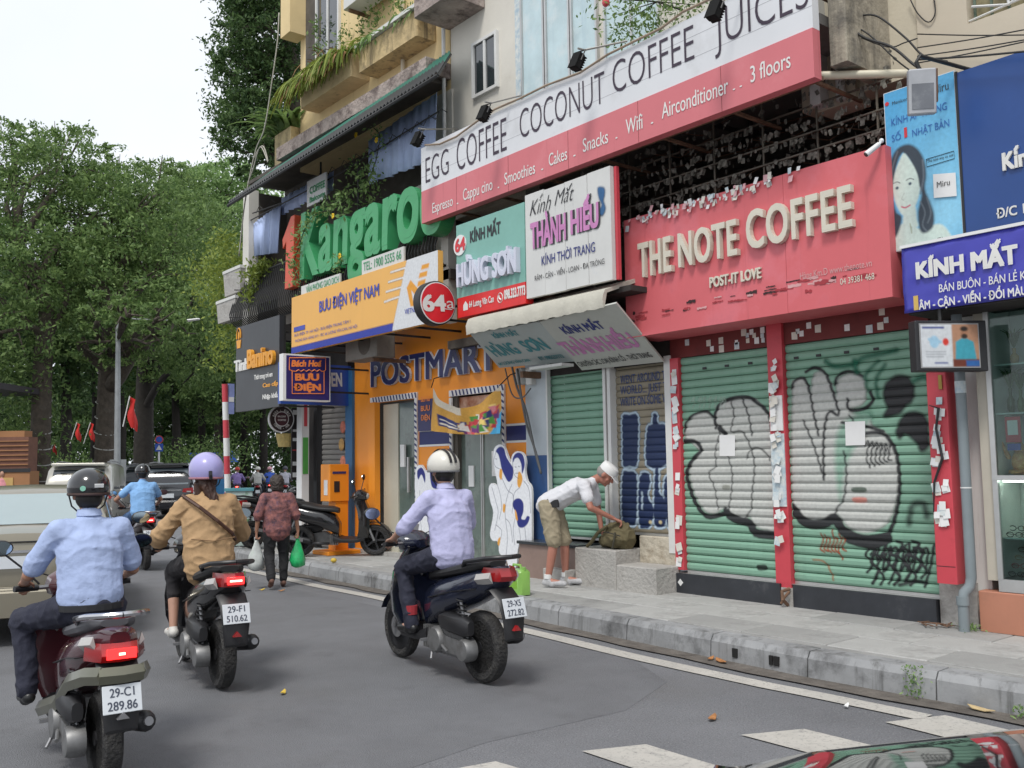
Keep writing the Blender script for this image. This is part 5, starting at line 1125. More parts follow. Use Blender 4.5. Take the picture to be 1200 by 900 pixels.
for dz in (-.3, .3): mb.tube([a+Vector((0, 0, dz)), b+Vector((0, 0, dz))], .018, 5)
mb.each('support_bar', iron, t)

# --- black Banino board
XB2 = 6.98; q = [YZ(x, y, XB2) for x, y in ((275, 387), (278, 481), (328, 478), (326.5, 367))]; yl = (q[0][0]+q[1][0])/2; yr = (q[2][0]+q[3][0])/2; zb3 = (q[1][1]+q[2][1])/2; zt3 = (q[0][1]+q[3][1])/2
t = thing('shop_sign', 'black board with white and orange Banino letters at the far corner', 'sign', (XB2, 15.5, 3.5))
MB().box(XB2, XB2+.08, yr, yl, zb3, zt3).build('board', M('charcoal_board', (.035, .037, .042), .4, var=.15, vs=2, streak=((.07, .075, .085), 6, .56, .6)), t)
orl = M('amber_letter', (.75, .33, .03), .45)
z6 = lambda x, y: (265+x/6, 360+y/6)
wtext('letter', 'Tinh', whl, t, XB2-.002, z6(65, 460), z6(165, 435), z6(65, 385), ext=.03, bold=.034, lift=0, split=True); wtext('letter', 'Banino', orl, t, XB2-.002, z6(167, 438), z6(350, 395), z6(167, 312), ext=.06, bold=.034, lift=0, split=True)
wtext('lettering', 'Thời trang trẻ em', whl, t, XB2-.002, z6(198, 512), z6(328, 486), z6(198, 480), bold=.034); wtext('lettering', 'Cao cấp', orl, t, XB2-.002, z6(258, 568), z6(367, 545), z6(258, 540), bold=.034); wtext('lettering', 'Nhập khẩu', whl, t, XB2-.002, z6(257, 652), z6(370, 628), z6(257, 620), bold=.034)
y, z = YZ(*z6(92, 225), XB2)
MB().tube([(XB2-.01, y+.09*cos(a_), z+.05+.15*sin(a_)) for a_ in np.linspace(-.3, 3.4, 12)], .012, 5).build('crest', orl, t); MB().prism([(y+.10, z-.02), (y-.10, z-.02), (y-.07, z-.17), (y+.07, z-.17)], XB2-.012, XB2-.002, 'x').build('crest', orl, t); MB().ell((XB2-.008, y, z+.06), .01, .035, .08, 8, 6).build('crest', orl, t)
mb = MB(); mb.box(XB2+.08, W, yr+.02, yr+.05, zb3, zb3+.03); mb.box(XB2+.08, W, yr+.02, yr+.05, zt3-.3, zt3-.27); mb.box(XB2+.08, XB2+.12, yr, yr+.04, zb3, zt3); mb.box(XB2+.08, W, yl-.05, yl-.02, zt3-.2, zt3-.17); mb.each('support_bar', iron, t)

# --- projecting signs facing the street
def ywall(x, y, Y): p_ = atY(x, y, Y); return p_.x, p_.z
YB = 13.6; x0, z1 = ywall(332, 414, YB); x1, z0 = ywall(387, 471, YB)
t = thing('projecting_sign', 'square navy Bách Hoá BƯU ĐIỆN sign with white rim facing the street', 'sign', (x0, YB, z0))
MB().box(x0, x1, YB, YB+.14, z0, z1).build('case', whitep, t); nb = M('navy_face', (.028, .02, .13), .4); MB().box(x0+.05, x1-.02, YB-.006, YB-.001, z0+.025, z1-.025).build('face', nb, t)
pl = ((0, YB-.007, 0), (0, -1, 0)); orb = M('orange_ink', (.85, .24, .06), .45)
ptext('lettering', 'Bách Hoá', orb, t, pl, z6(458, 418), z6(672, 418), z6(458, 375), bold=.045, shear=.2, lift=.002)
ptext('lettering', 'BƯU', orb, t, pl, z6(485, 516), z6(655, 516), z6(485, 470), bold=.045, lift=.002); ptext('lettering', 'ĐIỆN', orb, t, pl, z6(475, 588), z6(668, 588), z6(475, 542), bold=.045, lift=.002)
mb = MB(); PP = [z6(*p_) for p_ in ((463, 450), (463, 608), (687, 608), (687, 450))]; mb.tube([Vector((*[0]*0, atY(*p_, YB).x, YB-.008, atY(*p_, YB).z)) for p_ in PP], .008, 4)
sc_ = [(443, 440), (443, 356), (698, 356), (698, 440), (690, 448), (672, 452), (655, 440), (637, 452), (620, 440), (600, 452), (582, 440), (562, 452), (545, 440), (525, 452), (508, 440), (488, 452), (468, 450), (443, 440)]
mb.tube([Vector((atY(*z6(*p_), YB).x, YB-.008, atY(*z6(*p_), YB).z)) for p_ in sc_], .008, 4); mb.build('outline', orb, t)
MB().box(x1, W, YB+.05, YB+.08, z1-.2, z1-.17).build('bracket', iron, t); MB().box(x1, W, YB+.05, YB+.08, z0+.15, z0+.18).build('bracket', iron, t)
YD = 14.25; x0, z1 = ywall(329, 424, YD); z0 = ywall(330, 473, YD)[1]
t = thing('projecting_sign', 'plain blue sign board with pale letters behind the navy square sign', 'sign', (x0, YD, z0))
MB().box(x0, W-.0, YD, YD+.1, z0, z1).build('board', M('royal_blue_board', (.02, .07, .33), .4), t)
ptext('lettering', 'MEN GARDEN', M('pale_blue_letter', (.5, .56, .62), .5), t, ((0, YD-.001, 0), (0, -1, 0)), (333, 453), (401, 453), (333, 437), bold=.034)
YR = 9.95; c = atY(513, 355, YR)
t = thing('projecting_sign', 'round red sign with the white number 64a facing the street', 'sign', c)
MB().lathe((c.x, YR, c.z), [(.275, 0), (.29, .01), (.29, .14), (.275, .15)], axis=(0, 1, 0), n=40).build('rim', blackp, t, smooth=True)
MB().lathe((c.x, YR-.001, c.z), [(.272, -.006), (.272, .0)], axis=(0, 1, 0), n=40).build('white_ring', whitep, t); MB().lathe((c.x, YR-.008, c.z), [(.258, -.004), (.258, .0)], axis=(0, 1, 0), n=40).build('face', M('bright_red_face', (.68, .02, .03), .35), t)
pl = ((0, YR-.013, 0), (0, -1, 0)); y6b = lambda x, y: (240+x/3.75, 260+y/3.75)
ptext('lettering', '64', whl, t, pl, y6b(958, 392), y6b(1062, 394), y6b(958, 322), bold=.034); ptext('lettering', 'a', whl, t, pl, y6b(1064, 380), y6b(1097, 381), y6b(1064, 330), bold=.0)
MB().box(c.x-.01+.1, c.x+.22, YR-.016, YR-.013, c.z-.075, c.z-.065).build('underline', whl, t); MB().tube([(c.x+.28, YR+.07, c.z), (W, YR+.07, c.z)], .02).build('bracket', iron, t)
YC = 15.7; c = atY(330, 491, YC)
t = thing('projecting_sign', 'small round dark brown coffee sign below the black board', 'sign', c)
MB().lathe((c.x, YC, c.z), [(.245, 0), (.245, .05)], axis=(0, 1, 0), n=32).build('disc', whitep, t); MB().lathe((c.x, YC-.001, c.z), [(.225, -.004), (.225, 0)], axis=(0, 1, 0), n=32).build('brown_face', M('dark_brown_face', (.03, .018, .018), .5), t)
MB().lathe((c.x, YC-.006, c.z), [(.138, -.003), (.138, 0)], axis=(0, 1, 0), n=28).build('inner_ring', whitep, t); MB().lathe((c.x, YC-.010, c.z), [(.122, -.003), (.122, 0)], axis=(0, 1, 0), n=28).build('inner_face', M('maroon_face', (.07, .02, .03), .5), t)
for i, ch in enumerate('COFFEE - HUB'):
    if ch == ' ': continue
    a_ = R(215+i*9.6); o_ = Vector((c.x+.165*cos(a_), YC-.009, c.z+.165*sin(a_))); 
    e = Vector((-sin(a_), 0, cos(a_))); v = Vector((-cos(a_), 0, -sin(a_))); wd = .026
    text('lettering', ch, whl, t, o_+e*(-wd/2)-v*.02, e*(wd if ch != '-' else .015), v*.04, bold=.02)
for i, ch in enumerate('BEER - JUICE'):
    if ch == ' ': continue
    a_ = R(160-i*12.5); o_ = Vector((c.x+.165*cos(a_), YC-.009, c.z+.165*sin(a_))); e = Vector((sin(a_), 0, -cos(a_))); v = Vector((cos(a_), 0, sin(a_)))
    text('lettering', ch, whl, t, o_-e*.013-v*.02, e*(.026 if ch != '-' else .015), v*.04, bold=.02)
for dz in (.03, -.035): text('lettering', 'BALCONY' if dz > 0 else 'COFFEE', whl, t, (c.x-.08, YC-.014, c.z+dz), (.16, 0, 0), (0, 0, .03), bold=.03)
MB().tube([(c.x, YC+.02, c.z+.24), (c.x, YC+.02, c.z+.36), (W, YC+.02, c.z+.36)], .012).build('bracket', iron, t)
t = thing('menu_board', 'narrow dark menu board with white tags hanging beside the round coffee sign', 'sign', (7.5, 15.75, 2))
a, b = atY(342, 478, 15.75), atY(354, 562, 15.75); MB().box(a.x, b.x, 15.75, 15.78, b.z, a.z).build('board', M('menu_black', (.03, .025, .025), .5), t)
for zf, hh in ((.03, .12), (.3, .06), (.42, .08), (.58, .03), (.75, .1), (.9, .12)):
    z = a.z+(b.z-a.z)*zf; MB().box(a.x+.02, b.x-.02, 15.742, 15.749, z-hh*.7, z).build('tag', whitep if zf != .58 else redm, t)
t = thing('bamboo_lamp', 'small yellow bamboo shade hanging under the round coffee sign', 'lamp', atY(335, 516, 16)); c = atY(336, 516, 16)
MB().lathe((c.x, 16, c.z), [(.15, -.12), (.2, .12)], n=14).build('shade', M('bamboo', (.5, .38, .14), .7, var=.3, vs=18), t)

# --- Miru poster
XM = 7.6
t = thing('poster_board', 'tall light blue eyewear poster of a dark haired woman beside the blue board', 'poster', (XM, 3.8, 3.4)); y0, y1, z0, z1 = 3.475, 4.10, 3.375, 4.79
MB().box(XM+.002, XM+.06, y0, y1, z0, z1).build('board', whitep, t)
Pm = lambda L_, sm=True: toYZ(XM, ZZ(1020, 80, 4.09, L_), sm, True, 4)
Lm = lambda L_: toYZ(XM, ZZ(1020, 80, 4.09, L_), True, False, 4)
SK, HR = 'CFE0D6', '3A4550'
ops = [('poly', [(3.4, 3.3), (4.2, 3.3), (4.2, 4.9), (3.4, 4.9)], '55A8D8', 0), ('ell', (3.62, 3.95, .3, .5), '86CBEA', 0, .25, .8), ('ell', (3.6, 3.6, .3, .25), '9AD4EC', 0, .2, .7),
       ('poly', Pm([(118, 870), (120, 800), (150, 745), (200, 745), (240, 770), (330, 745), (380, 790), (400, 860), (300, 880), (180, 890)]), SK, 0, .01),
       ('poly', Pm([(92, 520), (100, 440), (130, 385), (180, 364), (225, 385), (258, 440), (268, 510), (262, 580), (290, 650), (305, 700), (300, 760), (260, 790), (235, 770), (228, 690), (245, 610), (230, 560), (215, 500), (160, 400), (125, 470), (120, 540), (115, 600), (108, 620), (98, 590)]), HR, 0, .012),
       ('poly', Pm([(108, 640), (125, 690), (150, 712), (140, 770), (120, 810), (112, 780)]), HR, 0, .012),
       ('poly', Pm([(108, 560), (118, 500), (140, 440), (162, 405), (190, 440), (225, 500), (238, 560), (230, 620), (205, 680), (180, 705), (150, 700), (122, 650), (110, 600)]), SK, 0, .008), ('poly', Pm([(165, 690), (212, 660), (222, 720), (225, 760), (160, 750)]), SK, 0, .01),
       ('line', Lm([(100, 500), (118, 440), (155, 395), (165, 400)]), HR, .012, .008), ('line', Lm([(168, 395), (205, 440), (232, 500), (243, 560)]), HR, .014, .008),
       ('ell', YZ(*ZZ(1020, 80, 4.09, [(128, 574)])[0], XM)+(.014, .013), '3C5060', 0, .005), ('ell', YZ(*ZZ(1020, 80, 4.09, [(190, 553)])[0], XM)+(.014, .013), '3C5060', 0, .005), ('line', Lm([(110, 552), (128, 545), (142, 550)]), '55585C', .0035, .004), ('line', Lm([(172, 537), (190, 528), (208, 533)]), '55585C', .0035, .004),
       ('line', Lm([(162, 600), (150, 625), (160, 632)]), 'A9B8AE', .003, .004), ('line', Lm([(150, 664), (168, 668), (190, 656)]), 'C4566E', .006, .004), ('line', Lm([(190, 745), (198, 790), (196, 760)]), 'A0A890', .004, .004), ('line', Lm([(240, 640), (262, 690), (250, 750), (270, 780)]), '6C7780', .005, .006), ('line', Lm([(270, 620), (290, 690), (275, 740)]), '6C7780', .005, .006), ('line', Lm([(250, 440), (255, 520), (240, 600)]), '707C86', .006, .008), ('line', Lm([(130, 400), (108, 470), (102, 540)]), '707C86', .005, .008)]
sheet('print', t, wallplace(XM), y0+.006, y1-.006, z0+.006, z1-.006, .0065, ops)
zm = lambda x, y: (1020+x/4.09, 80+y/4.09); bl2 = M('poster_blue_ink', (.03, .13, .42), .6)
wtext('lettering', 'KÍNH ÁP TRÒNG', bl2, t, XM-.001, zm(102, 275), zm(368, 200), zm(102, 240), bold=.0); wtext('lettering', 'SỐ', bl2, t, XM-.001, zm(104, 352), zm(148, 342), zm(104, 320)); wtext('lettering', '1', redl, t, XM-.001, zm(164, 334), zm(178, 330), zm(164, 284), bold=0)
wtext('lettering', 'NHẬT BẢN', bl2, t, XM-.001, zm(202, 325), zm(380, 282), zm(202, 290)); wtext('lettering', 'Miru', ink, t, XM-.001, zm(302, 125), zm(376, 100), zm(302, 84), bold=.0); wtext('lettering', 'Menicon', ink, t, XM-.001, zm(105, 175), zm(180, 156), zm(105, 158))
wtext('lettering', 'The new way to see', ink, t, XM-.001, zm(274, 450), zm(398, 424), zm(274, 436)); wtext('lettering', 'FDA', ink, t, XM-.001, zm(324, 832), zm(352, 827), zm(324, 812), bold=.01)
bx = [atX(*zm(*p_), XM-.004) for p_ in ((268, 436), (400, 396), (403, 432), (271, 472), (268, 436))]; MB().tube(bx, .0025, 4).build('box_outline', ink, t)
q = [atX(*zm(*p_), XM-.012) for p_ in ((300, 508), (408, 500), (414, 612), (304, 622))]; MB().quad(*q).build('taped_card', whitep, t, fix=False); wtext('lettering', 'Miru', ink, t, XM-.014, zm(320, 572), zm(382, 560), zm(320, 543), bold=.0)
y, z = YZ(*zm(80, 172), XM); MB().lathe((XM-.002, y, z), [(.018, 0), (.018, .002)], axis=(-1, 0, 0), n=12).build('roundel', redl, t)

# --- blue boards at the right
t = thing('shop_sign', 'large plain dark blue board with white Kính letters at the right edge', 'sign', (XM, 2.5, 4)); y1 = 3.455
MB().box(XM, XM+.1, .6, y1, 3.40, 4.76).build('board', M('deep_blue_board', (.018, .065, .24), .35, var=.06, vs=2, dirt=[((.03, .09, .3), 2, .6, .4)]), t)
MB().box(XM-.006, XM+.1, y1, y1+.02, 3.39, 4.77).build('edge', blackp, t)
a = YZ(1175, 197, XM); wtext('letter', 'Kính Mắt', whl, t, XM-.001, (1176, 198), (1262, 183), (1176, 178), ext=.02, bold=.03, lift=0, split=True); wtext('lettering', 'Đ/C 1: 64 Lương Văn Can', whl, t, XM-.002, (1168, 254), (1330, 226), (1168, 243), bold=.02)
t = thing('banner', 'creased violet blue banner reading KÍNH MẮT under the dark blue board', 'banner', (7.5, 3, 3.1)); XV = 7.5
n1, n2 = 46, 12; V_ = []
for j in range(n2+1):
    for i in range(n1+1):
        y = 3.955-(3.955-1.6)*i/n1; v = j/n2; z = 2.815+.55*v+.0*(3.955-y)
        V_.append((XV+.014*mnoise.noise(Vector((y*5+v*4, v*2.2, 1)))+.008*mnoise.noise(Vector((y*13-v*9, v*6, 4))), y, z))
F_ = [(j*(n1+1)+i, j*(n1+1)+i+1, (j+1)*(n1+1)+i+1, (j+1)*(n1+1)+i) for j in range(n2) for i in range(n1)]
o = MB().add(V_, F_).build('cloth', M('violet_blue_vinyl', (.055, .055, .40), .32, var=.06), t, fix=False); o.data.shade_smooth(); s_ = o.modifiers.new('s', 'SOLIDIFY'); s_.thickness = .004; s_.offset = 1
zv = lambda x, y: (1030+x/4.5, 250+y/4.5)
wtext('lettering', 'KÍNH', whl, t, XV-.02, zv(197, 345), zv(452, 310), zv(197, 262), bold=.045); wtext('lettering', 'MẮT', whl, t, XV-.02, zv(487, 302), zv(738, 266), zv(487, 210), bold=.045)
wtext('lettering', 'BÁN BUÔN - BÁN LẺ KÍNH', whl, t, XV-.02, zv(318, 415), zv(860, 338), zv(318, 372), bold=.01, shear=.05); wtext('lettering', 'ÂM - CẬN - VIỄN - ĐỔI MÀU - TRÒNG', whl, t, XV-.02, zv(212, 502), zv(1010, 405), zv(212, 460), bold=.02)
MB().box(XV-.012, XV-.006, *sorted((YZ(*zv(188, 500), XV)[0], YZ(*zv(212, 500), XV)[0])), 2.83, 2.95).build('yellow_patch', M('ochre_patch', (.6, .4, .1), .6), t)
MB().box(XV-.02, XV+.0, 1.6, 3.96, 3.365, 3.39).build('top_batten', whitep, t); MB().box(XV+.02, W, 1.6, 3.93, 2.80, 3.36).build('box_behind', dark, t)
# light box with the bearded man advert
c = atX(1113, 405, 7.45)
t = thing('light_box', 'black light box with a pale advert hanging under the violet banner', 'light box', c)
rt = Matrix.Rotation(R(56), 3, 'Z')    # faces the street and a little towards the walker
def lb(u, v, d): return c+rt@Vector((-d, u, v))
MB().obox(c+rt@Vector((.06, -.02, 0)), .11, .60, .41, rt).build('case', blackplast, t, bevel=.008)
MB().obox(c+rt@Vector((.0, 0, 0)), .006, .50, .36, rt).build('rim', M('aged_rim', (.3, .3, .3), .5), t)
def lbplace(U, V2): return np.array([lb(u, v, .0045) for u, v in zip(U, V2)])
o_ = [('poly', [(-.3, -.3), (.3, -.3), (.3, .3), (-.3, .3)], 'CFD3D6', 0), ('poly', [(-.3, -.3), (-.02, -.3), (-.02, .3), (-.3, .3)], 'B08468', 0), ('poly', [(-.22, -.12), (-.04, -.12), (-.05, .03), (-.12, .07), (-.2, .03)], '3E9CAE', 0), ('ell', (-.125, .10, .032, .045), 'A5765A', 0), ('ell', (-.125, .135, .033, .02), '2B211C', 0), ('ell', (-.125, .075, .026, .02), '33261F', 0), ('poly', [(-.25, -.17), (-.02, -.17), (-.02, -.11), (-.25, -.11)], '6A3020', 0), ('poly', [(-.25, -.17), (-.13, -.17), (-.13, -.12), (-.25, -.12)], '2A5FA0', 0),
      ('ell', (.035, .03, .026, .03), 'D23A2C', 0), ('ell', (.13, .03, .04, .05), '9FC6DC', 0), ('line', [(.08, .03), (.17, .05)], '9FC6DC', .012), ('line', [(.05, .145), (.22, .145)], '3A4A8A', .008), ('line', [(.04, -.05), (.2, -.05)], 'A0A4AA', .004), ('line', [(.04, -.07), (.2, -.07)], 'A0A4AA', .004), ('line', [(.06, -.09), (.2, -.09)], 'A0A4AA', .004), ('line', [(.03, -.14), (.13, -.14)], '3A4A8A', .006)]
sheet('advert', t, lbplace, -.24, .24, -.17, .17, .008, o_)
MB().tube([c+rt@Vector((.12, 0, .2)), c+rt@Vector((.12, 0, .32))], .015).build('hanger', iron, t)

# --- flood light, camera, pipe and cables
c = atX(1080, 108, 7.15)
t = thing('floodlight', 'grey square floodlight hanging from a pole in front of the blue poster', 'floodlight', c)
rt = Matrix.Rotation(R(42), 3, 'Z')@Matrix.Rotation(R(-8), 3, 'Y')
lm = M('floodlight_grey', (.42, .43, .45), .45, .2)
MB().obox(c, .07, .21, .36, rt).build('case', lm, t, bevel=.012); MB().obox(c+rt@Vector((-.037, 0, -.04)), .006, .165, .2, rt).build('lens', M('floodlight_lens', (.16, .17, .19), .25, dirt=[((.3, .31, .32), 8, .55, .5)]), t)
MB().tube([c+Vector((0, 0, .17)), c+Vector((-.02, .02, .25)), c+Vector((.0, .0, .3)), atX(1160, 88, W-.1)], .016, 6).build('arm', iron, t)
MB().obox(c+rt@Vector((.02, -.12, .05)), .03, .012, .26, rt).build('bracket', rust, t)
c = atX(1022, 174, 7.42); t = thing('security_camera', 'small white security camera on the top right corner of the pink sign', 'camera', c)
a_, b_ = atX(1015, 181, 7.36), atX(1030, 169, 7.44); MB().cyl(a_, b_, .026, .022, n=12).build('body', whitep, t, smooth=True); MB().cyl(a_-(b_-a_)*.06, a_, .02, .02).build('lens', blackp, t); MB().tube([b_, atX(1033, 165, 7.5)], .012).build('mount', whitep, t); MB().ell(atX(1033, 165, 7.49), .022, .022, .022, 8, 6).build('joint', whitep, t, smooth='all')
t = thing('pipe', 'cream plastic pipe jutting level between the coffee sign and the floodlight', 'pipe', atX(1010, 88, 7.3)); a_, b_ = atX(962, 88.5, 7.35), atX(1066, 86, 7.75)
MB().cyl(a_, b_, .037, n=16).build('tube', M('cream_pvc', (.6, .55, .42), .45, var=.06), t, smooth=True); MB().cyl(a_+(a_-b_)*.004, a_+(b_-a_)*.002, .028, n=14).build('bore', blackp, t)
def cable(label, P, X_, r_=.008, m_=None, sag=0, n_=12, group='loose cables on the facade'):
    pts_ = [atX(x, y, xx) for (x, y), xx in zip(P, X_ if isinstance(X_, (list, tuple)) else [X_]*len(P))]; q = smooth_pts([tuple(p_) for p_ in pts_], False, 5)
    o = MB().tube([Vector(p_) for p_ in q], r_, 5).build('cable', m_ or cablem, None, smooth='all'); tag(o, label, 'cable', group)
cable('thick black cable looping from the dirty box to the beige wall', [(1000, 20), (1010, 18), (1030, 20), (1062, 45), (1082, 65), (1110, 72)], 7.6, .009)
cable('black cable drooping across the stained balcony box', [(972, 25), (1000, 40), (1040, 55), (1060, 50), (1075, 45)], 7.55, .006)
cable('thin black cable hanging in a loop on the beige wall', [(1065, -5), (1075, 15), (1088, 26), (1096, 15), (1094, -5)], 8.0, .006)
for i, (y_0, y_1) in enumerate(((40, 41), (56, 34), (66, 46), (74, 48), (70, 60))): cable(['level thin line over the beige wall at right', 'upper slanting line over the beige wall', 'middle slanting line over the beige wall', 'lower slanting line above the blue board', 'lowest line just above the blue board'][i], [(1075, y_0), (1140, (y_0+y_1)/2+1), (1205, y_1)], 7.9-.1*i, .006+.003*(i == 4))
cable('bundle of black cables sloping from the long sign to the floodlight', [(972, 24), (990, 30), (1015, 45), (1045, 55), (1070, 75), (1090, 88)], 7.5, .012)
cable('brown wire curling beside the pilaster', [(985, -5), (975, 15), (990, 28), (998, 10), (1003, -4)], 7.8, .006)
cable('thin wire under the cream pipe', [(972, 30), (1010, 35), (1050, 70), (1070, 85)], 7.55, .007)
wires_m = M('pale_rope', (.42, .4, .34), .8)
cable('long pale rope hanging down beside the yellow house', [(327, 15), (325, 50), (318, 100), (310, 150), (300, 175), (292, 210), (286, 245), (280, 300)], 7.0, .012, wires_m)
cable('looped pale rope end below the yellow house corner', [(298, 185), (303, 175), (309, 172), (314, 190), (305, 172), (296, 200), (290, 215)], 7.0, .012, wires_m)
for i, P in enumerate(([(606, 432), (612, 470), (618, 500), (628, 530), (634, 555)], [(600, 430), (606, 455), (616, 480), (626, 525), (632, 548)], [(592, 432), (600, 462), (612, 466), (622, 455)])):
    cable(['thick grey cable hanging down the orange wall to the blue pillar', 'second grey cable hanging beside it on the orange wall', 'short cable looping under the awning end'][i], P, 7.9, .016 if i < 2 else .01, M('grey_cable', (.12, .12, .12), .6))
t = thing('meter_box', 'pair of small white electric boxes under the left end of the awning', 'meter', (7.9, 9.6, 2.8))
for x_ in (607, 619): a_ = atX(x_, 440, 7.92); MB().bbox(7.92, W, a_.y-.06, a_.y+.06, a_.z-.12, a_.z+.1, .01).build('box', whiteold, t)

# ================================================================== SCOOTERS
tyrem = M('tyre_rubber', (.032, .031, .031), .85, var=.2, vs=10, dirt=[((.10, .095, .085), 9, .52, .6)], bump=.4, bs=50)
rimm = M('wheel_rim', (.06, .06, .065), .4, .6); enginem = M('engine_cast', (.22, .22, .22), .5, .6, var=.2, vs=12, dirt=[((.06, .05, .045), 8, .52, .6)])
chrome = M('chrome', (.6, .6, .62), .18, 1.0, var=.05); dullsteel = M('dull_steel', (.3, .3, .31), .45, .7, var=.15)
plate = M('number_plate', (.62, .65, .68), .4, var=.05); plateink = M('plate_ink', (.05, .06, .09), .5)
redlit = M('tail_lamp_lit', (1, .02, .02), .3, emit=2.2, var=.02); redoff = M('tail_lamp_red', (.30, .01, .012), .2, coat=.6, var=.1); hot = M('brake_lamp_core', (1, .25, .18), .3, emit=6, var=.02)
amber = M('clear_indicator', (.42, .40, .38), .2, coat=.5); seatm = M('seat_vinyl', (.018, .018, .019), .55, var=.15, vs=30)
mirror = M('mirror_glass', (.5, .6, .65), .04, 1.0, var=.02)
def ringz(y, hw, z0, z1, n=12, p=2.6, zc=None):
    zc = (z0+z1)/2; h = (z1-z0)/2; o = []
    for i in range(n):
        a = 2*pi*i/n; c, s = cos(a), sin(a); o.append((hw*math.copysign(abs(c)**(2/p), c), y, zc+h*math.copysign(abs(s)**(2/p), s)))
    return o
def wheel(mb_t, mb_r, y, r, wd, spokes=5, x=0, steer=0):
    pr = [(r*.70, -wd*.42), (r*.88, -wd*.5), (r*.97, -wd*.32), (r, 0), (r*.97, wd*.32), (r*.88, wd*.5), (r*.70, wd*.42)]
    return pr
def scooter(label, body, plate_txt, lit=True, trim=None, group=None, seatc=None, rail=None, wr=.25, wb=.61, detail=True, name='scooter', shield_in=None, topbox=False):
    t = thing(name, label, 'scooter', (0, 0, 0), group)
    for yy, wn in ((-wb, 'rear_wheel'), (wb, 'front_wheel')):
        wd = .105 if yy < 0 else .085
        pr = [(wr*.72, -wd*.40), (wr*.88, -wd*.5), (wr*.97, -wd*.34), (wr, 0), (wr*.97, wd*.34), (wr*.88, wd*.5), (wr*.72, wd*.40), (wr*.72, -wd*.40)]
        o = MB().lathe((0, yy, wr), pr, axis=(1, 0, 0), n=32).build(wn, tyrem, t, smooth=True)
        mb = MB().lathe((0, yy, wr), [(wr*.74, -.035), (wr*.74, .035), (wr*.64, .03), (wr*.64, -.03), (wr*.74, -.035)], axis=(1, 0, 0), n=28)
        for k in range(5):
            a = k*2*pi/5; mb.obox((0, yy+wr*.36*cos(a), wr+wr*.36*sin(a)), .035, wr*.66, .03, Matrix.Rotation(a, 3, 'X'))
        mb.cyl((-.05, yy, wr), (.05, yy, wr), .04); mb.build('rim', rimm, o)
        if yy > 0: MB().lathe((-.05, yy, wr), [(.09, -.003), (.09, .003)], axis=(1, 0, 0), n=20).build('brake_disc', dullsteel, o)
    S = wb/.61
    # rear cowl and seat
    rg = [(-.93, .05, .77, .85), (-.86, .105, .71, .87), (-.70, .15, .62, .85), (-.45, .175, .52, .795), (-.2, .17, .44, .745), (-.02, .155, .36, .68), (.05, .12, .32, .56)]
    MB().loft([ringz(y*S, hw, a, b, 14) for y, hw, a, b in rg]).build('rear_cowl', body, t, smooth=True)
    sg = [(-.80, .07, .86, .90), (-.74, .12, .835, .91), (-.5, .145, .78, .875), (-.25, .145, .74, .815), (-.05, .125, .71, .80), (.04, .08, .69, .77)]
    MB().loft([ringz(y*S, hw, a, b, 14, 3) for y, hw, a, b in sg]).build('seat', seatc or seatm, t, smooth=True)
    rm_ = rail or blackplast
    mb = MB()
    for s in (-1, 1): mb.tube([(s*.11, -.5*S, .83), (s*.155, -.60*S, .89), (s*.15, -.86*S, .93), (s*.08, -.96*S, .94), (0, -.975*S, .94)], .017, 8)
    mb.build('grab_rail', rm_, t, smooth=True)
    if trim:
        for s in (-1, 1):
            V = [(s*.10, -.98*S, .645), (s*.155, -.86*S, .63), (s*.185, -.6*S, .56), (s*.19, -.3*S, .40), (s*.2, 0, .32), (s*.2, .2, .27)]
            MB().loft([[(x, y, z-.045), (x+s*.02, y, z), (x, y, z+.045), (x-s*.03, y, z)] for x, y, z in V]).build('side_trim', trim, t, smooth=True)
        MB().loft([[(x, y, .60), (x, y-.02, .645), (x, y, .685), (x, y+.03, .64)] for x, y in ((-.11, -.975*S), (0, -1.0*S), (.11, -.975*S))]).build('rear_trim', trim, t, smooth=True)
    # tail lamp
    z0 = .70 if trim else .765
    w2 = .15 if trim else .12
    o = MB().loft([[(x, y, z0), (x, y-.02, z0+.035), (x*.97, y+.01, z0+.095), (x*.9, y+.06, z0+.05)] for x, y in ((-w2, -.80*S), (-w2*.6, -.925*S), (0, -.955*S), (w2*.6, -.925*S), (w2, -.80*S))]).build('tail_light', redoff if not lit else redoff, t, smooth=True)
    if lit:
        MB().obox((0, -.965*S-.008, z0+.045), w2*.95, .02, .05).build('lamp', redlit, o); MB().obox((0, -.965*S-.02, z0+.045), w2*(.2 if trim else .7), .006, .012).build('bulb', hot, o)
    for s in (-1, 1): MB().loft([[(s*.13, -.74*S, .73), (s*.168, -.74*S, .77), (s*.15, -.74*S, .81)], [(s*.10, -.88*S, .75), (s*.135, -.88*S, .79), (s*.12, -.88*S, .83)]]).build('indicator', amber, t)
    # mudguard and number plate
    mg = [(-.62, .66, .10), (-.84, .70, .105), (-.94, .63, .10), (-.99, .50, .095), (-.99, .36, .08)]
    MB().loft([[(-w_, y*S, z), (-w_*.8, y*S-.012, z+.012), (w_*.8, y*S-.012, z+.012), (w_, y*S, z), (w_*.8, y*S+.015, z-.01), (-w_*.8, y*S+.015, z-.01)] for y, z, w_ in mg]).build('mudguard', blackplast, t, smooth=True)
    rt = Matrix.Rotation(R(-18), 3, 'X'); c = Vector((0, -.985*S-.018, .525 if trim else .585))
    pb = MB().obox(c, .19, .006, .14, rt).build('number_plate', plate, t, bevel=.003)
    if plate_txt:
        for k, s_ in enumerate(plate_txt):
            wd_ = .024*len(s_); O = c+rt@Vector((-wd_/2, -.005, .01 if k == 0 else -.055)); text('lettering', s_, plateink, pb, O, Vector((wd_, 0, 0)), rt@Vector((0, 0, .044)), bold=.015)
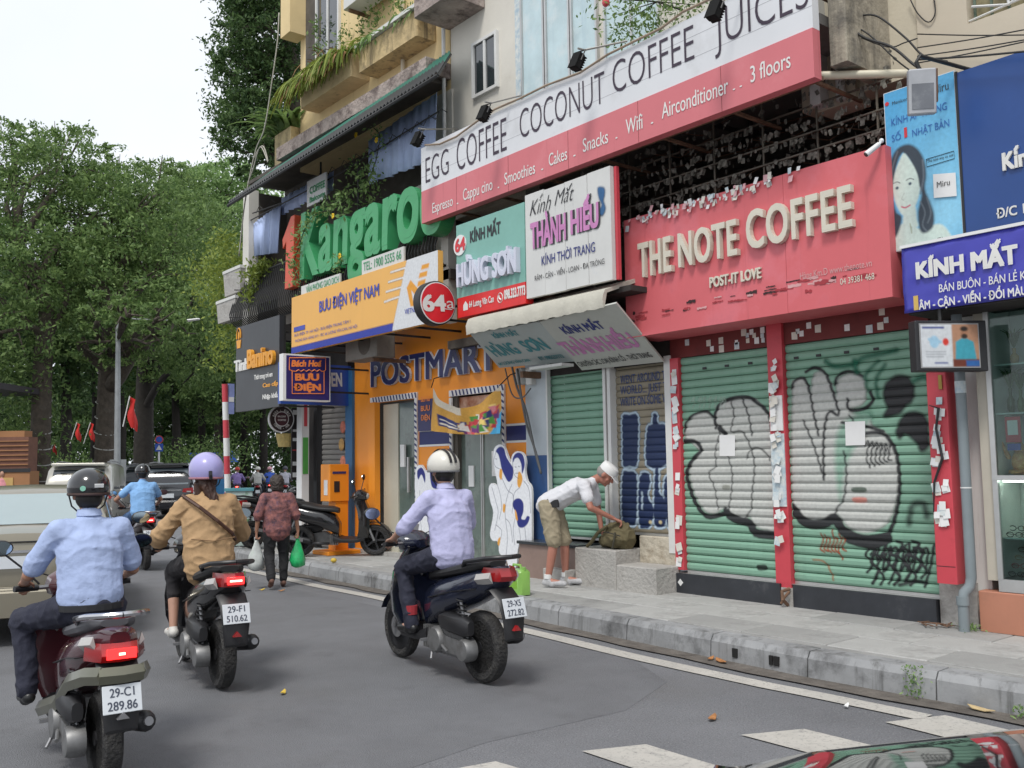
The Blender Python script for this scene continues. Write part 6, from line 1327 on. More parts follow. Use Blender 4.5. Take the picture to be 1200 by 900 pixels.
    MB().prism([(-.03, .43), (.03, .43), (0, .465)], -1.04*S, -1.005*S, 'y').build('reflector', dullsteel if trim else redoff, t)
    # engine side, shock absorber, air box, exhaust
    e = MB(); 
    for y_, z_, r_, x_ in ((-.60*S, .25, .085, .05), (-.22, .28, .10, .055)): e.lathe((-.10, y_, z_), [(r_, 0), (r_, x_+.02), (r_*.86, x_+.045), (r_*.4, x_+.05)], axis=(-1, 0, 0), n=20)
    e.prism([(-.62*S, .17), (-.20, .18), (-.12, .30), (-.20, .375), (-.60*S, .335)], -.15, -.09, 'x'); e.prism([(-.55*S, .20), (-.26, .205), (-.24, .33), (-.54*S, .31)], -.172, -.15, 'x')
    for k_ in range(5): e.box(-.14, .10, -.10+.028*k_, -.085+.028*k_, .19, .36)
    e.cyl((-.175, -.30, .25), (-.20, -.42*S, .22), .012); e.build('engine_case', enginem, t, smooth=True)
    ab = MB().loft([ringz(y*S, hw, a, b, 10, 3) for y, hw, a, b in ((-.66, .03, .36, .46), (-.6, .055, .34, .49), (-.35, .06, .36, .50), (-.25, .03, .4, .47))]).build('air_box', blackplast, t, smooth=True)
    ab.location.x = -.145
    P = []
    for k in range(61):
        q = k/60; a = q*pi*2*9; c_ = Vector((-.135, (-.5-.1*q)*S, .62-.30*q)); P.append(c_+Vector((.03*cos(a), .03*sin(a), 0)))
    o = MB().cyl((-.135, -.49*S, .66), (-.135, -.61*S, .28), .013).build('shock_absorber', dullsteel, t); MB().tube(P, .0065, 5).build('spring', blackp, o)
    ex = MB(); ex.cyl((.12, -.1, .22), (.13, -.45*S, .23), .022); ex.cap((.145, -.42*S, .27), (.165, -.80*S, .345), .046, .057, 1, 1); ex.build('muffler', blackplast, t, smooth='all')
    MB().cyl((.169, -.868*S, .358), (.167, -.85*S, .354), .024).build('muffler_tip', dullsteel, t)
    MB().obox((.212, -.62*S, .32), .010, .24, .055, Matrix.Rotation(R(-12), 3, 'X')).build('heat_shield', dullsteel, t)
    # footboard, leg shield, front
    MB().loft([ringz(y, hw, a, b, 12, 4) for y, hw, a, b in ((-.04, .16, .24, .36), (.1, .175, .225, .30), (.34, .17, .225, .295), (.46, .13, .25, .36))]).build('footboard', blackplast, t, smooth=True)
    sh = [(.30, .40, .16), (.42, .43, .205), (.58, .44, .215), (.74, .42, .20), (.86, .37, .155), (.93, .34, .12)]
    MB().loft([[(-w_, y-.05, z), (-w_*.9, y+.02, z), (-w_*.45, y+.11, z), (w_*.45, y+.11, z), (w_*.9, y+.02, z), (w_, y-.05, z), (w_*.6, y-.02, z), (-w_*.6, y-.02, z)] for z, y, w_ in sh]).build('leg_shield', body, t, smooth=True)
    if shield_in: MB().loft([[(-w_*.8, y-.035, z), (0, y-.06, z), (w_*.8, y-.035, z), (0, y-.01, z)] for z, y, w_ in sh[:-1]]).build('inner_shield', shield_in, t, smooth=True)
    fw_ = MB(); fw_.cyl((-.075, .38, .80), (-.075, wb, wr), .02); fw_.cyl((.075, .38, .80), (.075, wb, wr), .02); fw_.build('front_fork', dullsteel, t)
    mgf = [(a, wr*1.12) for a in np.linspace(R(25), R(165), 9)]
    MB().loft([[(-.055, wb+r_*cos(a), wr+r_*sin(a)), (0, wb+(r_+.02)*cos(a), wr+(r_+.02)*sin(a)), (.055, wb+r_*cos(a), wr+r_*sin(a)), (0, wb+(r_-.006)*cos(a), wr+(r_-.006)*sin(a))] for a, r_ in mgf]).build('front_mudguard', body, t, smooth=True)
    MB().loft([ringz(y, hw, a, b, 12, 2.4) for y, hw, a, b in ((.27, .06, .93, 1.0), (.33, .14, .90, 1.05), (.42, .15, .88, 1.07), (.50, .09, .89, 1.02))]).build('handlebar_cover', body, t, smooth=True)
    MB().ell((0, .50, .955), .09, .03, .05, 12, 8).build('headlight', amber, t, smooth='all')
    mb = MB(); mb.tube([(-.20, .34, .97), (0, .38, .97), (.20, .34, .97)], .014)
    mb.build('handlebar', dullsteel, t)
    for s in (-1, 1):
        MB().cyl((s*.20, .34, .97), (s*.335, .30, .975), .019).build('grip', blackplast, t, smooth=True)
        MB().tube([(s*.2, .37, .975), (s*.26, .375, .975), (s*.33, .35, .97)], .006, 5).build('brake_lever', dullsteel, t)
        MB().tube([(s*.19, .35, .99), (s*.27, .36, 1.08), (s*.38, .37, 1.18)], .007, 6).build('mirror_stem', blackp, t)
        o = MB().ell((s*.41, .37, 1.22), .075, .018, .05, 14, 8).build('mirror', blackplast, t, smooth='all'); MB().lathe((s*.41, .3535, 1.22), [(.06, -.003), (.06, .002)], axis=(0, 1, 0), n=20, sx=1.08, sy=.72, up=(0, 0, 1)).build('glass', mirror, o)
    MB().tube([(-.16, -.15, .22), (-.22, -.22, .14)], .01).build('side_stand', dullsteel, t)
    MB().obox((-.20, -.12, .27), .09, .035, .02).build('footpeg', dullsteel, t)
    for s in (-1, 1): MB().tube([(s*.24, .36, .98), (s*.2, .42, 1.06), (s*.1, .45, 1.02), (s*.04, .44, .93)], .005, 5).build('brake_cable', blackp, t)
    MB().tube([(-.11, -.62*S, .30), (-.14, -.4, .20), (-.13, -.1, .21)], .006, 5).build('brake_cable', blackp, t)
    MB().loft([[(s_*w_, y_*S, z_) for s_, w_, y_, z_ in ((-1, .178, y, z), (1, .178, y, z), (1, .178, y, z+.006), (-1, .178, y, z+.006))] for y, z in ((-.72, .70), (-.45, .66), (-.1, .58))]).build('panel_gap', blackp, t)
    return t
def place(t, x, y, deg, s=1, z=.006, lean=0):
    t.location = (x, y, z); t.rotation_euler = (0, R(lean), R(-deg)); t.scale = (s, s, s)    # deg: heading, clockwise from +Y
    return t

# ================================================================== PEOPLE
skin = M('skin', (.42, .235, .165), .5, var=.1, vs=12); skint = M('tanned_skin', (.36, .18, .115), .5, var=.12, vs=12)
def hand(mb, w, f, n_, s=1, grip=.8):
    f = Vector(f).normalized(); n_ = Vector(n_); n_ = (n_-f*n_.dot(f)).normalized(); sd_ = f.cross(n_)
    mb.cap(w, w+f*.075*s, .024*s, .030*s, 1.25, .62, up=sd_, n=10)
    for k, L_ in zip((-1.5, -.5, .5, 1.5), (.85, 1, .95, .75)):
        a = w+f*.085*s+sd_*(k*.0175*s); c1, c2 = grip*1.0, grip*2.1
        b = a+(f*cos(c1)-n_*sin(c1))*.036*s*L_; c = b+(f*cos(c2)-n_*sin(c2))*.036*s*L_
        mb.cap(a, b, .0095*s, .0088*s, n=8); mb.cap(b, c, .0088*s, .0075*s, n=8)
def thumb(mb, w, f, n_, side, s=1):
    f = Vector(f).normalized(); n_ = Vector(n_); n_ = (n_-f*n_.dot(f)).normalized(); sd_ = f.cross(n_)*side
    a = w+f*.03*s+sd_*.025*s; b = a+(f*.6+sd_*.7-n_*.35).normalized()*.035*s; c = b+(f*.9+sd_*.1-n_*.5).normalized()*.03*s
    mb.cap(a, b, .012*s, .0105*s, n=8); mb.cap(b, c, .0105*s, .008*s, n=8)
def headshape(mb, H, hr, s=1):
    """hr: rotation matrix of the head (local y = face direction)"""
    P = lambda x, y, z: H+hr@Vector((x*s, y*s, z*s))
    mb.ell(P(0, -.008, .02), .075*s, .092*s, .098*s, 16, 12, hr); mb.ell(P(0, .022, -.05), .054*s, .066*s, .062*s, 14, 10, hr)
    mb.cap(P(0, .085, .015), P(0, .105, -.022), .009*s, .014*s, n=8)
    mb.ell(P(0, .082, -.055), .024*s, .012*s, .012*s, 8, 6, hr); mb.ell(P(0, .065, -.095), .022*s, .02*s, .018*s, 8, 6, hr)
    for q in (-1, 1):
        mb.ell(P(q*.078, -.005, -.012), .011*s, .022*s, .034*s, 8, 6, hr); mb.ell(P(q*.03, .07, .028), .018*s, .014*s, .008*s, 8, 6, hr); mb.ell(P(q*.042, .055, -.03), .02*s, .02*s, .02*s, 8, 6, hr)
def face(t, H, hr, s=1, mask=None):
    P = lambda x, y, z: H+hr@Vector((x*s, y*s, z*s)); mb = MB()
    for q in (-1, 1): mb.ell(P(q*.031, .082, .008), .012*s, .006*s, .006*s, 8, 6, hr)
    mb.build('eyes', whitep, t); mb = MB()
    for q in (-1, 1): mb.ell(P(q*.031, .087, .008), .0055*s, .003*s, .0055*s, 8, 6, hr)
    mb.build('irises', blackp, t); mb = MB(); mb.ell(P(0, .094, -.056), .022*s, .004*s, .006*s, 8, 6, hr); mb.build('lips', M('lips', (.35, .12, .1), .5), t)
def person(label, J, st, name='person', cat='person', group=None, fine=.010):
    t = thing(name, label, cat, (0, 0, 0), group); V = {k: Vector(v) for k, v in J.items()}; s = st.get('s', 1.); wd = st.get('w', 1.)
    hr = st.get('hr', Matrix.Identity(3)); P, C, N_, H = V['pelvis'], V['chest'], V['neck'], V['head']
    right = st.get('right', Vector((1, 0, 0)))
    b = MB()
    b.cap(P, C, .105*s, .115*s, 1.3*wd, .85, up=right); b.cap(C, N_-(N_-C)*.3, .105*s, .06*s, 1.25, .8, up=right); b.cap(N_-(N_-C)*.3, H, .05*s, .048*s); headshape(b, H, hr, s)
    for k in 'lr':
        b.cap(V['sh'+k], V['el'+k], .046*s, .036*s); b.cap(V['el'+k], V['wr'+k], .036*s, .024*s)
        b.cap(V['hip'+k], V['kn'+k], .078*s, .05*s); m_ = V['kn'+k].lerp(V['an'+k], .3); b.cap(V['kn'+k], m_, .048*s, .052*s); b.cap(m_, V['an'+k], .052*s, .032*s)
        f = Vector(J.get('hd'+k, V['wr'+k]-V['el'+k])); n_ = Vector(J.get('hn'+k, (0, 0, 1))); hand(b, V['wr'+k], f, n_, s, st.get('grip', .8)); thumb(b, V['wr'+k], f, n_, 1 if k == 'l' else -1, s)
        ft = (V['to'+k]-V['an'+k]); b.cap(V['an'+k]+Vector((0, 0, -.02)), V['an'+k]+ft*.9, .034*s, .026*s)
    fuse(b, 'body', st.get('skin', skin), t, fine*.85, 2)
    # shirt
    sl_ = st.get('sleeve', .75); inf = st.get('loose', .022); b = MB(); hem = P+(P-C).normalized()*st.get('hem', .02)
    mid_ = P.lerp(C, .5)
    b.cap(hem, mid_, .118*s+inf, .115*s+inf, 1.28*wd, .88, up=right); b.cap(mid_, C, .115*s+inf, .12*s+inf, 1.32*wd, .85, up=right)
    b.cap(C, V['shl'].lerp(V['shr'], .5), .115*s+inf*.7, .075*s+inf*.6, 1.25*wd, .85, up=right)
    b.cap(V['shl'], V['shr'], .05*s+inf*.5, .05*s+inf*.5, 1, 1)
    for k in 'lr':
        b.cap(V['sh'+k].lerp(C, .25), V['sh'+k], .07*s, .052*s+inf*.6)
        e = V['sh'+k].lerp(V['el'+k], min(sl_, 1))
        b.cap(V['sh'+k], e, .052*s+inf*.6, (.048 if sl_ < 1 else .044)*s+inf*.8)
        if sl_ > 1: w_ = V['el'+k].lerp(V['wr'+k], sl_-1); b.cap(V['el'+k], w_, .042*s+inf*.9, .034*s+inf*.8)
    nd = (N_-C).normalized(); b.cap(V['shl'].lerp(V['shr'], .5)+nd*.01, N_-nd*.015*s, .07*s, .055*s, 1.1, 1)
    if st.get('flare'): b.cap(hem-(P-C).normalized()*.05, hem+(P-C).normalized()*st['flare'], .15*s, .16*s, 1.25, .9, up=right)
    fuse(b, st.get('topname', 'shirt'), st['shirt'], t, fine, 2, st.get('wob', (.005, (6, 6, 10))))
    if st.get('collar', True):
        col_ = MB(); q = [N_-nd*.005*s+hr@Vector((.062*s*cos(a), -.005+.062*s*sin(a), 0)) for a in np.linspace(R(-240), R(60), 14)]
        V_ = []
        for i, p_ in enumerate(q): V_ += [[p_-nd*.018, p_+(p_-N_)*.18-nd*.015, p_+nd*.022+(p_-N_)*.02, p_+nd*.02-(p_-N_)*.06]]
        col_.loft(V_).build('collar', st['shirt'], t, smooth=True)
    # trousers
    b = MB(); tl = st.get('leg', 1.); ti = .014
    b.cap(P-Vector((0, 0, .03)), P+(C-P)*.18, .118*s+ti, .112*s+ti, 1.25*wd, .9, up=right)
    for k in 'lr':
        b.cap(P.lerp(V['hip'+k], .6), V['hip'+k], .10*s, .092*s); kk = V['hip'+k].lerp(V['kn'+k], min(1, tl*2))
        b.cap(V['hip'+k], kk, .09*s+ti, (.058 if tl > .5 else .075)*s+ti)
        if tl > .5: a_ = V['kn'+k].lerp(V['an'+k], (tl-.5)*2); b.cap(V['kn'+k], a_, .058*s+ti, .045*s+ti)
    fuse(b, st.get('botname', 'trousers'), st['pants'], t, fine, 2, (.009, (9, 9, 9)))
    # shoes
    for k in 'lr':
        A, T = V['an'+k], V['to'+k]; d = (T-A); d.normalize(); b = MB(); dn = V.get('sole'+k, Vector((0, 0, -1)))
        b.cap(A+dn*.045*s-d*.03*s, T+dn*.0*s, .038*s, .032*s, 1, 1); b.cap(A+dn*.01, A+dn*.04*s+d*.05, .038*s, .038*s)
        fuse(b, 'shoe', st['shoe'], t, .009, 2)
    return t, V, hr, s
def helmet(t, H, hr, s, mat_, peak=False, rimc=None, deep=.0, name='helmet'):
    up = hr@Vector((0, 0, 1)); fwd = hr@Vector((0, 1, 0)); c = H+hr@Vector((0, -.012, .035))*s
    prof = [(.118*s*(1-.06*deep), (-.045-.045*deep)*s), (.128*s, (-.02-.03*deep)*s)]+[(.128*s*cos(a), .118*s*sin(a)+.0) for a in np.linspace(.08, 1.45, 9)]
    prof2 = prof[::-1]
    h = MB().lathe(c, prof, axis=up, n=28, sx=.93, sy=1.10, up=fwd).build(name, mat_, t, smooth=True)
    z = (-.045-.045*deep)*s
    MB().lathe(c, [(.122*s, z-.004), (.128*s, z+.004), (.126*s, z+.014), (.118*s, z+.012), (.115*s, z)], axis=up, n=28, sx=.93, sy=1.10, up=fwd).build('rim', rimc or blackplast, h)
    if peak: MB().loft([[c+hr@Vector((x*s, y*s, zz*s)) for x, y, zz in ((-.09+.0*q, .10, -.01), (-.05, .13+q, -.005-q*.3), (.05, .13+q, -.005-q*.3), (.09, .10, -.01))] for q in (0, .05)], closed=False, caps=False).build('peak', mat_, h)
    st_ = MB()
    for q in (-1, 1): st_.tube([c+hr@Vector((q*.112*s, .0, -.03*s)), c+hr@Vector((q*.09*s, .01*s, -.11*s)), c+hr@Vector((q*.03*s, .03*s, -.165*s))], .005, 5)
    st_.build('chin_strap', blackp, h); return h, c
SEAT = dict(pelvis=(0, -.20, .92), chest=(0, -.15, 1.22), neck=(0, -.09, 1.44), head=(0, -.055, 1.565), shl=(-.168, -.12, 1.345), shr=(.168, -.12, 1.345),
            ell=(-.31, .02, 1.11), elr=(.31, .02, 1.11), wrl=(-.29, .235, 1.02), wrr=(.29, .235, 1.02), hdl=(.15, 1, -.25), hdr=(-.15, 1, -.25),
            hipl=(-.10, -.16, .89), hipr=(.10, -.16, .89), knl=(-.20, .25, .80), knr=(.20, .25, .80), anl=(-.15, .14, .40), anr=(.15, .14, .40), tol=(-.15, .30, .335), tor=(.15, .30, .335))
def seat(**kw): d = dict(SEAT); d.update(kw); return d
fabric = lambda n_, c, **k: M(n_, c, k.pop('rough', .85), var=k.pop('var', .06), vs=k.pop('vs', 5), bump=k.pop('bump', .35), bs=k.pop('bs', 9), **k)
shirt_b = fabric('pale_blue_shirt', (.36, .44, .66)); shirt_l = fabric('lavender_blue_shirt', (.45, .45, .66)); trs_n = fabric('navy_trousers', (.022, .024, .042)); shoe_b = M('black_shoe', (.015, .015, .016), .4)
jacket = fabric('camel_jacket', (.42, .27, .14)); trs_b = fabric('black_trousers', (.014, .014, .016)); hairb = M('dark_brown_hair', (.05, .022, .014), .5, var=.4, vs=30); hairk = M('black_hair', (.012, .01, .009), .5, var=.3, vs=30)
def toplace(objs, x, y, deg, s=1, lean=0):
    for o in objs: place(o, x, y, deg, s, lean=lean)

# --- man in pale blue shirt, front left
winep = M('wine_red_paint', (.065, .014, .02), .22, coat=.7, var=.1); olive = M('olive_silver_trim', (.17, .17, .125), .35, .5, var=.1, coat=.3); blackgl = M('gloss_black_paint', (.012, .012, .014), .2, coat=.8, var=.1)
s_ = scooter('wine red scooter with olive trim, chrome rail and plate 29-C1 289.86', winep, ('29-C1', '289.86'), True, olive, seatc=M('grey_seat', (.09, .09, .1), .5), rail=chrome)
t, V, hr, s = person('man in a pale blue short sleeved shirt and black helmet riding the wine red scooter', seat(knl=(-.30, .20, .80), anl=(-.27, .12, .40), tol=(-.28, .28, .34), ell=(-.30, .02, 1.08), elr=(.27, -.04, 1.08), head=(0, -.055, 1.55), shl=(-.17, -.12, 1.34), shr=(.17, -.12, 1.34)), dict(shirt=shirt_b, pants=trs_n, shoe=shoe_b, sleeve=.8, w=1.0, skin=skint, loose=.024, hem=-.03), cat='person')
h, c = helmet(t, V['head'], hr, s, blackgl, rimc=M('brown_strap', (.05, .025, .02), .6)); b = MB(); b.ell(V['head']+Vector((0, -.03, -.03)), .078, .085, .07); fuse(b, 'hair', hairk, t, .009, 2)
MB().obox(c+Vector((.03, -.14, .01)), .05, .008, .02, Matrix.Rotation(.3, 3, 'X')).build('sticker', whitep, h); MB().lathe(c+Vector((-.055, -.124, -.005)), [(.016, 0), (.016, .004)], axis=(-.4, -1, .1), n=12).build('sticker', M('green_sticker', (.2, .45, .35), .5), h)
MB().cyl((0, -.205, .885), (0, -.205, .92), .178, n=24, a=1, b=.74).build('belt', blackp, t)
m1 = t; toplace((s_, t), 1.53, 5.76, 4, .95, 0)
# --- woman in camel jacket
s_ = scooter('black scooter with plate 29-F1 510.62 ridden by the woman in camel', blackgl, ('29-F1', '510.62'), True)
t, V, hr, s = person('woman in a camel jacket with a lavender helmet and brown hair riding a black scooter', seat(shl=(-.16, -.12, 1.33), shr=(.16, -.12, 1.33), ell=(-.33, .02, 1.08), elr=(.32, .04, 1.08), knl=(-.17, .26, .79), anl=(-.20, .10, .36), tol=(-.21, .25, .31)), dict(shirt=jacket, pants=fabric('dark_dress', (.02, .018, .02)), shoe=M('white_trainer', (.6, .58, .54), .6), sleeve=1.85, w=1.0, leg=.72, loose=.04, hem=.03, flare=.06, topname='jacket', collar=False, s=.97, wob=(.011, (7, 7, 10))))
h, c = helmet(t, V['head'], hr, 1.12, M('lavender_helmet', (.36, .34, .62), .3, coat=.4, var=.04), rimc=M('pink_rim', (.35, .16, .2), .5), deep=.6)
b = MB(); b.ell(V['head']+Vector((0, -.03, -.05)), .085, .08, .08); b.cap(V['head']+Vector((-.02, -.09, -.07)), V['head']+Vector((.03, -.13, -.2)), .05, .035, 1.2, .7); b.cap(V['head']+Vector((.03, -.13, -.2)), V['head']+Vector((.05, -.14, -.36)), .035, .008, 1.2, .6)
for i in range(5): b.cap(V['head']+Vector((-.08+.01*i, -.06, -.08)), V['head']+Vector((-.1+.012*i, -.08, -.17-.01*i)), .02, .006)
fuse(b, 'hair', hairb, t, .008, 1, (.01, (30, 30, 6)))
MB().tube([c+Vector((-.005, -.155, -.02)), c+Vector((-.005, -.16, -.05)), c+Vector((.0, -.15, -.085))], .014, 6).build('strap_clip', blackp, h)
MB().tube([(-.20, -.16, 1.40), (-.1, -.292, 1.31), (.03, -.325, 1.20), (.15, -.29, 1.10), (.2, -.2, 1.04)], .014, 6).build('bag_strap', M('brown_leather', (.07, .03, .018), .5), t)
MB().tube([(-.16, -.3, 1.07), (0, -.335, 1.05), (.17, -.3, 1.07)], .004, 5).build('waist_seam', M('seam_brown', (.25, .15, .075), .8), t)
toplace((s_, t), 2.86, 7.42, 8, 1.0, 0)
# --- man in lavender shirt, centre
s_ = scooter('blue black scooter with plate 29-X5 272.82 nearest the kerb', M('midnight_blue_paint', (.012, .016, .035), .22, coat=.7, var=.1), ('29-X5', '272.82'), False, seatc=seatm, wr=.262)
t, V, hr, s = person('man in a lavender shirt and white striped helmet riding the dark scooter beside the kerb', seat(elr=(.28, .0, 1.12), ell=(-.31, .02, 1.12), knl=(-.19, .25, .79), anl=(-.19, .12, .36), tol=(-.2, .28, .31)), dict(shirt=shirt_l, pants=trs_n, shoe=shoe_b, sleeve=1.22, w=1.02, loose=.026, skin=skin))
h, c = helmet(t, V['head'], hr, 1.05, M('ivory_helmet', (.62, .60, .54), .3, coat=.4, var=.05), rimc=M('grey_rim', (.2, .2, .2), .5), deep=.1)
for x in (-.022, .022):
    P_ = [c+Vector((x, -.146*1.05*cos(a), .1205*1.06*sin(a)+.002)) for a in np.linspace(.12, 2.6, 16)]
    MB().loft([[p_+Vector((-.012, 0, 0)), p_+Vector((.012, 0, 0)), p_+Vector((.012, 0, .0))+(p_-c)*.02, p_+Vector((-.012, 0, 0))+(p_-c)*.02] for p_ in P_]).build('stripe', blackp, h)
b = MB(); b.ell(V['head']+Vector((0, -.028, -.035)), .078, .083, .07); fuse(b, 'hair', hairk, t, .009, 2); MB().ell(V['head']+Vector((0, .06, -.055)), .055, .055, .05, 12, 8).build('face_mask', M('dark_mask', (.03, .03, .04), .8), t, smooth='all')
for q in (-1, 1): MB().cyl((q*.15 if q > 0 else -.19, .125, .43), (q*.15 if q > 0 else -.19, .125, .50), .05).build('sock', M('red_sock', (.35, .03, .04), .9), t)
MB().obox((0, .52, 1.02), .2, .012, .2, Matrix.Rotation(R(20), 3, 'X')).build('card', whitep, s_)
toplace((s_, t), 4.33, 6.25, 3, 1.0, 0)

# --- rider in sky blue T-shirt further on
s_ = scooter('black scooter with round red lamp under the man in sky blue', M('black_red_paint', (.03, .012, .012), .3, coat=.5), ('29-B1', '620.31'), True, rail=dullsteel)
t, V, hr, s = person('man in a sky blue T-shirt and black helmet riding between the cars', seat(ell=(-.40, .0, 1.12)), dict(shirt=fabric('sky_blue_tshirt', (.22, .42, .72)), pants=fabric('blue_jeans', (.06, .12, .25)), shoe=M('grey_shoe', (.15, .15, .15), .7), sleeve=.6, w=1.1, skin=skint, collar=False), fine=.014)
helmet(t, V['head'], hr, 1, blackgl); b = MB(); b.ell(V['head']+Vector((0, -.028, -.035)), .078, .083, .07); fuse(b, 'hair', hairk, t, .012, 2)
p = atZ(176, 667, 0); toplace((s_, t), p.x, p.y+.5, 10, 1.0)
# --- far riders on the side of the road
sh = [fabric('violet_shirt', (.3, .22, .5)), fabric('white_grey_shirt', (.5, .5, .48)), fabric('royal_blue_shirt', (.05, .12, .5)), fabric('pale_check_shirt', (.42, .42, .48))]
hm = [M('red_helmet', (.5, .03, .02), .4), M('white_helmet', (.65, .65, .6), .4), M('pink_helmet', (.6, .3, .35), .4), M('dark_helmet', (.04, .04, .06), .4)]
lb4 = ['violet shirt and red helmet, leftmost of the far riders', 'whitish shirt and white helmet in the far group', 'royal blue shirt and pink helmet in the far group', 'pale checked shirt and dark helmet, rightmost of the far riders']
for i, (px, lit) in enumerate(((278, True), (302, False), (316, True), (334, False))):
    s_ = scooter(['small far scooter with a red lamp, leftmost of the far group', 'dark far scooter under the rider in white', 'far scooter with a bright red lamp under the rider in blue', 'dark far scooter under the rider in the checked shirt'][i], [hm[0], blackgl, hm[3], blackgl][i], None, lit, group='far scooters')
    t, V, hr, s = person('distant rider in a '+lb4[i], seat(), dict(shirt=sh[i], pants=trs_n, shoe=shoe_b, sleeve=1.5, collar=False), fine=.022, group='far riders')
    helmet(t, V['head'], hr, 1, hm[i]); Zd = 43 if i != 2 else 46
    p = Vector((0, 0, CAMH))+ray(px, 575)*Zd; toplace((s_, t), p.x, p.y, 24, 1)

# --- pedestrian with shopping bags
bl = M('floral_blouse', (.05, .035, .06), .85, var=.3, vs=14, two=(.36, .14, .12), dirt=[((.04, .05, .12), 16, .54, .8)], bump=.3, bs=10)
J = dict(pelvis=(0, 0, .84), chest=(0, .02, 1.08), neck=(0, .04, 1.27), head=(0, .07, 1.385), shl=(-.165, .02, 1.21), shr=(.165, .02, 1.21), ell=(-.26, -.03, .98), elr=(.25, .0, .97), wrl=(-.27, .02, .75), wrr=(.29, .05, .74), hdl=(0, .1, -1), hdr=(0, .1, -1), hnl=(-1, 0, 0), hnr=(1, 0, 0),
         hipl=(-.09, 0, .80), hipr=(.09, 0, .80), knl=(-.10, .04, .44), knr=(.10, .08, .44), anl=(-.11, -.20, .14), anr=(.10, .06, .09), tol=(-.11, -.10, .045), tor=(.11, .19, .035))
t, V, hr, s = person('short haired woman in a floral blouse and black trousers walking with shopping bags', J, dict(shirt=bl, pants=trs_b, shoe=M('brown_sandal', (.14, .07, .05), .7), sleeve=1.15, loose=.03, flare=.05, s=.97, w=1.05, topname='blouse', skin=skint, grip=1.2, collar=False, leg=.97))
b = MB(); b.ell(V['head']+Vector((0, -.02, .025)), .098, .105, .105); b.ell(V['head']+Vector((0, -.045, -.045)), .085, .07, .06); fuse(b, 'hair', M('greying_hair', (.045, .035, .03), .7, var=.5, vs=25), t, .010, 1, (.014, (22, 22, 22)))
PW = (5.62, 11.95); place(t, *PW, 14)
def bag(label, col, c, s_=1, alpha=1):
    g = thing('shopping_bag', label, 'bag', c); c = Vector(c); rings = []
    for k, (z, r_) in enumerate(((0, .02), (-.03, .03), (-.10, .055), (-.2, .095), (-.3, .12), (-.38, .10), (-.41, .03))):
        rings.append([c+Vector((r_*s_*(1+.16*sin(3*a+k*1.7)+.08*sin(7*a+k))*cos(a), r_*.62*s_*(1+.2*sin(2*a+k))*sin(a), z*s_)) for a in np.linspace(0, 2*pi, 25)[:-1]])
    MB().loft(rings).build('bag_film', col, g, smooth='all'); MB().tube([c+Vector((-.02, 0, -.03)), c+Vector((-.025, 0, .03)), c+Vector((0, 0, .06)), c+Vector((.025, 0, .03)), c+Vector((.02, 0, -.03))], .006, 5).build('handle', col, g)
    return g
rot = Matrix.Rotation(R(-14), 3, 'Z'); Lh = rot@Vector((-.27, .03, .65))+Vector((*PW, 0)); Rh = rot@Vector((.29, .06, .64))+Vector((*PW, 0))
bag('thin green plastic shopping bag in the woman\'s right hand', M('green_film', (.02, .45, .14), .3, var=.25, vs=14, coat=.3), Rh, .95); bag('white translucent plastic bag in the woman\'s left hand', M('white_film', (.52, .55, .53), .35, var=.2, vs=9, dirt=[((.2, .4, .2), 5, .58, .6)]), Lh, 1.0)

# --- man bending over the backpack
hrb = Matrix.Rotation(R(-42), 3, 'X')
J = dict(pelvis=(0, -.02, .88), chest=(0, .27, 1.03), neck=(0, .48, 1.12), head=(0, .60, 1.18), shl=(-.17, .40, 1.07), shr=(.17, .40, 1.07), ell=(-.20, .46, .78), elr=(.24, .48, .84), wrl=(-.16, .50, .56), wrr=(.06, .68, .72), hdl=(.1, .5, -.9), hdr=(-.3, .8, -.4), hnl=(0, .9, .4), hnr=(0, 0, 1),
         hipl=(-.09, -.02, .85), hipr=(.10, -.02, .85), knl=(-.10, .10, .46), knr=(.11, .04, .47), anl=(-.10, .10, .085), anr=(.12, -.03, .085), tol=(-.10, .27, .04), tor=(.13, .15, .04))
t, V, hr, s = person('grey haired man in white T-shirt, beige shorts and white cap bending over a backpack', J, dict(shirt=fabric('white_tshirt', (.64, .64, .67)), pants=fabric('beige_shorts', (.34, .29, .20)), shoe=M('grey_trainers', (.42, .42, .43), .7, var=.2, vs=20), sleeve=.6, leg=.47, skin=M('reddish_skin', (.40, .17, .12), .5, var=.1), hr=hrb, right=Vector((1, 0, 0)), botname='shorts', collar=False, loose=.024, w=1.0, grip=.9))
face(t, V['head'], hr, s); b = MB(); b.ell(V['head']+hr@Vector((0, -.03, .005)), .082, .085, .075, rot=hr); fuse(b, 'hair', M('grey_hair', (.3, .28, .26), .8), t, .009, 2)
c = V['head']+hr@Vector((0, -.008, .045)); o = MB().lathe(c, [(.093, -.02), (.095, 0), (.094, .035), (.086, .062), (.06, .078), (.02, .083)], axis=hr@Vector((0, 0, 1)), n=20, sx=.9, sy=1.08, up=hr@Vector((0, 1, 0))).build('cap', whitep, t, smooth=True)
MB().loft([[c+hr@Vector(v) for v in ((-.07, .06, -.012), (-.055, .09+q, -.014-q*.3), (.055, .09+q, -.014-q*.3), (.07, .06, -.012), (0, .08+q*.5, -.004))] for q in (0, .075)]).build('peak', whitep, o)
for q in (-1, 1): MB().cyl((V['anl' if q < 0 else 'anr'].x, V['anl' if q < 0 else 'anr'].y, .09), (V['anl' if q < 0 else 'anr'].x, V['anl' if q < 0 else 'anr'].y, .135), .042).build('sock', whitep, t)
MB().bbox(.135, .175, -.02, .12, .84, .93, .01).build('belt_pouch', blackp, t)
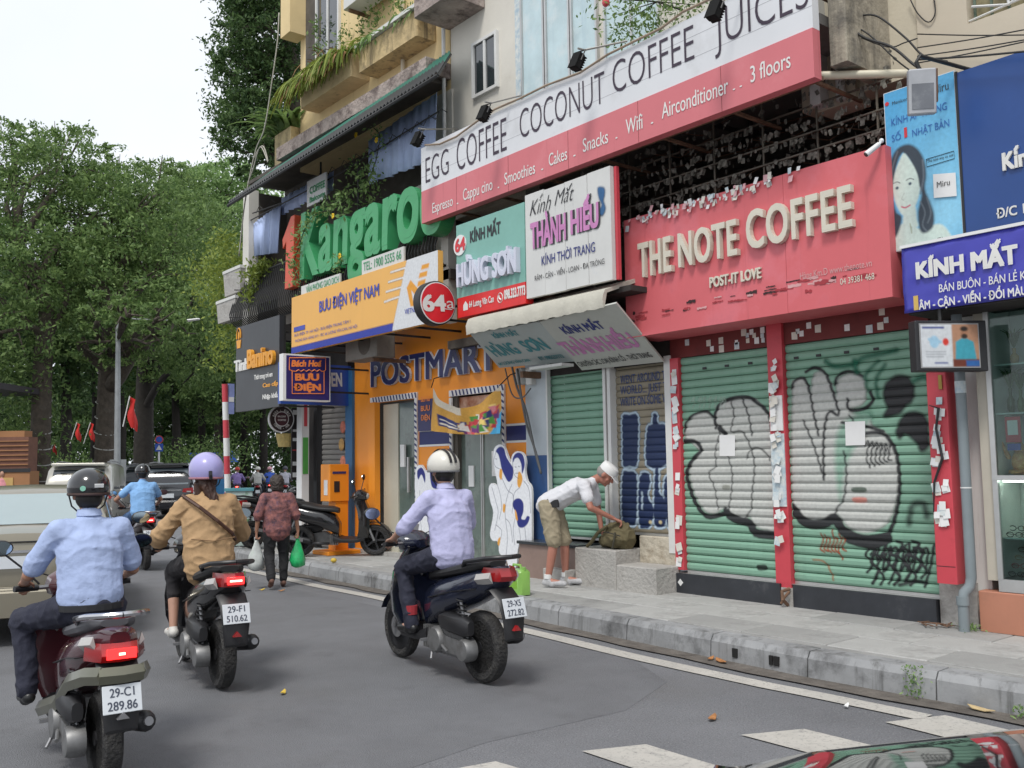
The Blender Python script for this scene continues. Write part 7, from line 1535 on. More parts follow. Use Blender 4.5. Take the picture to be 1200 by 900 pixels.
p = atZ(655, 686, GZ); t.location = (p.x-.06, p.y+.02, GZ); t.rotation_euler = (0, 0, R(-148)); t.scale = (1.09, 1.09, 1.09)
# backpack on the block
pb = atX(716, 640, 7.85); bp = thing('backpack', 'olive green backpack slumped on the concrete steps in front of the bending man', 'backpack', (7.84, 7.7, zt))
kh = fabric('olive_canvas', (.12, .10, .05), dirt=[((.06, .05, .03), 5, .55, .6)]); b = MB(); by = 7.72
b.ell((7.86, by, zt+.15), .14, .20, .17); b.ell((7.86, by-.08, zt+.12), .15, .14, .14); b.ell((7.84, by+.13, zt+.08), .12, .11, .08); b.ell((7.74, by-.02, zt+.11), .08, .17, .10); b.cap((7.84, by-.05, zt+.24), (7.84, by+.12, zt+.26), .05, .04)
fuse(b, 'bag_body', kh, bp, .012, 2, (.02, (9, 9, 9)))
MB().tube([(7.74, by+.06, zt+.26), (7.68, by+.16, zt+.18), (7.66, by+.26, zt+.06), (7.68, by+.34, zt+.02)], .022, 6).build('shoulder_strap', kh, bp, smooth=True); MB().tube([(7.66, by-.14, zt+.20), (7.645, by-.13, zt+.10), (7.65, by-.1, zt+.02)], .012, 6).build('buckle_strap', M('dark_olive_strap', (.05, .045, .03), .7), bp)
MB().tube([(7.68, by-.2, zt+.16), (7.64, by-.02, zt+.2), (7.68, by+.14, zt+.17)], .006, 5).build('zip', blackp, bp)

# --- parked scooter and its neighbour by the corner
s_ = scooter('black scooter with a silver inner shield parked by the orange shop', blackgl, ('29-K1', '044.20'), False, shield_in=M('silver_grey_plastic', (.22, .23, .24), .35, .3), seatc=seatm)
for o in s_.children:
    if o.name.startswith('front_wheel') or o.name.startswith('front_fork'): pass
place(s_, 7.45, 13.62, 131, 1.0, z=GZ, lean=5)
s_ = scooter('second dark scooter parked behind the walking woman at the corner', blackgl, None, False); place(s_, 7.65, 16.15, 75, 1.0, z=GZ, lean=-5)

# green jerrycan on the pavement
q = atZ(601, 697, GZ); t = thing('jerrycan', 'bright green plastic jerrycan standing on the pavement near the kerb', 'canister', q)
lime = M('lime_plastic', (.24, .46, .10), .35, var=.06, coat=.2); x, y = q.x+.08, q.y
MB().bbox(x-.085, x+.085, y-.13, y+.13, GZ, GZ+.27, .03).build('tank', lime, t, smooth=True); MB().tube([(x, y+.09, GZ+.265), (x, y+.08, GZ+.315), (x, y-.04, GZ+.315), (x, y-.06, GZ+.265)], .014, 8).build('handle', lime, t, smooth=True); MB().cyl((x, y-.095, GZ+.26), (x, y-.095, GZ+.30), .026).build('cap', lime, t)
MB().box(x-.0865, x-.0855, y-.08, y+.08, GZ+.07, GZ+.2).build('panel', M('darker_lime', (.22, .45, .05), .4), t)

# ================================================================== CARS
cglass = M('car_glass', (.035, .045, .05), .05, spec=1, coat=.8, var=.1, vs=1)
cglass_l = M('pale_reflecting_glass', (.30, .37, .38), .12, spec=1, coat=.6, var=.05, vs=1)
def car(label, paint, prof, wheels, feats, cat='car', name='parked_car', glassm=None):
    t = thing(name, label, cat, (0, 0, 0)); gm = glassm or cglass; rings = []
    for y, hl, hb, hr_, zb, zB, zR in prof:
        half = [(0, zb), (hl*.85, zb), (hl*.985, zb+.07), (hl, zb+.22), (hb, zB-.14), (hb*.985, zB-.03), (hb*.955, zB), (hr_+(hb-hr_)*.08, zR-(zR-zB)*.12), (hr_*.93, zR-.012), (hr_*.7, zR+.008), (0, zR+.022)]
        rings.append([(x, y, z) for x, z in half]+[(-x, y, z) for x, z in half[-2:0:-1]])
    body = MB().loft(rings); o = body.build('body', paint, t, smooth=True)
    def qd(i, j, a, b, inset=(.06, .06, .06, .06), lift=.008, side=1):
        """panel over the loft cells between rings i,j and ring points a,b"""
        A, B, C_, D_ = (Vector(rings[i][a]), Vector(rings[j][a]), Vector(rings[j][b]), Vector(rings[i][b]))
        n_ = (B-A).cross(D_-A).normalized(); cen = (A+B+C_+D_)/4
        if n_.dot(cen-Vector((0, cen.y, .9))) < 0: n_ = -n_
        def bl_(u, v): return A.lerp(B, u).lerp(D_.lerp(C_, u), v)+n_*lift
        u0_, u1_, v0_, v1_ = inset; return [bl_(u0_, v0_), bl_(1-u1_, v0_), bl_(1-u1_, 1-v1_), bl_(u0_, 1-v1_)]
    nn_ = len(rings[0])
    for (i, j) in feats['side']:
        for sgn in (0, 1):
            a, b = (6, 8) if not sgn else (nn_-6, nn_-8)
            MB().quad(*qd(i, j, a, b)).build('side_window', gm, t, fix=False)
    for (i, j) in feats['rear']+feats.get('front', []):
        a, b = 8, nn_-8; MB().quad(*qd(i, j, a, b, (.05, .05, .03, .03), .034)).build('rear_window' if (i, j) in feats['rear'] else 'windscreen', gm, t, fix=False)
    wd = feats['hw']
    for y in wheels:
        for s in (-1, 1):
            w_ = MB().lathe((s*(wd-.11), y, .33), [(.22, -.1), (.31, -.11), (.335, -.07), (.335, .07), (.31, .11), (.22, .1)], axis=(1, 0, 0), n=28).build('wheel', tyrem, t, smooth=True)
            MB().lathe((s*(wd-.05), y, .33), [(.02, .03), (.2, .045), (.22, .0), (.22, -.05)], axis=(s, 0, 0), n=20).build('rim', dullsteel, w_)
            MB().lathe((s*(wd-.02), y, .34), [(.37, -.08), (.37, .012)], axis=(s, 0, 0), n=24).build('wheel_arch', blackp, t)
    return t, rings, qd
def carplace(t, x, y, deg): t.location = (x, y, 0); t.rotation_euler = (0, 0, R(-deg))
champ = M('champagne_paint', (.25, .225, .17), .3, .4, coat=.6, var=.03); silv = M('silver_beige_paint', (.40, .385, .34), .28, .35, coat=.7, var=.03); cblack = M('black_car_paint', (.012, .013, .018), .15, coat=1, var=.05)
sed = [(0, .78, .74, .66, .36, .86, .88), (.05, .86, .83, .76, .26, .98, 1.015), (.3, .885, .86, .79, .22, 1.0, 1.045), (.55, .89, .865, .78, .2, 1.0, 1.065), (1.1, .9, .87, .70, .2, .98, 1.38), (1.6, .9, .87, .69, .2, .97, 1.45), (2.7, .9, .87, .69, .2, .96, 1.43), (3.45, .9, .86, .66, .2, .95, 1.05), (4.3, .86, .8, .7, .22, .84, .9), (4.65, .74, .7, .6, .3, .66, .7)]
t, rg_, qd = car('champagne sedan seen from behind at the left edge, beside the blue shirted rider', champ, sed, (.95, 3.7), dict(side=[(4, 5), (5, 6)], rear=[(3, 4)], front=[(6, 7)], hw=.89), glassm=cglass_l)
for s in (-1, 1):
    l_ = MB().prism([(s*.86, .80), (s*.50, .80), (s*.46, .93), (s*.84, .95)], -.035, .10, 'y').build('tail_light', redoff, t); MB().prism([(s*.62, .82), (s*.54, .82), (s*.52, .91), (s*.6, .91)], -.04, -.034, 'y').build('clear_lens', amber, l_)
MB().bbox(-.88, .88, -.06, .12, .28, .55, .05).build('bumper', champ, t); MB().box(-.25, .25, -.035, .0, .72, .83).build('number_plate', plate, t); MB().box(-.4, .4, -.03, .0, .86, .885).build('chrome_strip', chrome, t)
MB().box(-.86, .86, -.062, -.055, .545, .55).build('bumper_gap', blackp, t); MB().box(-.62, .62, -.004, .02, .955, .965).build('boot_gap', blackp, t)
carplace(t, 1.97, 9.75, 17)
suv = [(0, .80, .78, .76, .42, .98, 1.0), (.05, .88, .86, .80, .34, 1.05, 1.30), (.28, .90, .88, .78, .3, 1.06, 1.70), (.5, .91, .89, .78, .28, 1.06, 1.80), (1.5, .92, .9, .78, .26, 1.05, 1.83), (2.7, .92, .9, .76, .26, 1.04, 1.79), (3.4, .92, .88, .7, .28, 1.04, 1.2), (4.3, .9, .84, .74, .3, .98, 1.06), (4.7, .8, .76, .66, .4, .8, .85)]
def mksuv(label, paint, txt, x, y, deg, strip=True):
    t, rg_, qd = car(label, paint, suv, (.95, 3.75), dict(side=[(3, 4), (4, 5)], rear=[], front=[(5, 6)], hw=.91))
    MB().add([(-.70, .008, 1.14), (.70, .008, 1.14), (.64, .235, 1.66), (-.64, .235, 1.66), (-.70, .03, 1.14), (.70, .03, 1.14), (.64, .26, 1.66), (-.64, .26, 1.66)], [(0, 1, 2, 3), (4, 7, 6, 5), (0, 4, 5, 1), (1, 5, 6, 2), (2, 6, 7, 3), (3, 7, 4, 0)]).build('rear_glass', cglass if paint is not cblack else M('tinted_rear_glass', (.12, .15, .17), .1, spec=1, coat=.6), t)
    for s in (-1, 1):
        l_ = MB().prism([(s*.87, .86), (s*.52, .88), (s*.55, 1.0), (s*.86, 1.03)], -.03, .12, 'y').build('tail_light', redoff, t); MB().prism([(s*.80, .87), (s*.66, .88), (s*.66, .92), (s*.8, .92)], -.036, -.031, 'y').build('clear_lens', amber, l_)
        MB().box(s*.80-.1, s*.80+.1, -.075, -.06, .44, .48).build('reflector', redoff, t); MB().tube([(s*.66, .6, 1.86), (s*.68, 1.4, 1.89), (s*.66, 2.6, 1.86)], .018).build('roof_rail', dullsteel, t)
    MB().bbox(-.9, .9, -.07, .15, .36, .62, .06).build('bumper', paint, t); MB().box(-.26, .26, -.04, .0, .70, .84).build('number_plate', plate, t)
    if strip: MB().box(-.5, .5, -.045, -.0, .93, .97).build('chrome_strip', chrome, t)
    MB().bbox(-.68, .68, .05, .4, 1.78, 1.84, .02).build('roof_spoiler', paint, t); MB().box(-.5, .5, .04, .06, 1.70, 1.74).build('dark_gap', blackp, t)
    carplace(t, x, y, deg); return t
def ground_at(px, D): p_ = Vector((0, 0, CAMH))+ray(px, 550)*D; return p_.x, p_.y
x, y = ground_at(91, 25.5); mksuv('silver beige people carrier with roof rails ahead of the sedan', silv, '', x, y, 25, False)
x, y = ground_at(195, 31); mksuv('black off-roader with a chrome strip and red lamps in the middle distance', cblack, '', x, y, 31)
x, y = ground_at(166, 37); mksuv('grey car partly hidden to the left of the black off-roader', M('grey_car_paint', (.16, .17, .19), .3, coat=.6), '', x, y, 33, False)

# ================================================================== VEGETATION
def leafmat(name, c, c2, rough=.55):
    m_ = bpy.data.materials.new(name); m_.use_nodes = True; t = m_.node_tree; N = t.nodes; L = t.links; b = N['Principled BSDF']
    g = N.new('ShaderNodeNewGeometry'); r_ = N.new('ShaderNodeValToRGB'); r_.color_ramp.elements[0].color = tuple(c)+(1,); r_.color_ramp.elements[1].color = tuple(c2)+(1,)
    L.new(g.outputs['Random Per Island'], r_.inputs['Fac']); L.new(r_.outputs[0], b.inputs['Base Color']); b.inputs['Roughness'].default_value = rough; b.inputs['Specular IOR Level'].default_value = .35
    tl = N.new('ShaderNodeBsdfTranslucent'); L.new(r_.outputs[0], tl.inputs['Color']); x = N.new('ShaderNodeMixShader'); x.inputs[0].default_value = .4
    L.new(b.outputs[0], x.inputs[1]); L.new(tl.outputs[0], x.inputs[2]); L.new(x.outputs[0], N['Material Output'].inputs['Surface']); return m_
def leaves(P, size, droop=.2):
    """P: leaf centres (n,3); returns diamond leaf quads"""
    n = len(P); d = rng.normal(size=(n, 3)); d[:, 2] -= droop; d /= np.linalg.norm(d, axis=1)[:, None]
    q = rng.normal(size=(n, 3)); q[:, 2] *= 1; s = np.cross(d, q); s /= np.linalg.norm(s, axis=1)[:, None]
    L_ = (size*rng.uniform(.6, 1.35, n))[:, None]; w_ = L_*.42
    V = np.stack([P-d*L_*.5, P+s*w_*.5, P+d*L_*.5, P-s*w_*.5], 1).reshape(-1, 3)
    return V, np.arange(n*4).reshape(-1, 4)
def lobes_crown(lobes, nl, size, clump=.11, per=42):
    """many leaf clumps spread through several lobes (centre, radii); uneven shells with gaps"""
    out_ = []; tot = sum(np.prod(np.array(r_))**(2/3) for _, r_ in lobes)
    for c, r_ in lobes:
        k = int(nl/per*np.prod(np.array(r_))**(2/3)/tot)
        d = rng.normal(size=(k, 3)); d /= np.linalg.norm(d, axis=1)[:, None]
        rad = rng.uniform(.45, 1.06, k)**.6; cen = np.array(c)+d*rad[:, None]*np.array(r_)
        cl = np.array([clump*(np.prod(r_)**(1/3))*2.4]*k)*rng.uniform(.5, 1.3, k)
        P = cen[:, None, :]+rng.normal(size=(k, per, 3))*cl[:, None, None]*np.array([1, 1, .55])*.5
        out_.append(P.reshape(-1, 3))
    return leaves(np.concatenate(out_), size)
bark = M('bark', (.085, .07, .055), .95, var=.35, vs=5, bump=.6, bs=14, dirt=[((.15, .14, .12), 4, .58, .5)]); barkd = M('dark_bark', (.035, .03, .026), .95, var=.3, vs=5)
lf_mid = leafmat('leaf_mid_green', (.07, .135, .04), (.235, .34, .11)); lf_dark = leafmat('leaf_dark_green', (.035, .078, .026), (.13, .21, .07)); lf_lite = leafmat('leaf_light_green', (.14, .25, .08), (.32, .46, .18)); lf_yel = leafmat('leaf_yellow_green', (.13, .19, .03), (.30, .36, .07)); lf_bg = leafmat('leaf_far_green', (.05, .11, .05), (.17, .25, .10))
def tree(label, base, trunk, lobes, nl, size, lm, tr=.3, group=None, rings_=False, bk=None, name='broadleaf_tree', clump=.11, limbs=True):
    t = thing(name, label, 'tree', base, group); base = Vector(base); mb = MB(); bk = bk or bark
    tp = [Vector(p) for p in trunk]; n = len(tp); q = [Vector(p) for p in smooth_pts([tuple(p) for p in tp], False, 5)]
    mb.tube(q, [tr*(1.35 if i == 0 else 1)*(1-.5*i/len(q)) for i in range(len(q))], 12); mb.build('trunk', bk, t, smooth='all')
    if limbs:
        mb = MB()
        for c, r_ in lobes:
            c = Vector(c); k = min(range(len(q)), key=lambda i: (q[i]-c).length+abs(q[i].z-(c.z-r_[2]*1.4))); a = q[max(k, len(q)//3)]
            m1_ = a.lerp(c, .45)+Vector((rng.normal(0, .5), rng.normal(0, .5), .4)); mb.tube([Vector(p) for p in smooth_pts([tuple(a), tuple(m1_), tuple(c)], False, 5)], [tr*.42*(1-.075*i) for i in range(11)], 7)
            for _ in range(7):
                e = c+Vector(rng.normal(size=3)).normalized()*float(np.mean(r_))*.85; s0 = a.lerp(c, rng.uniform(.5, 1)); mm_ = s0.lerp(e, .5)+Vector((0, 0, rng.uniform(-.3, .5))); mb.tube([s0, mm_, e], [tr*.14, tr*.09, tr*.03], 5)
        mb.build('limbs', bk, t, smooth='all', kind='stuff')
    V_, F_ = lobes_crown(lobes, nl, size, clump); me = npmesh('crown', V_-np.array(base), F_); o = link('crown', me, t, lm, True); o['kind'] = 'stuff'
    if rings_:
        mb = MB()
        for z in np.arange(1.4, 5.6, .55):
            P = []
            for a in np.linspace(0, 2*pi, 15): P.append(Vector((tp[0].x+(tr*1.12-.02*z)*cos(a)+(tp[1]-tp[0]).x*(z/6), tp[0].y+(tr*1.12-.02*z)*sin(a)+(tp[1]-tp[0]).y*(z/6), z+.12*sin(a))))
            mb.tube(P, .022, 4)
        mb.build('light_cord', M('pale_cord', (.4, .4, .38), .7), t)
    return t
def G0(px, D): p_ = Vector((0, 0, CAMH))+ray(px, 552)*D; return Vector((p_.x, p_.y, 0))
def PD(px, py, D): return tuple(Vector((0, 0, CAMH))+ray(px, py)*D)
def lob(px, py, D, r_, rz=None): return (PD(px, py, D), (r_, r_, rz or r_*.8))
# nearest street trees on the left of the bend
b = G0(47, 33); tree('big street tree at the far left with pale cord wound round its leaning trunk', b, [b, PD(50, 430, 33), PD(55, 370, 33.3), PD(40, 320, 33.5), PD(22, 290, 33.5)],
     [lob(-40, 330, 32, 3.2), lob(20, 300, 33, 2.6), lob(70, 215, 35, 2.4, 1.9), lob(20, 215, 35, 2.6, 2), lob(-30, 240, 34, 3), lob(60, 330, 34, 2.4), lob(105, 270, 36, 2.2), lob(-20, 395, 31, 2.2, 1.2), lob(85, 180, 37, 1.9, 1.2), lob(20, 180, 36, 1.9, 1.2)], 38000, .17, lf_mid, .36, rings_=True, clump=.085)
b = G0(122, 35); tree('forked street tree behind the silver people carrier with cord round its trunk', b, [b, PD(125, 470, 35), PD(128, 400, 35), PD(126, 370, 35), PD(120, 330, 35.3)],
     [lob(150, 330, 34, 2.7), lob(110, 250, 37, 2.4), lob(165, 255, 36, 2.2), lob(205, 300, 36, 2.4), lob(130, 400, 33, 1.5, 1.0), lob(215, 370, 33, 1.7, 1.1), lob(90, 330, 37, 2.2), lob(185, 225, 38, 2, 1.3), lob(140, 222, 39, 2, 1.3), lob(186, 372, 28.5, .95, .5), lob(152, 368, 29, 1.0, .6), lob(128, 362, 29.5, .9, .6)], 38000, .17, lf_mid, .40, rings_=True, clump=.085)
b_ = PD(128, 455, 35); MB().tube([b_, PD(140, 440, 34.6), PD(155, 415, 34.3), PD(168, 405, 34), PD(180, 380, 33.6), PD(184, 360, 33.4)], [.3, .27, .24, .22, .17, .1], 10).build('limb', bark, bpy.data.objects['broadleaf_tree.001'], smooth='all')
MB().tube([PD(127, 440, 35), PD(115, 425, 35), PD(103, 415, 35), PD(97, 395, 35)], [.18, .16, .13, .07], 8).build('limb', bark, bpy.data.objects['broadleaf_tree.001'], smooth='all')
b = G0(168, 44); tree('straight thick trunked tree behind the black off-roader', b, [b, PD(169, 480, 44), PD(172, 400, 44), PD(180, 330, 44)], [lob(190, 300, 44, 3), lob(230, 340, 42, 2.8), lob(150, 300, 46, 3), lob(200, 245, 46, 2.4), lob(240, 410, 40, 2.2), lob(200, 420, 43, 2, 1.4), lob(255, 280, 44, 2.2)], 34000, .2, lf_mid, .5, bk=barkd)
b = G0(260, 62); tree('tall pale green tree rising between the dark tree and the street trees', b, [b, PD(252, 350, 62), PD(250, 250, 62)], [lob(245, 225, 62, 2.6), lob(268, 215, 60, 2), lob(225, 250, 62, 2.4), lob(262, 262, 60, 2.6), lob(235, 285, 60, 2.6), lob(290, 240, 62, 2.6)], 16000, .32, lf_lite, .35)
# dark tree rising behind the yellow house
b = G0(372, 29); tree('very tall dense dark green tree standing behind the yellow corner house', b, [b, PD(365, 300, 29), PD(345, 120, 29), PD(335, 20, 29)],
     [lob(310, 30, 28, 1.5), lob(284, 72, 28, .8, .7), lob(300, 90, 28.5, 1.3), lob(288, 125, 28, .8, .7), lob(300, 160, 28, 1.4), lob(320, 60, 29, 1.9), lob(325, 130, 29, 1.9), lob(308, 190, 28, .9), lob(290, 165, 28.5, .9), lob(296, 12, 29, .9), lob(330, -40, 29, 2.4), lob(300, -30, 28, 1.4)], 44000, .14, lf_dark, .4, clump=.10)
# the belt of park trees round the bend, each one a tree
cv = []
for k in range(3):
    lobes = [(tuple(rng.normal(size=3)*np.array([.45, .45, .22])+np.array([0, 0, .1*k])), (rng.uniform(.35, .55),)*2+(rng.uniform(.25, .4),)) for _ in range(8)]
    V_, F_ = lobes_crown(lobes, 11000, .062, .14); cv.append(npmesh('crown', V_, F_))
def far_tree(px, D, zc, R_, k, label, mt, rz=None, tr=.28):
    b = G0(px, D); t = thing('park_tree', label, 'tree', b, 'park trees round the bend')
    me = cv[k % 3].copy() if mt is not cv_m[k % 3] else cv[k % 3]
    me.materials.clear(); me.materials.append(mt); o = link('crown', me, t, None, True); o.location = (0, 0, zc); o.scale = (R_, R_, rz or R_); o.rotation_euler = (0, 0, k*1.7); o['kind'] = 'stuff'
    MB().tube([b, b+Vector((.1, .1, zc*.5)), b+Vector((-.1, .15, zc))], [tr*1.2, tr, tr*.6], 8).build('trunk', barkd, t, smooth='all')
cv_m = [lf_bg, lf_mid, lf_dark]
pos = ['furthest left', 'second from the left', 'third from the left', 'behind the leaning trunk', 'behind the forked tree', 'left of the lamp post', 'right of the lamp post', 'behind the red flag', 'behind the off-roader', 'behind the kiosk', 'left of the striped pole', 'right of the striped pole', 'above the far riders', 'at the corner of the shop', 'behind the shops']
spec = [(-60, 46, 9, 6.5), (-10, 52, 10, 7), (35, 58, 10, 7), (75, 50, 8.5, 5.5), (110, 62, 11, 7), (140, 54, 8, 5), (172, 66, 10.5, 6.5), (205, 58, 8, 5), (235, 70, 10.5, 6), (262, 60, 7.5, 4.6), (285, 72, 10, 6.2), (308, 64, 8, 5), (335, 74, 10, 6), (358, 66, 8.5, 5.2), (395, 80, 12, 7)]
for i, (px, D, zc, R_) in enumerate(spec): far_tree(px, D, zc, R_, i, 'park tree round the bend, '+pos[i], [lf_bg, lf_mid, lf_bg, lf_dark][i % 4])
spec2 = [(-40, 75, 5, 6), (20, 80, 5.5, 6.5), (80, 78, 5, 6.5), (135, 84, 5.5, 6.5), (190, 82, 5.5, 6.5), (240, 88, 6, 6.5), (290, 84, 5.5, 6.5), (340, 90, 6, 6.5), (390, 86, 6, 6.5)]
for i, (px, D, zc, R_) in enumerate(spec2): far_tree(px, D, zc, R_, i+1, 'low dark tree closing the far view, number %s from the left' % ['one', 'two', 'three', 'four', 'five', 'six', 'seven', 'eight', 'nine'][i], lf_dark)
# hedge and shrubs closing the view below the crowns
P = []
for px in np.linspace(-120, 420, 90):
    D = 76+6*sin(px*.05); c = G0(px, D); k = 190
    P.append(np.array([c.x, c.y, 0])+rng.normal(size=(k, 3))*np.array([1.2, 1.2, 0])+np.stack([np.zeros(k), np.zeros(k), rng.uniform(0, 4.2, k)], 1))
V_, F_ = leaves(np.concatenate(P), .42); o = link('hedge', npmesh('hedge', V_, F_), None, lf_dark); tag(o, 'long dark hedge and undergrowth closing the street behind the riders', 'hedge', kind='stuff')
P = []
for px, D, h_, r_ in ((15, 33, 2.2, 1.6), (35, 34, 3.6, 1.2), (90, 47, 1.5, 1.5), (258, 50, 2.5, 1.8), (215, 52, 2.2, 1.6), (5, 32, 5.0, 1.3)):
    c = G0(px, D); k = 900; P.append(np.array([c.x, c.y, h_])+rng.normal(size=(k, 3))*np.array([r_*.5, r_*.5, .5]))
V_, F_ = leaves(np.concatenate(P), .2); o = link('shrubs', npmesh('shrubs', V_, F_), None, lf_mid); tag(o, 'loose green shrubs planted along the park side of the bend', 'shrubs', kind='stuff')

# hanging foliage and pot plants by the building corner
P = []
for (px, py, X_, r_, k) in ((262, 285, 7.9, .25, 260), (270, 305, 7.9, .3, 380), (255, 310, 8.0, .3, 300), (268, 330, 7.9, .35, 420), (240, 320, 8.4, .4, 350), (262, 350, 7.9, .3, 280), (248, 345, 8.2, .35, 280), (300, 322, 7.4, .18, 240), (308, 312, 7.4, .15, 160), (296, 345, 7.4, .16, 200), (268, 395, 7.8, .3, 260), (262, 420, 7.9, .3, 200), (275, 375, 7.7, .2, 200)):
    c = atX(px, py, X_); P.append(np.array(c)+rng.normal(size=(k, 3))*np.array([r_, r_, r_*.9])*.7)
V_, F_ = leaves(np.concatenate(P), .10, .6); c = atX(268, 320, 7.9); pl_ = thing('climbing_plant', 'yellow green plants trailing off the balcony corner around the white column', 'plant', c); o = link('foliage', npmesh('foliage', V_-np.array(c), F_), pl_, lf_yel, True); o['kind'] = 'stuff'
for i, (px, py, px2, py2, X_) in enumerate(((266, 318, 286, 341, 7.45), (258, 353, 280, 373, 7.45))):
    a, b = atX(px, py, X_), atX(px2, py2, X_); t = thing('plant_pot', ['upper white plant trough hooked on the balcony corner', 'lower cream plant trough hooked on the balcony corner'][i], 'planter', b, 'troughs at the balcony corner')
    z0_, z1_ = b.z, a.z-.03; MB().loft([[(X_-.06, b.y+.05, z0_), (X_+.12, b.y+.05, z0_), (X_+.12, a.y-.05, z0_), (X_-.06, a.y-.05, z0_)], [(X_-.08, b.y, z1_), (X_+.14, b.y, z1_), (X_+.14, a.y, z1_), (X_-.08, a.y, z1_)]]).build('trough', conc, t); MB().box(X_-.09, X_+.15, b.y-.01, a.y+.01, z1_-.05, z1_+.01).build('rim', whiteold, t)
    MB().tube([(X_-.2, b.y, z0_), (X_+.3, b.y-.3, z0_), (X_+.3, b.y-.3, z1_)], .012).build('bracket', iron, t)
vine = [];
def vines(P_, X_, n_, r_, sz, mt, label):
    q = smooth_pts([tuple(atX(x, y, X_)) for x, y in P_], False, 8); q = np.array(q); P = q[rng.integers(0, len(q), n_)]+rng.normal(size=(n_, 3))*r_
    V_, F_ = leaves(P, sz, .3); c = Vector(q[0]); t = thing('climbing_plant', label, 'plant', c); o = link('foliage', npmesh('foliage', V_-np.array(c), F_), t, mt, True); o['kind'] = 'stuff'
    MB().tube([Vector(p) for p in q], .008, 4).build('stem', barkd, t)
    return t
vines([(352, 335), (345, 310), (350, 290), (360, 262), (372, 250), (392, 245), (405, 235)], XK-.06, 420, .09, .085, lf_lite, 'leafy vine climbing over the letter K of the green sign')
vines([(380, 250), (400, 236), (415, 225), (432, 218), (428, 205), (415, 190)], 7.3, 420, .12, .085, lf_mid, 'vine with small leaves above the letters nga of the green sign')
vines([(425, 240), (440, 245), (432, 215), (440, 190), (445, 160), (438, 150)], 7.4, 160, .07, .07, lf_lite, 'thin vine with yellow flowers hanging near the blue tarpaulin')
for (x, y) in ((417, 158), (441, 164), (390, 253), (398, 300)):
    c = atX(x, y, XK-.1 if y > 200 else 7.3); fl = thing('flower', 'yellow flower '+{158: 'near the post under the roof', 164: 'beside the blue tarpaulin', 253: 'on the vine above the letter n', 300: 'in front of the letter g'}[y], 'flower', c); mb = MB()
    for k in range(5): a = k*1.257; mb.ell(c+Vector((0, .028*cos(a), .028*sin(a))), .01, .024, .02, 8, 5)
    mb.build('petals', M('yellow_petal', (.75, .5, .02), .6) if 'yp' not in globals() else yp, fl); yp = bpy.data.materials['yellow_petal']
vines([(395, 300), (400, 305), (398, 312), (392, 318)], XK-.06, 60, .05, .07, lf_lite, 'small sprig of leaves in front of the letter g')
# strap leaved plants in the window boxes of the yellow house
def straps(name, label, ya, yb_, z, X_, n_, L_, mt, lean=(-.35, 0), w_=.02, g=.62):
    t = thing(name, label, 'plant', (X_, (ya+yb_)/2, z)); mb = MB()
    for i in range(n_):
        b_ = Vector((X_+rng.uniform(-.12, .12), rng.uniform(ya, yb_), z)); l_ = L_*rng.uniform(.55, 1.15); a = rng.uniform(0, 2*pi); d = Vector((lean[0]+.55*cos(a), .55*sin(a), 1)).normalized(); P_ = []; p_ = b_.copy()
        for k in range(6): P_.append(p_.copy()); d = (d+Vector((.06*cos(a)-.02, .06*sin(a), -g))).normalized(); p_ = p_+d*l_/5
        s = Vector((-sin(a), cos(a), 0)); V = []
        for k, p_ in enumerate(P_): ww = w_*(1-(k/5.4)**2)+.002; V += [p_-s*ww, p_+s*ww]
        mb.add(V, [(2*k, 2*k+1, 2*k+3, 2*k+2) for k in range(5)])
    mb.build('leaves', mt, t, kind='stuff', fix=False)
straps('spider_plant', 'thick grassy plant spilling over the left window box of the yellow house', pA[0], pA[1], pA[2], 7.72, 330, .95, lf_yel, (-.5, 0)); straps('spider_plant', 'browning leaves hanging in front of the left window box', pA[0], pA[1], pA[2]-.02, 7.68, 120, .7, M('dry_leaf', (.30, .17, .08), .8, var=.3, vs=9), (-.7, 0))
straps('potted_palm', 'broad leaved palm like plant on the end parapet of the yellow house', 16.3, 17.0, 8.15, 7.95, 90, .95, lf_mid, (-.1, 0), .05, .3)
straps('window_box_plant', 'sparse trailing weeds in the right window box of the yellow house', pB[0], pB[1], pB[2], 7.72, 50, .4, lf_lite)
P = []
for (x, y, k, r_) in ((400, 45, 90, .12), (440, 14, 110, .16), (425, 28, 80, .14), (470, 5, 110, .16), (372, 60, 90, .12), (370, 30, 60, .1)):
    P.append(np.array(atX(x, y, 7.9))+rng.normal(size=(k, 3))*r_*np.array([.4, 1, 1]))
V_, F_ = leaves(np.concatenate(P), .08); c = atX(430, 20, 7.6); t = thing('climbing_plant', 'sparse creeper scrambling over the right window box of the yellow house', 'plant', c); o = link('foliage', npmesh('foliage', V_-np.array(c), F_), t, lf_mid, True); o['kind'] = 'stuff'
# flowering shrub above the long sign
P = []
for (x, y, k, r_) in ((760, 0, 200, .2), (800, -5, 300, .3), (735, 12, 120, .15), (720, 42, 60, .08), (775, 15, 180, .2), (740, 38, 60, .1), (700, 2, 60, .12), (815, 8, 200, .2), (755, 28, 120, .14)):
    P.append(np.array(atX(x, y, 7.5))+rng.normal(size=(k, 3))*r_)
V_, F_ = leaves(np.concatenate(P), .06); c = atX(770, 5, 7.5); t = thing('shrub', 'airy green shrub with red flowers above the words COCONUT COFFEE', 'plant', c); o = link('foliage', npmesh('foliage', V_-np.array(c), F_), t, lf_mid, True); o['kind'] = 'stuff'
mb = MB()
for k in range(9): e = atX(690+k*16, rng.uniform(-5, 40), 7.45); mb.tube([atX(800, 12, 7.55), atX(770, 2, 7.5), e], [.012, .008, .003], 4)
mb.build('twigs', barkd, t, kind='stuff'); MB().ell(atX(710, 3, 7.4), .04, .05, .05, 8, 6).build('red_flower', redm, t)
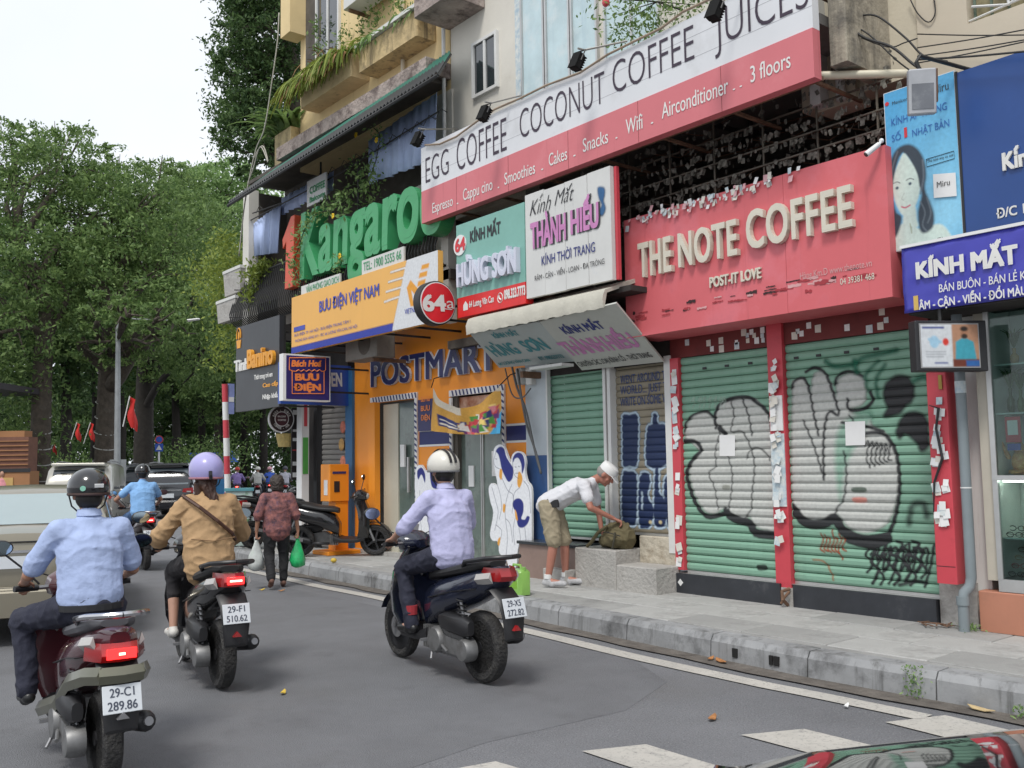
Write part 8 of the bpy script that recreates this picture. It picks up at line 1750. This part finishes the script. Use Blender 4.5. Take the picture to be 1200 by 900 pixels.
# weeds at the kerb and wall foot
def tuft(label, c, n_, h_, r_, mt, sz=.03):
    t = thing('weed', label, 'plant', c); P = np.array(c)+rng.normal(size=(n_, 3))*np.array([r_, r_, 0])+np.stack([np.zeros(n_), np.zeros(n_), rng.uniform(0, h_, n_)], 1); V_, F_ = leaves(P, sz, -.3)
    o = link('foliage', npmesh('foliage', V_-np.array(c), F_), t, mt, True); o['kind'] = 'stuff'
q = atZ(1097, 800, .06); tuft('green weed growing from a joint of the kerb', (kx(q.y)-.02, q.y, .02), 130, .2, .035, lf_lite)
q = atZ(1154, 741, GZ); tuft('low patch of weeds at the foot of the terracotta wall', (7.86, 3.72, GZ), 160, .05, .05, lf_lite, .025)
q = atZ(1199, 838, .03); tuft('small weed in the gutter at the right edge', (q.x, q.y, 0), 60, .08, .04, lf_lite, .03)

# ================================================================== FAR STREET FURNITURE AND BUILDING
t = thing('kiosk_building', 'low tan brick building with dark canopy at the left edge', 'building', G0(40, 30)); a, b = G0(-60, 30), G0(35, 30)
dx = (b-a).normalized(); dy = Vector((-dx.y, dx.x, 0)); L_ = (b-a).length
def fb(name, u0_, u1_, v0_, v1_, z0_, z1_, mt):
    P = [a+dx*u+dy*v+Vector((0, 0, z)) for z in (z0_, z1_) for v in (v0_, v1_) for u in (u0_, u1_)]
    return MB().add(P, [(0, 2, 3, 1), (4, 5, 7, 6), (0, 1, 5, 4), (2, 6, 7, 3), (0, 4, 6, 2), (1, 3, 7, 5)]).build(name, mt, t)
tan = M('tan_render', (.33, .16, .07), .8, var=.1, vs=1); brk = M('brick_band', (.17, .08, .055), .85, var=.2, vs=3)
fb('wall', 0, L_, 0, .6, 0, 1.65, tan); fb('dark_band', -.02, L_+.02, -.03, 0, 1.62, 1.74, blackp); fb('upper_wall', 0, L_*.97, .02, .6, 1.65, 2.75, brk)
for k in range(6): fb('slat', -.01, L_*.975, -.03, .02, 1.85+.15*k, 1.88+.15*k, tan)
fb('panel', L_*.45, L_*.8, -.03, 0, .3, 1.45, M('ochre_panel', (.5, .33, .12), .8)); fb('upper_terrace', 0, L_*.9, .1, .6, 2.75, 2.95, tan); fb('canopy', -.5, L_*.62, -.6, 3, 4.3, 4.5, M('dark_canopy', (.04, .035, .04), .6)); fb('canopy_edge', -.5, L_*.62, -.62, -.6, 4.25, 4.65, M('brown_canopy_edge', (.09, .05, .05), .7)); fb('canopy_post', L_*.55, L_*.57, 0, .12, 2.9, 4.3, blackp)
t = thing('lamp_post', 'tall grey street lamp post with curved arm above the vehicles', 'street lamp', G0(138, 32)); b = G0(138, 32)
tp = Vector(PD(138.5, 372, 32)); galv = M('galvanised_post', (.33, .35, .36), .5, .3); MB().tube([b, b.lerp(tp, .5), tp], [.12, .10, .08], 10).build('pole', galv, t, smooth=True)
e = Vector(PD(232, 374, 30)); MB().tube([tp, Vector(PD(160, 374, 31.5)), Vector(PD(218, 376, 30.2))], [.03, .025, .02], 7).build('arm', galv, t); MB().cap(Vector(PD(218, 376, 30.2)), e, .09, .07, 1, .5).build('lamp_head', whitep, t, smooth='all')
MB().box(b.x-.22, b.x+.22, b.y-.18, b.y+.18, 1.2, 2.0).build('control_box', galv, t)
t = thing('striped_pole', 'red and white striped pole standing at the pavement corner', 'pole', G0(269, 19.5)); b = Vector(PD(269, 600, 19.5)); b.z = .02; tp = Vector(PD(263.5, 450, 19.5)); n_ = 9
for k in range(n_): MB().cyl(b.lerp(tp, k/n_), b.lerp(tp, (k+.999)/n_), .062, n=14).build('band', [redm, whitep][(k+1) % 2 if n_ % 2 == 0 else k % 2], t, smooth=True)
c = tp+Vector((.12, 0, -.32)); MB().box(c.x-.05, c.x+.08, c.y-.02, c.y+.02, c.z-.3, c.z+.33).build('blue_plate', M('pale_blue_plate', (.28, .33, .62), .5), t); MB().box(c.x-.04, c.x+.07, c.y-.026, c.y-.021, c.z-.05, c.z+.05).build('plate_mark', whitep, t)
def flag(label, px, py, D, sz):
    t = thing('flag', label, 'flag', G0(px, D), 'red flags in the park'); p0_ = Vector(PD(px-8, py+35*30/D, D)); p1_ = Vector(PD(px, py-2, D)); MB().tube([p0_, p1_], .02, 5).build('staff', whitep, t); V = []
    for i in range(9):
        v = i/8
        for j in range(6): u = j/5; V.append(p1_+Vector((.0+.55*sz*u*(.5+.5*v)+.05*sin(v*7+u*3), .1*sin(u*5+v*4), -1.9*sz*v-.25*u*sz)))
    o = MB().add(V, [(i*6+j, i*6+j+1, (i+1)*6+j+1, (i+1)*6+j) for i in range(8) for j in range(5)]).build('cloth', M('flag_red', (.55, .02, .015), .7, var=.15, vs=3) if 'flag_red' not in bpy.data.materials else bpy.data.materials['flag_red'], t, fix=False); o.data.shade_smooth()
flag('large red flag drooping right of the lamp post', 152, 466, 31, .55); flag('small red flag left of the forked tree', 90, 497, 46, .45); flag('red flag seen beside the forked tree trunk', 106, 497, 46, .45); flag('sliver of a red flag beside the lamp post', 134, 498, 44, .5); flag('tiny red flag far among the trunks', 63, 520, 60, .4)
t = thing('road_sign', 'round blue no parking sign over a square crossing sign', 'road sign', G0(186, 40)); b = G0(186, 40); z_ = lambda y: PD(186, y, 40)[2]
n_ = Vector((sin(YAW-.3), cos(YAW-.3), 0)); MB().cyl(b, b+Vector((0, 0, z_(512))), .04).build('post', whitep, t)
sb = M('sign_blue', (.03, .1, .5), .4); q = b+Vector((0, 0, z_(515)))-n_*.06; MB().cyl(q, q-n_*.02, .17, n=20).build('disc', redm, t); MB().cyl(q-n_*.021, q-n_*.03, .125, n=20).build('disc_face', sb, t)
rt = Matrix.Rotation(-(YAW-.3), 3, 'Z'); q = b+Vector((0, 0, z_(524.5)))-n_*.07; MB().obox(q, .33, .02, .33, rt).build('square_plate', sb, t); q2 = q-n_*.015; s = Vector((n_.y, -n_.x, 0)); MB().add([q2-s*.12+Vector((0, 0, -.1)), q2+s*.12+Vector((0, 0, -.1)), q2+Vector((0, 0, .12))], [(0, 1, 2)]).build('triangle', whitep, t, fix=False)
t = thing('kiosk', 'small blue and white kiosk beyond the black off-roader', 'kiosk', G0(243, 58)); b = G0(243, 58); rt = Matrix.Rotation(-.45, 3, 'Z'); kb = M('kiosk_blue', (.03, .16, .35), .5)
MB().obox(b+Vector((0, 0, 1.1)), 2.3, 1.6, 2.2, rt).build('cabin', kb, t); MB().obox(b+Vector((0, 0, 2.45)), 2.0, 1.2, .4, rt).build('name_board', sb, t)
for u in (-.55, .45): MB().obox(b+rt@Vector((u, -.81, 0))+Vector((0, 0, 1.5)), .75, .04, .9, rt).build('window', M('kiosk_window_%d' % int(u*10+9), (.4, .5, .5), .2), t)
MB().add([b+rt@Vector((1.1, -1.2, 0))+Vector((0, 0, 2.05)), b+rt@Vector((1.9, -1.2, 0))+Vector((0, 0, 2.05)), b+rt@Vector((1.5, -1.2, 0))+Vector((0, 0, 2.75))], [(0, 1, 2)]).build('triangle_sign', sb, t, fix=False)
# painted utility cabinet on the corner pavement
q = atZ(285, 641, GZ); t = thing('utility_cabinet', 'green and white painted utility cabinet behind the woman in camel', 'cabinet', q); rt = Matrix.Rotation(R(-24), 3, 'Z')
MB().obox(q+Vector((0, .2, .52)), .48, .35, 1.0, rt).build('case', M('painted_cabinet', (.45, .55, .52), .6, var=.1, dirt=[((.08, .22, .08), 9, .54, .9)]), t, bevel=.01); MB().obox(q+Vector((0, .2, 1.04)), .52, .4, .05, rt).build('lid', M('teal_lid', (.1, .3, .35), .5), t)
MB().lathe(q+Vector((0, .2, .68))+rt@Vector((0, -.176, 0)), [(.13, -.002), (.13, .004)], axis=rt@Vector((0, -1, 0)), n=20).build('painted_disc', M('painted_disc', (.5, .45, .35), .6, var=.3, vs=9, two=(.6, .3, .2)), t)
MB().obox(q+Vector((0, .2, .35))+rt@Vector((0, -.176, 0)), .36, .004, .3, rt).build('painted_panel', M('painted_panel', (.08, .25, .1), .6, var=.5, vs=14, two=(.4, .6, .3)), t)
# far walkers on the park side
for i, (px, D, c_) in enumerate(((51, 44, lf_yel), (3, 30, None))):
    t, V, hr, s = person(['distant walker in a bright yellow top by the leaning trunk', 'distant person in pink at the left edge'][i], dict(pelvis=(0, 0, .9), chest=(0, 0, 1.2), neck=(0, 0, 1.42), head=(0, .02, 1.55), shl=(-.17, 0, 1.34), shr=(.17, 0, 1.34), ell=(-.24, 0, 1.06), elr=(.24, 0, 1.06), wrl=(-.24, .06, .82), wrr=(.24, .06, .82), hipl=(-.09, 0, .86), hipr=(.09, 0, .86), knl=(-.09, .05, .48), knr=(.09, 0, .48), anl=(-.09, 0, .1), anr=(.09, -.08, .1), tol=(-.09, .14, .04), tor=(.09, .06, .04)), dict(shirt=fabric('yellow_top' if i == 0 else 'pink_top', (.6, .65, .05) if i == 0 else (.6, .25, .28)), pants=trs_b, shoe=shoe_b, collar=False), fine=.022, group='distant walkers')
    g0 = G0(px, D); place(t, g0.x, g0.y, 20)

# ================================================================== LITTER AND SMALL THINGS ON THE GROUND
def litter(name, label, px, py, z, sz, mt, rot=0):
    c = atZ(px, py, z); t = tag(MB().loft([[(c.x+sz*u*cos(rot)-sz*.4*v*sin(rot), c.y+sz*u*sin(rot)+sz*.4*v*cos(rot), c.z+.004+h_) for u, v, h_ in ((-1, 0, .012), (-.3, -1, 0), (.6, -.7, .01), (1, 0, .018), (.5, .8, .006), (-.4, .9, .004))], [(c.x+sz*u*cos(rot)-sz*.4*v*sin(rot), c.y+sz*u*sin(rot)+sz*.4*v*cos(rot), c.z+.009+h_) for u, v, h_ in ((-1, 0, .012), (-.3, -1, 0), (.6, -.7, .01), (1, 0, .018), (.5, .8, .006), (-.4, .9, .004))]]).build(name, mt), label, 'litter')
dleaf = M('fallen_leaf', (.38, .17, .06), .8, var=.3, vs=30); yleaf = M('yellow_leaf', (.6, .42, .06), .8)
litter('fallen_leaf', 'brown fallen leaf lying alone on the asphalt near the crossing stripes', 835, 843, .006, .06, dleaf, .4); litter('crumpled_paper', 'small crumpled white paper near the end of the white line', 992, 829, .006, .035, whitep, .2)
litter('fallen_leaf', 'brown leaf in the gutter under the drain hole', 845, 776, .015, .08, dleaf, 1.2); litter('fallen_leaf', 'smaller brown leaf beside it in the gutter', 833, 773, .015, .05, dleaf, .2); litter('fallen_leaf', 'dry yellowish leaf in the gutter near the right edge', 1150, 833, .015, .09, M('straw_leaf', (.5, .38, .2), .8), 1.5)
litter('fallen_leaf', 'tiny yellow leaf on the asphalt behind the walking woman', 307, 692, .006, .05, yleaf, .3); litter('fallen_leaf', 'yellow leaf on the asphalt right of the woman rider', 332, 813, .006, .045, yleaf, .9); litter('fallen_leaf', 'brown leaf under the sandal of the walking woman', 330, 693, .006, .05, dleaf)
c = atZ(391, 659, GZ); o = MB().ell((c.x, c.y, GZ+.03), .045, .05, .035, 10, 7).build('fruit', yleaf, None, smooth='all'); tag(o, 'small yellow fruit lying on the pavement by the parked scooter', 'fruit')

# ================================================================== DARK CAR IN THE LOWER RIGHT CORNER
t, rg_, qd = car('shiny black car in the near right corner, only its bonnet edge in view', M('mirror_black_paint', (.006, .007, .008), .05, coat=1, var=.02), [(0, .80, .76, .70, .36, .70, .72), (.08, .86, .84, .78, .26, .88, .91), (.4, .88, .86, .80, .22, .97, .99), (.9, .89, .87, .8, .2, 1.0, 1.02), (1.5, .9, .87, .78, .2, 1.02, 1.05), (2.1, .9, .87, .62, .2, 1.0, 1.4), (2.8, .9, .87, .6, .2, .98, 1.46), (3.6, .9, .86, .6, .2, .97, 1.4), (4.3, .88, .84, .7, .22, .97, 1.02), (4.6, .78, .74, .6, .3, .8, .84)], (.9, 3.7), dict(side=[(5, 6), (6, 7)], rear=[(4, 5)], front=[(7, 8)], hw=.89))
t.location = (2.49, 1.14, 0); t.rotation_euler = (0, 0, R(152))
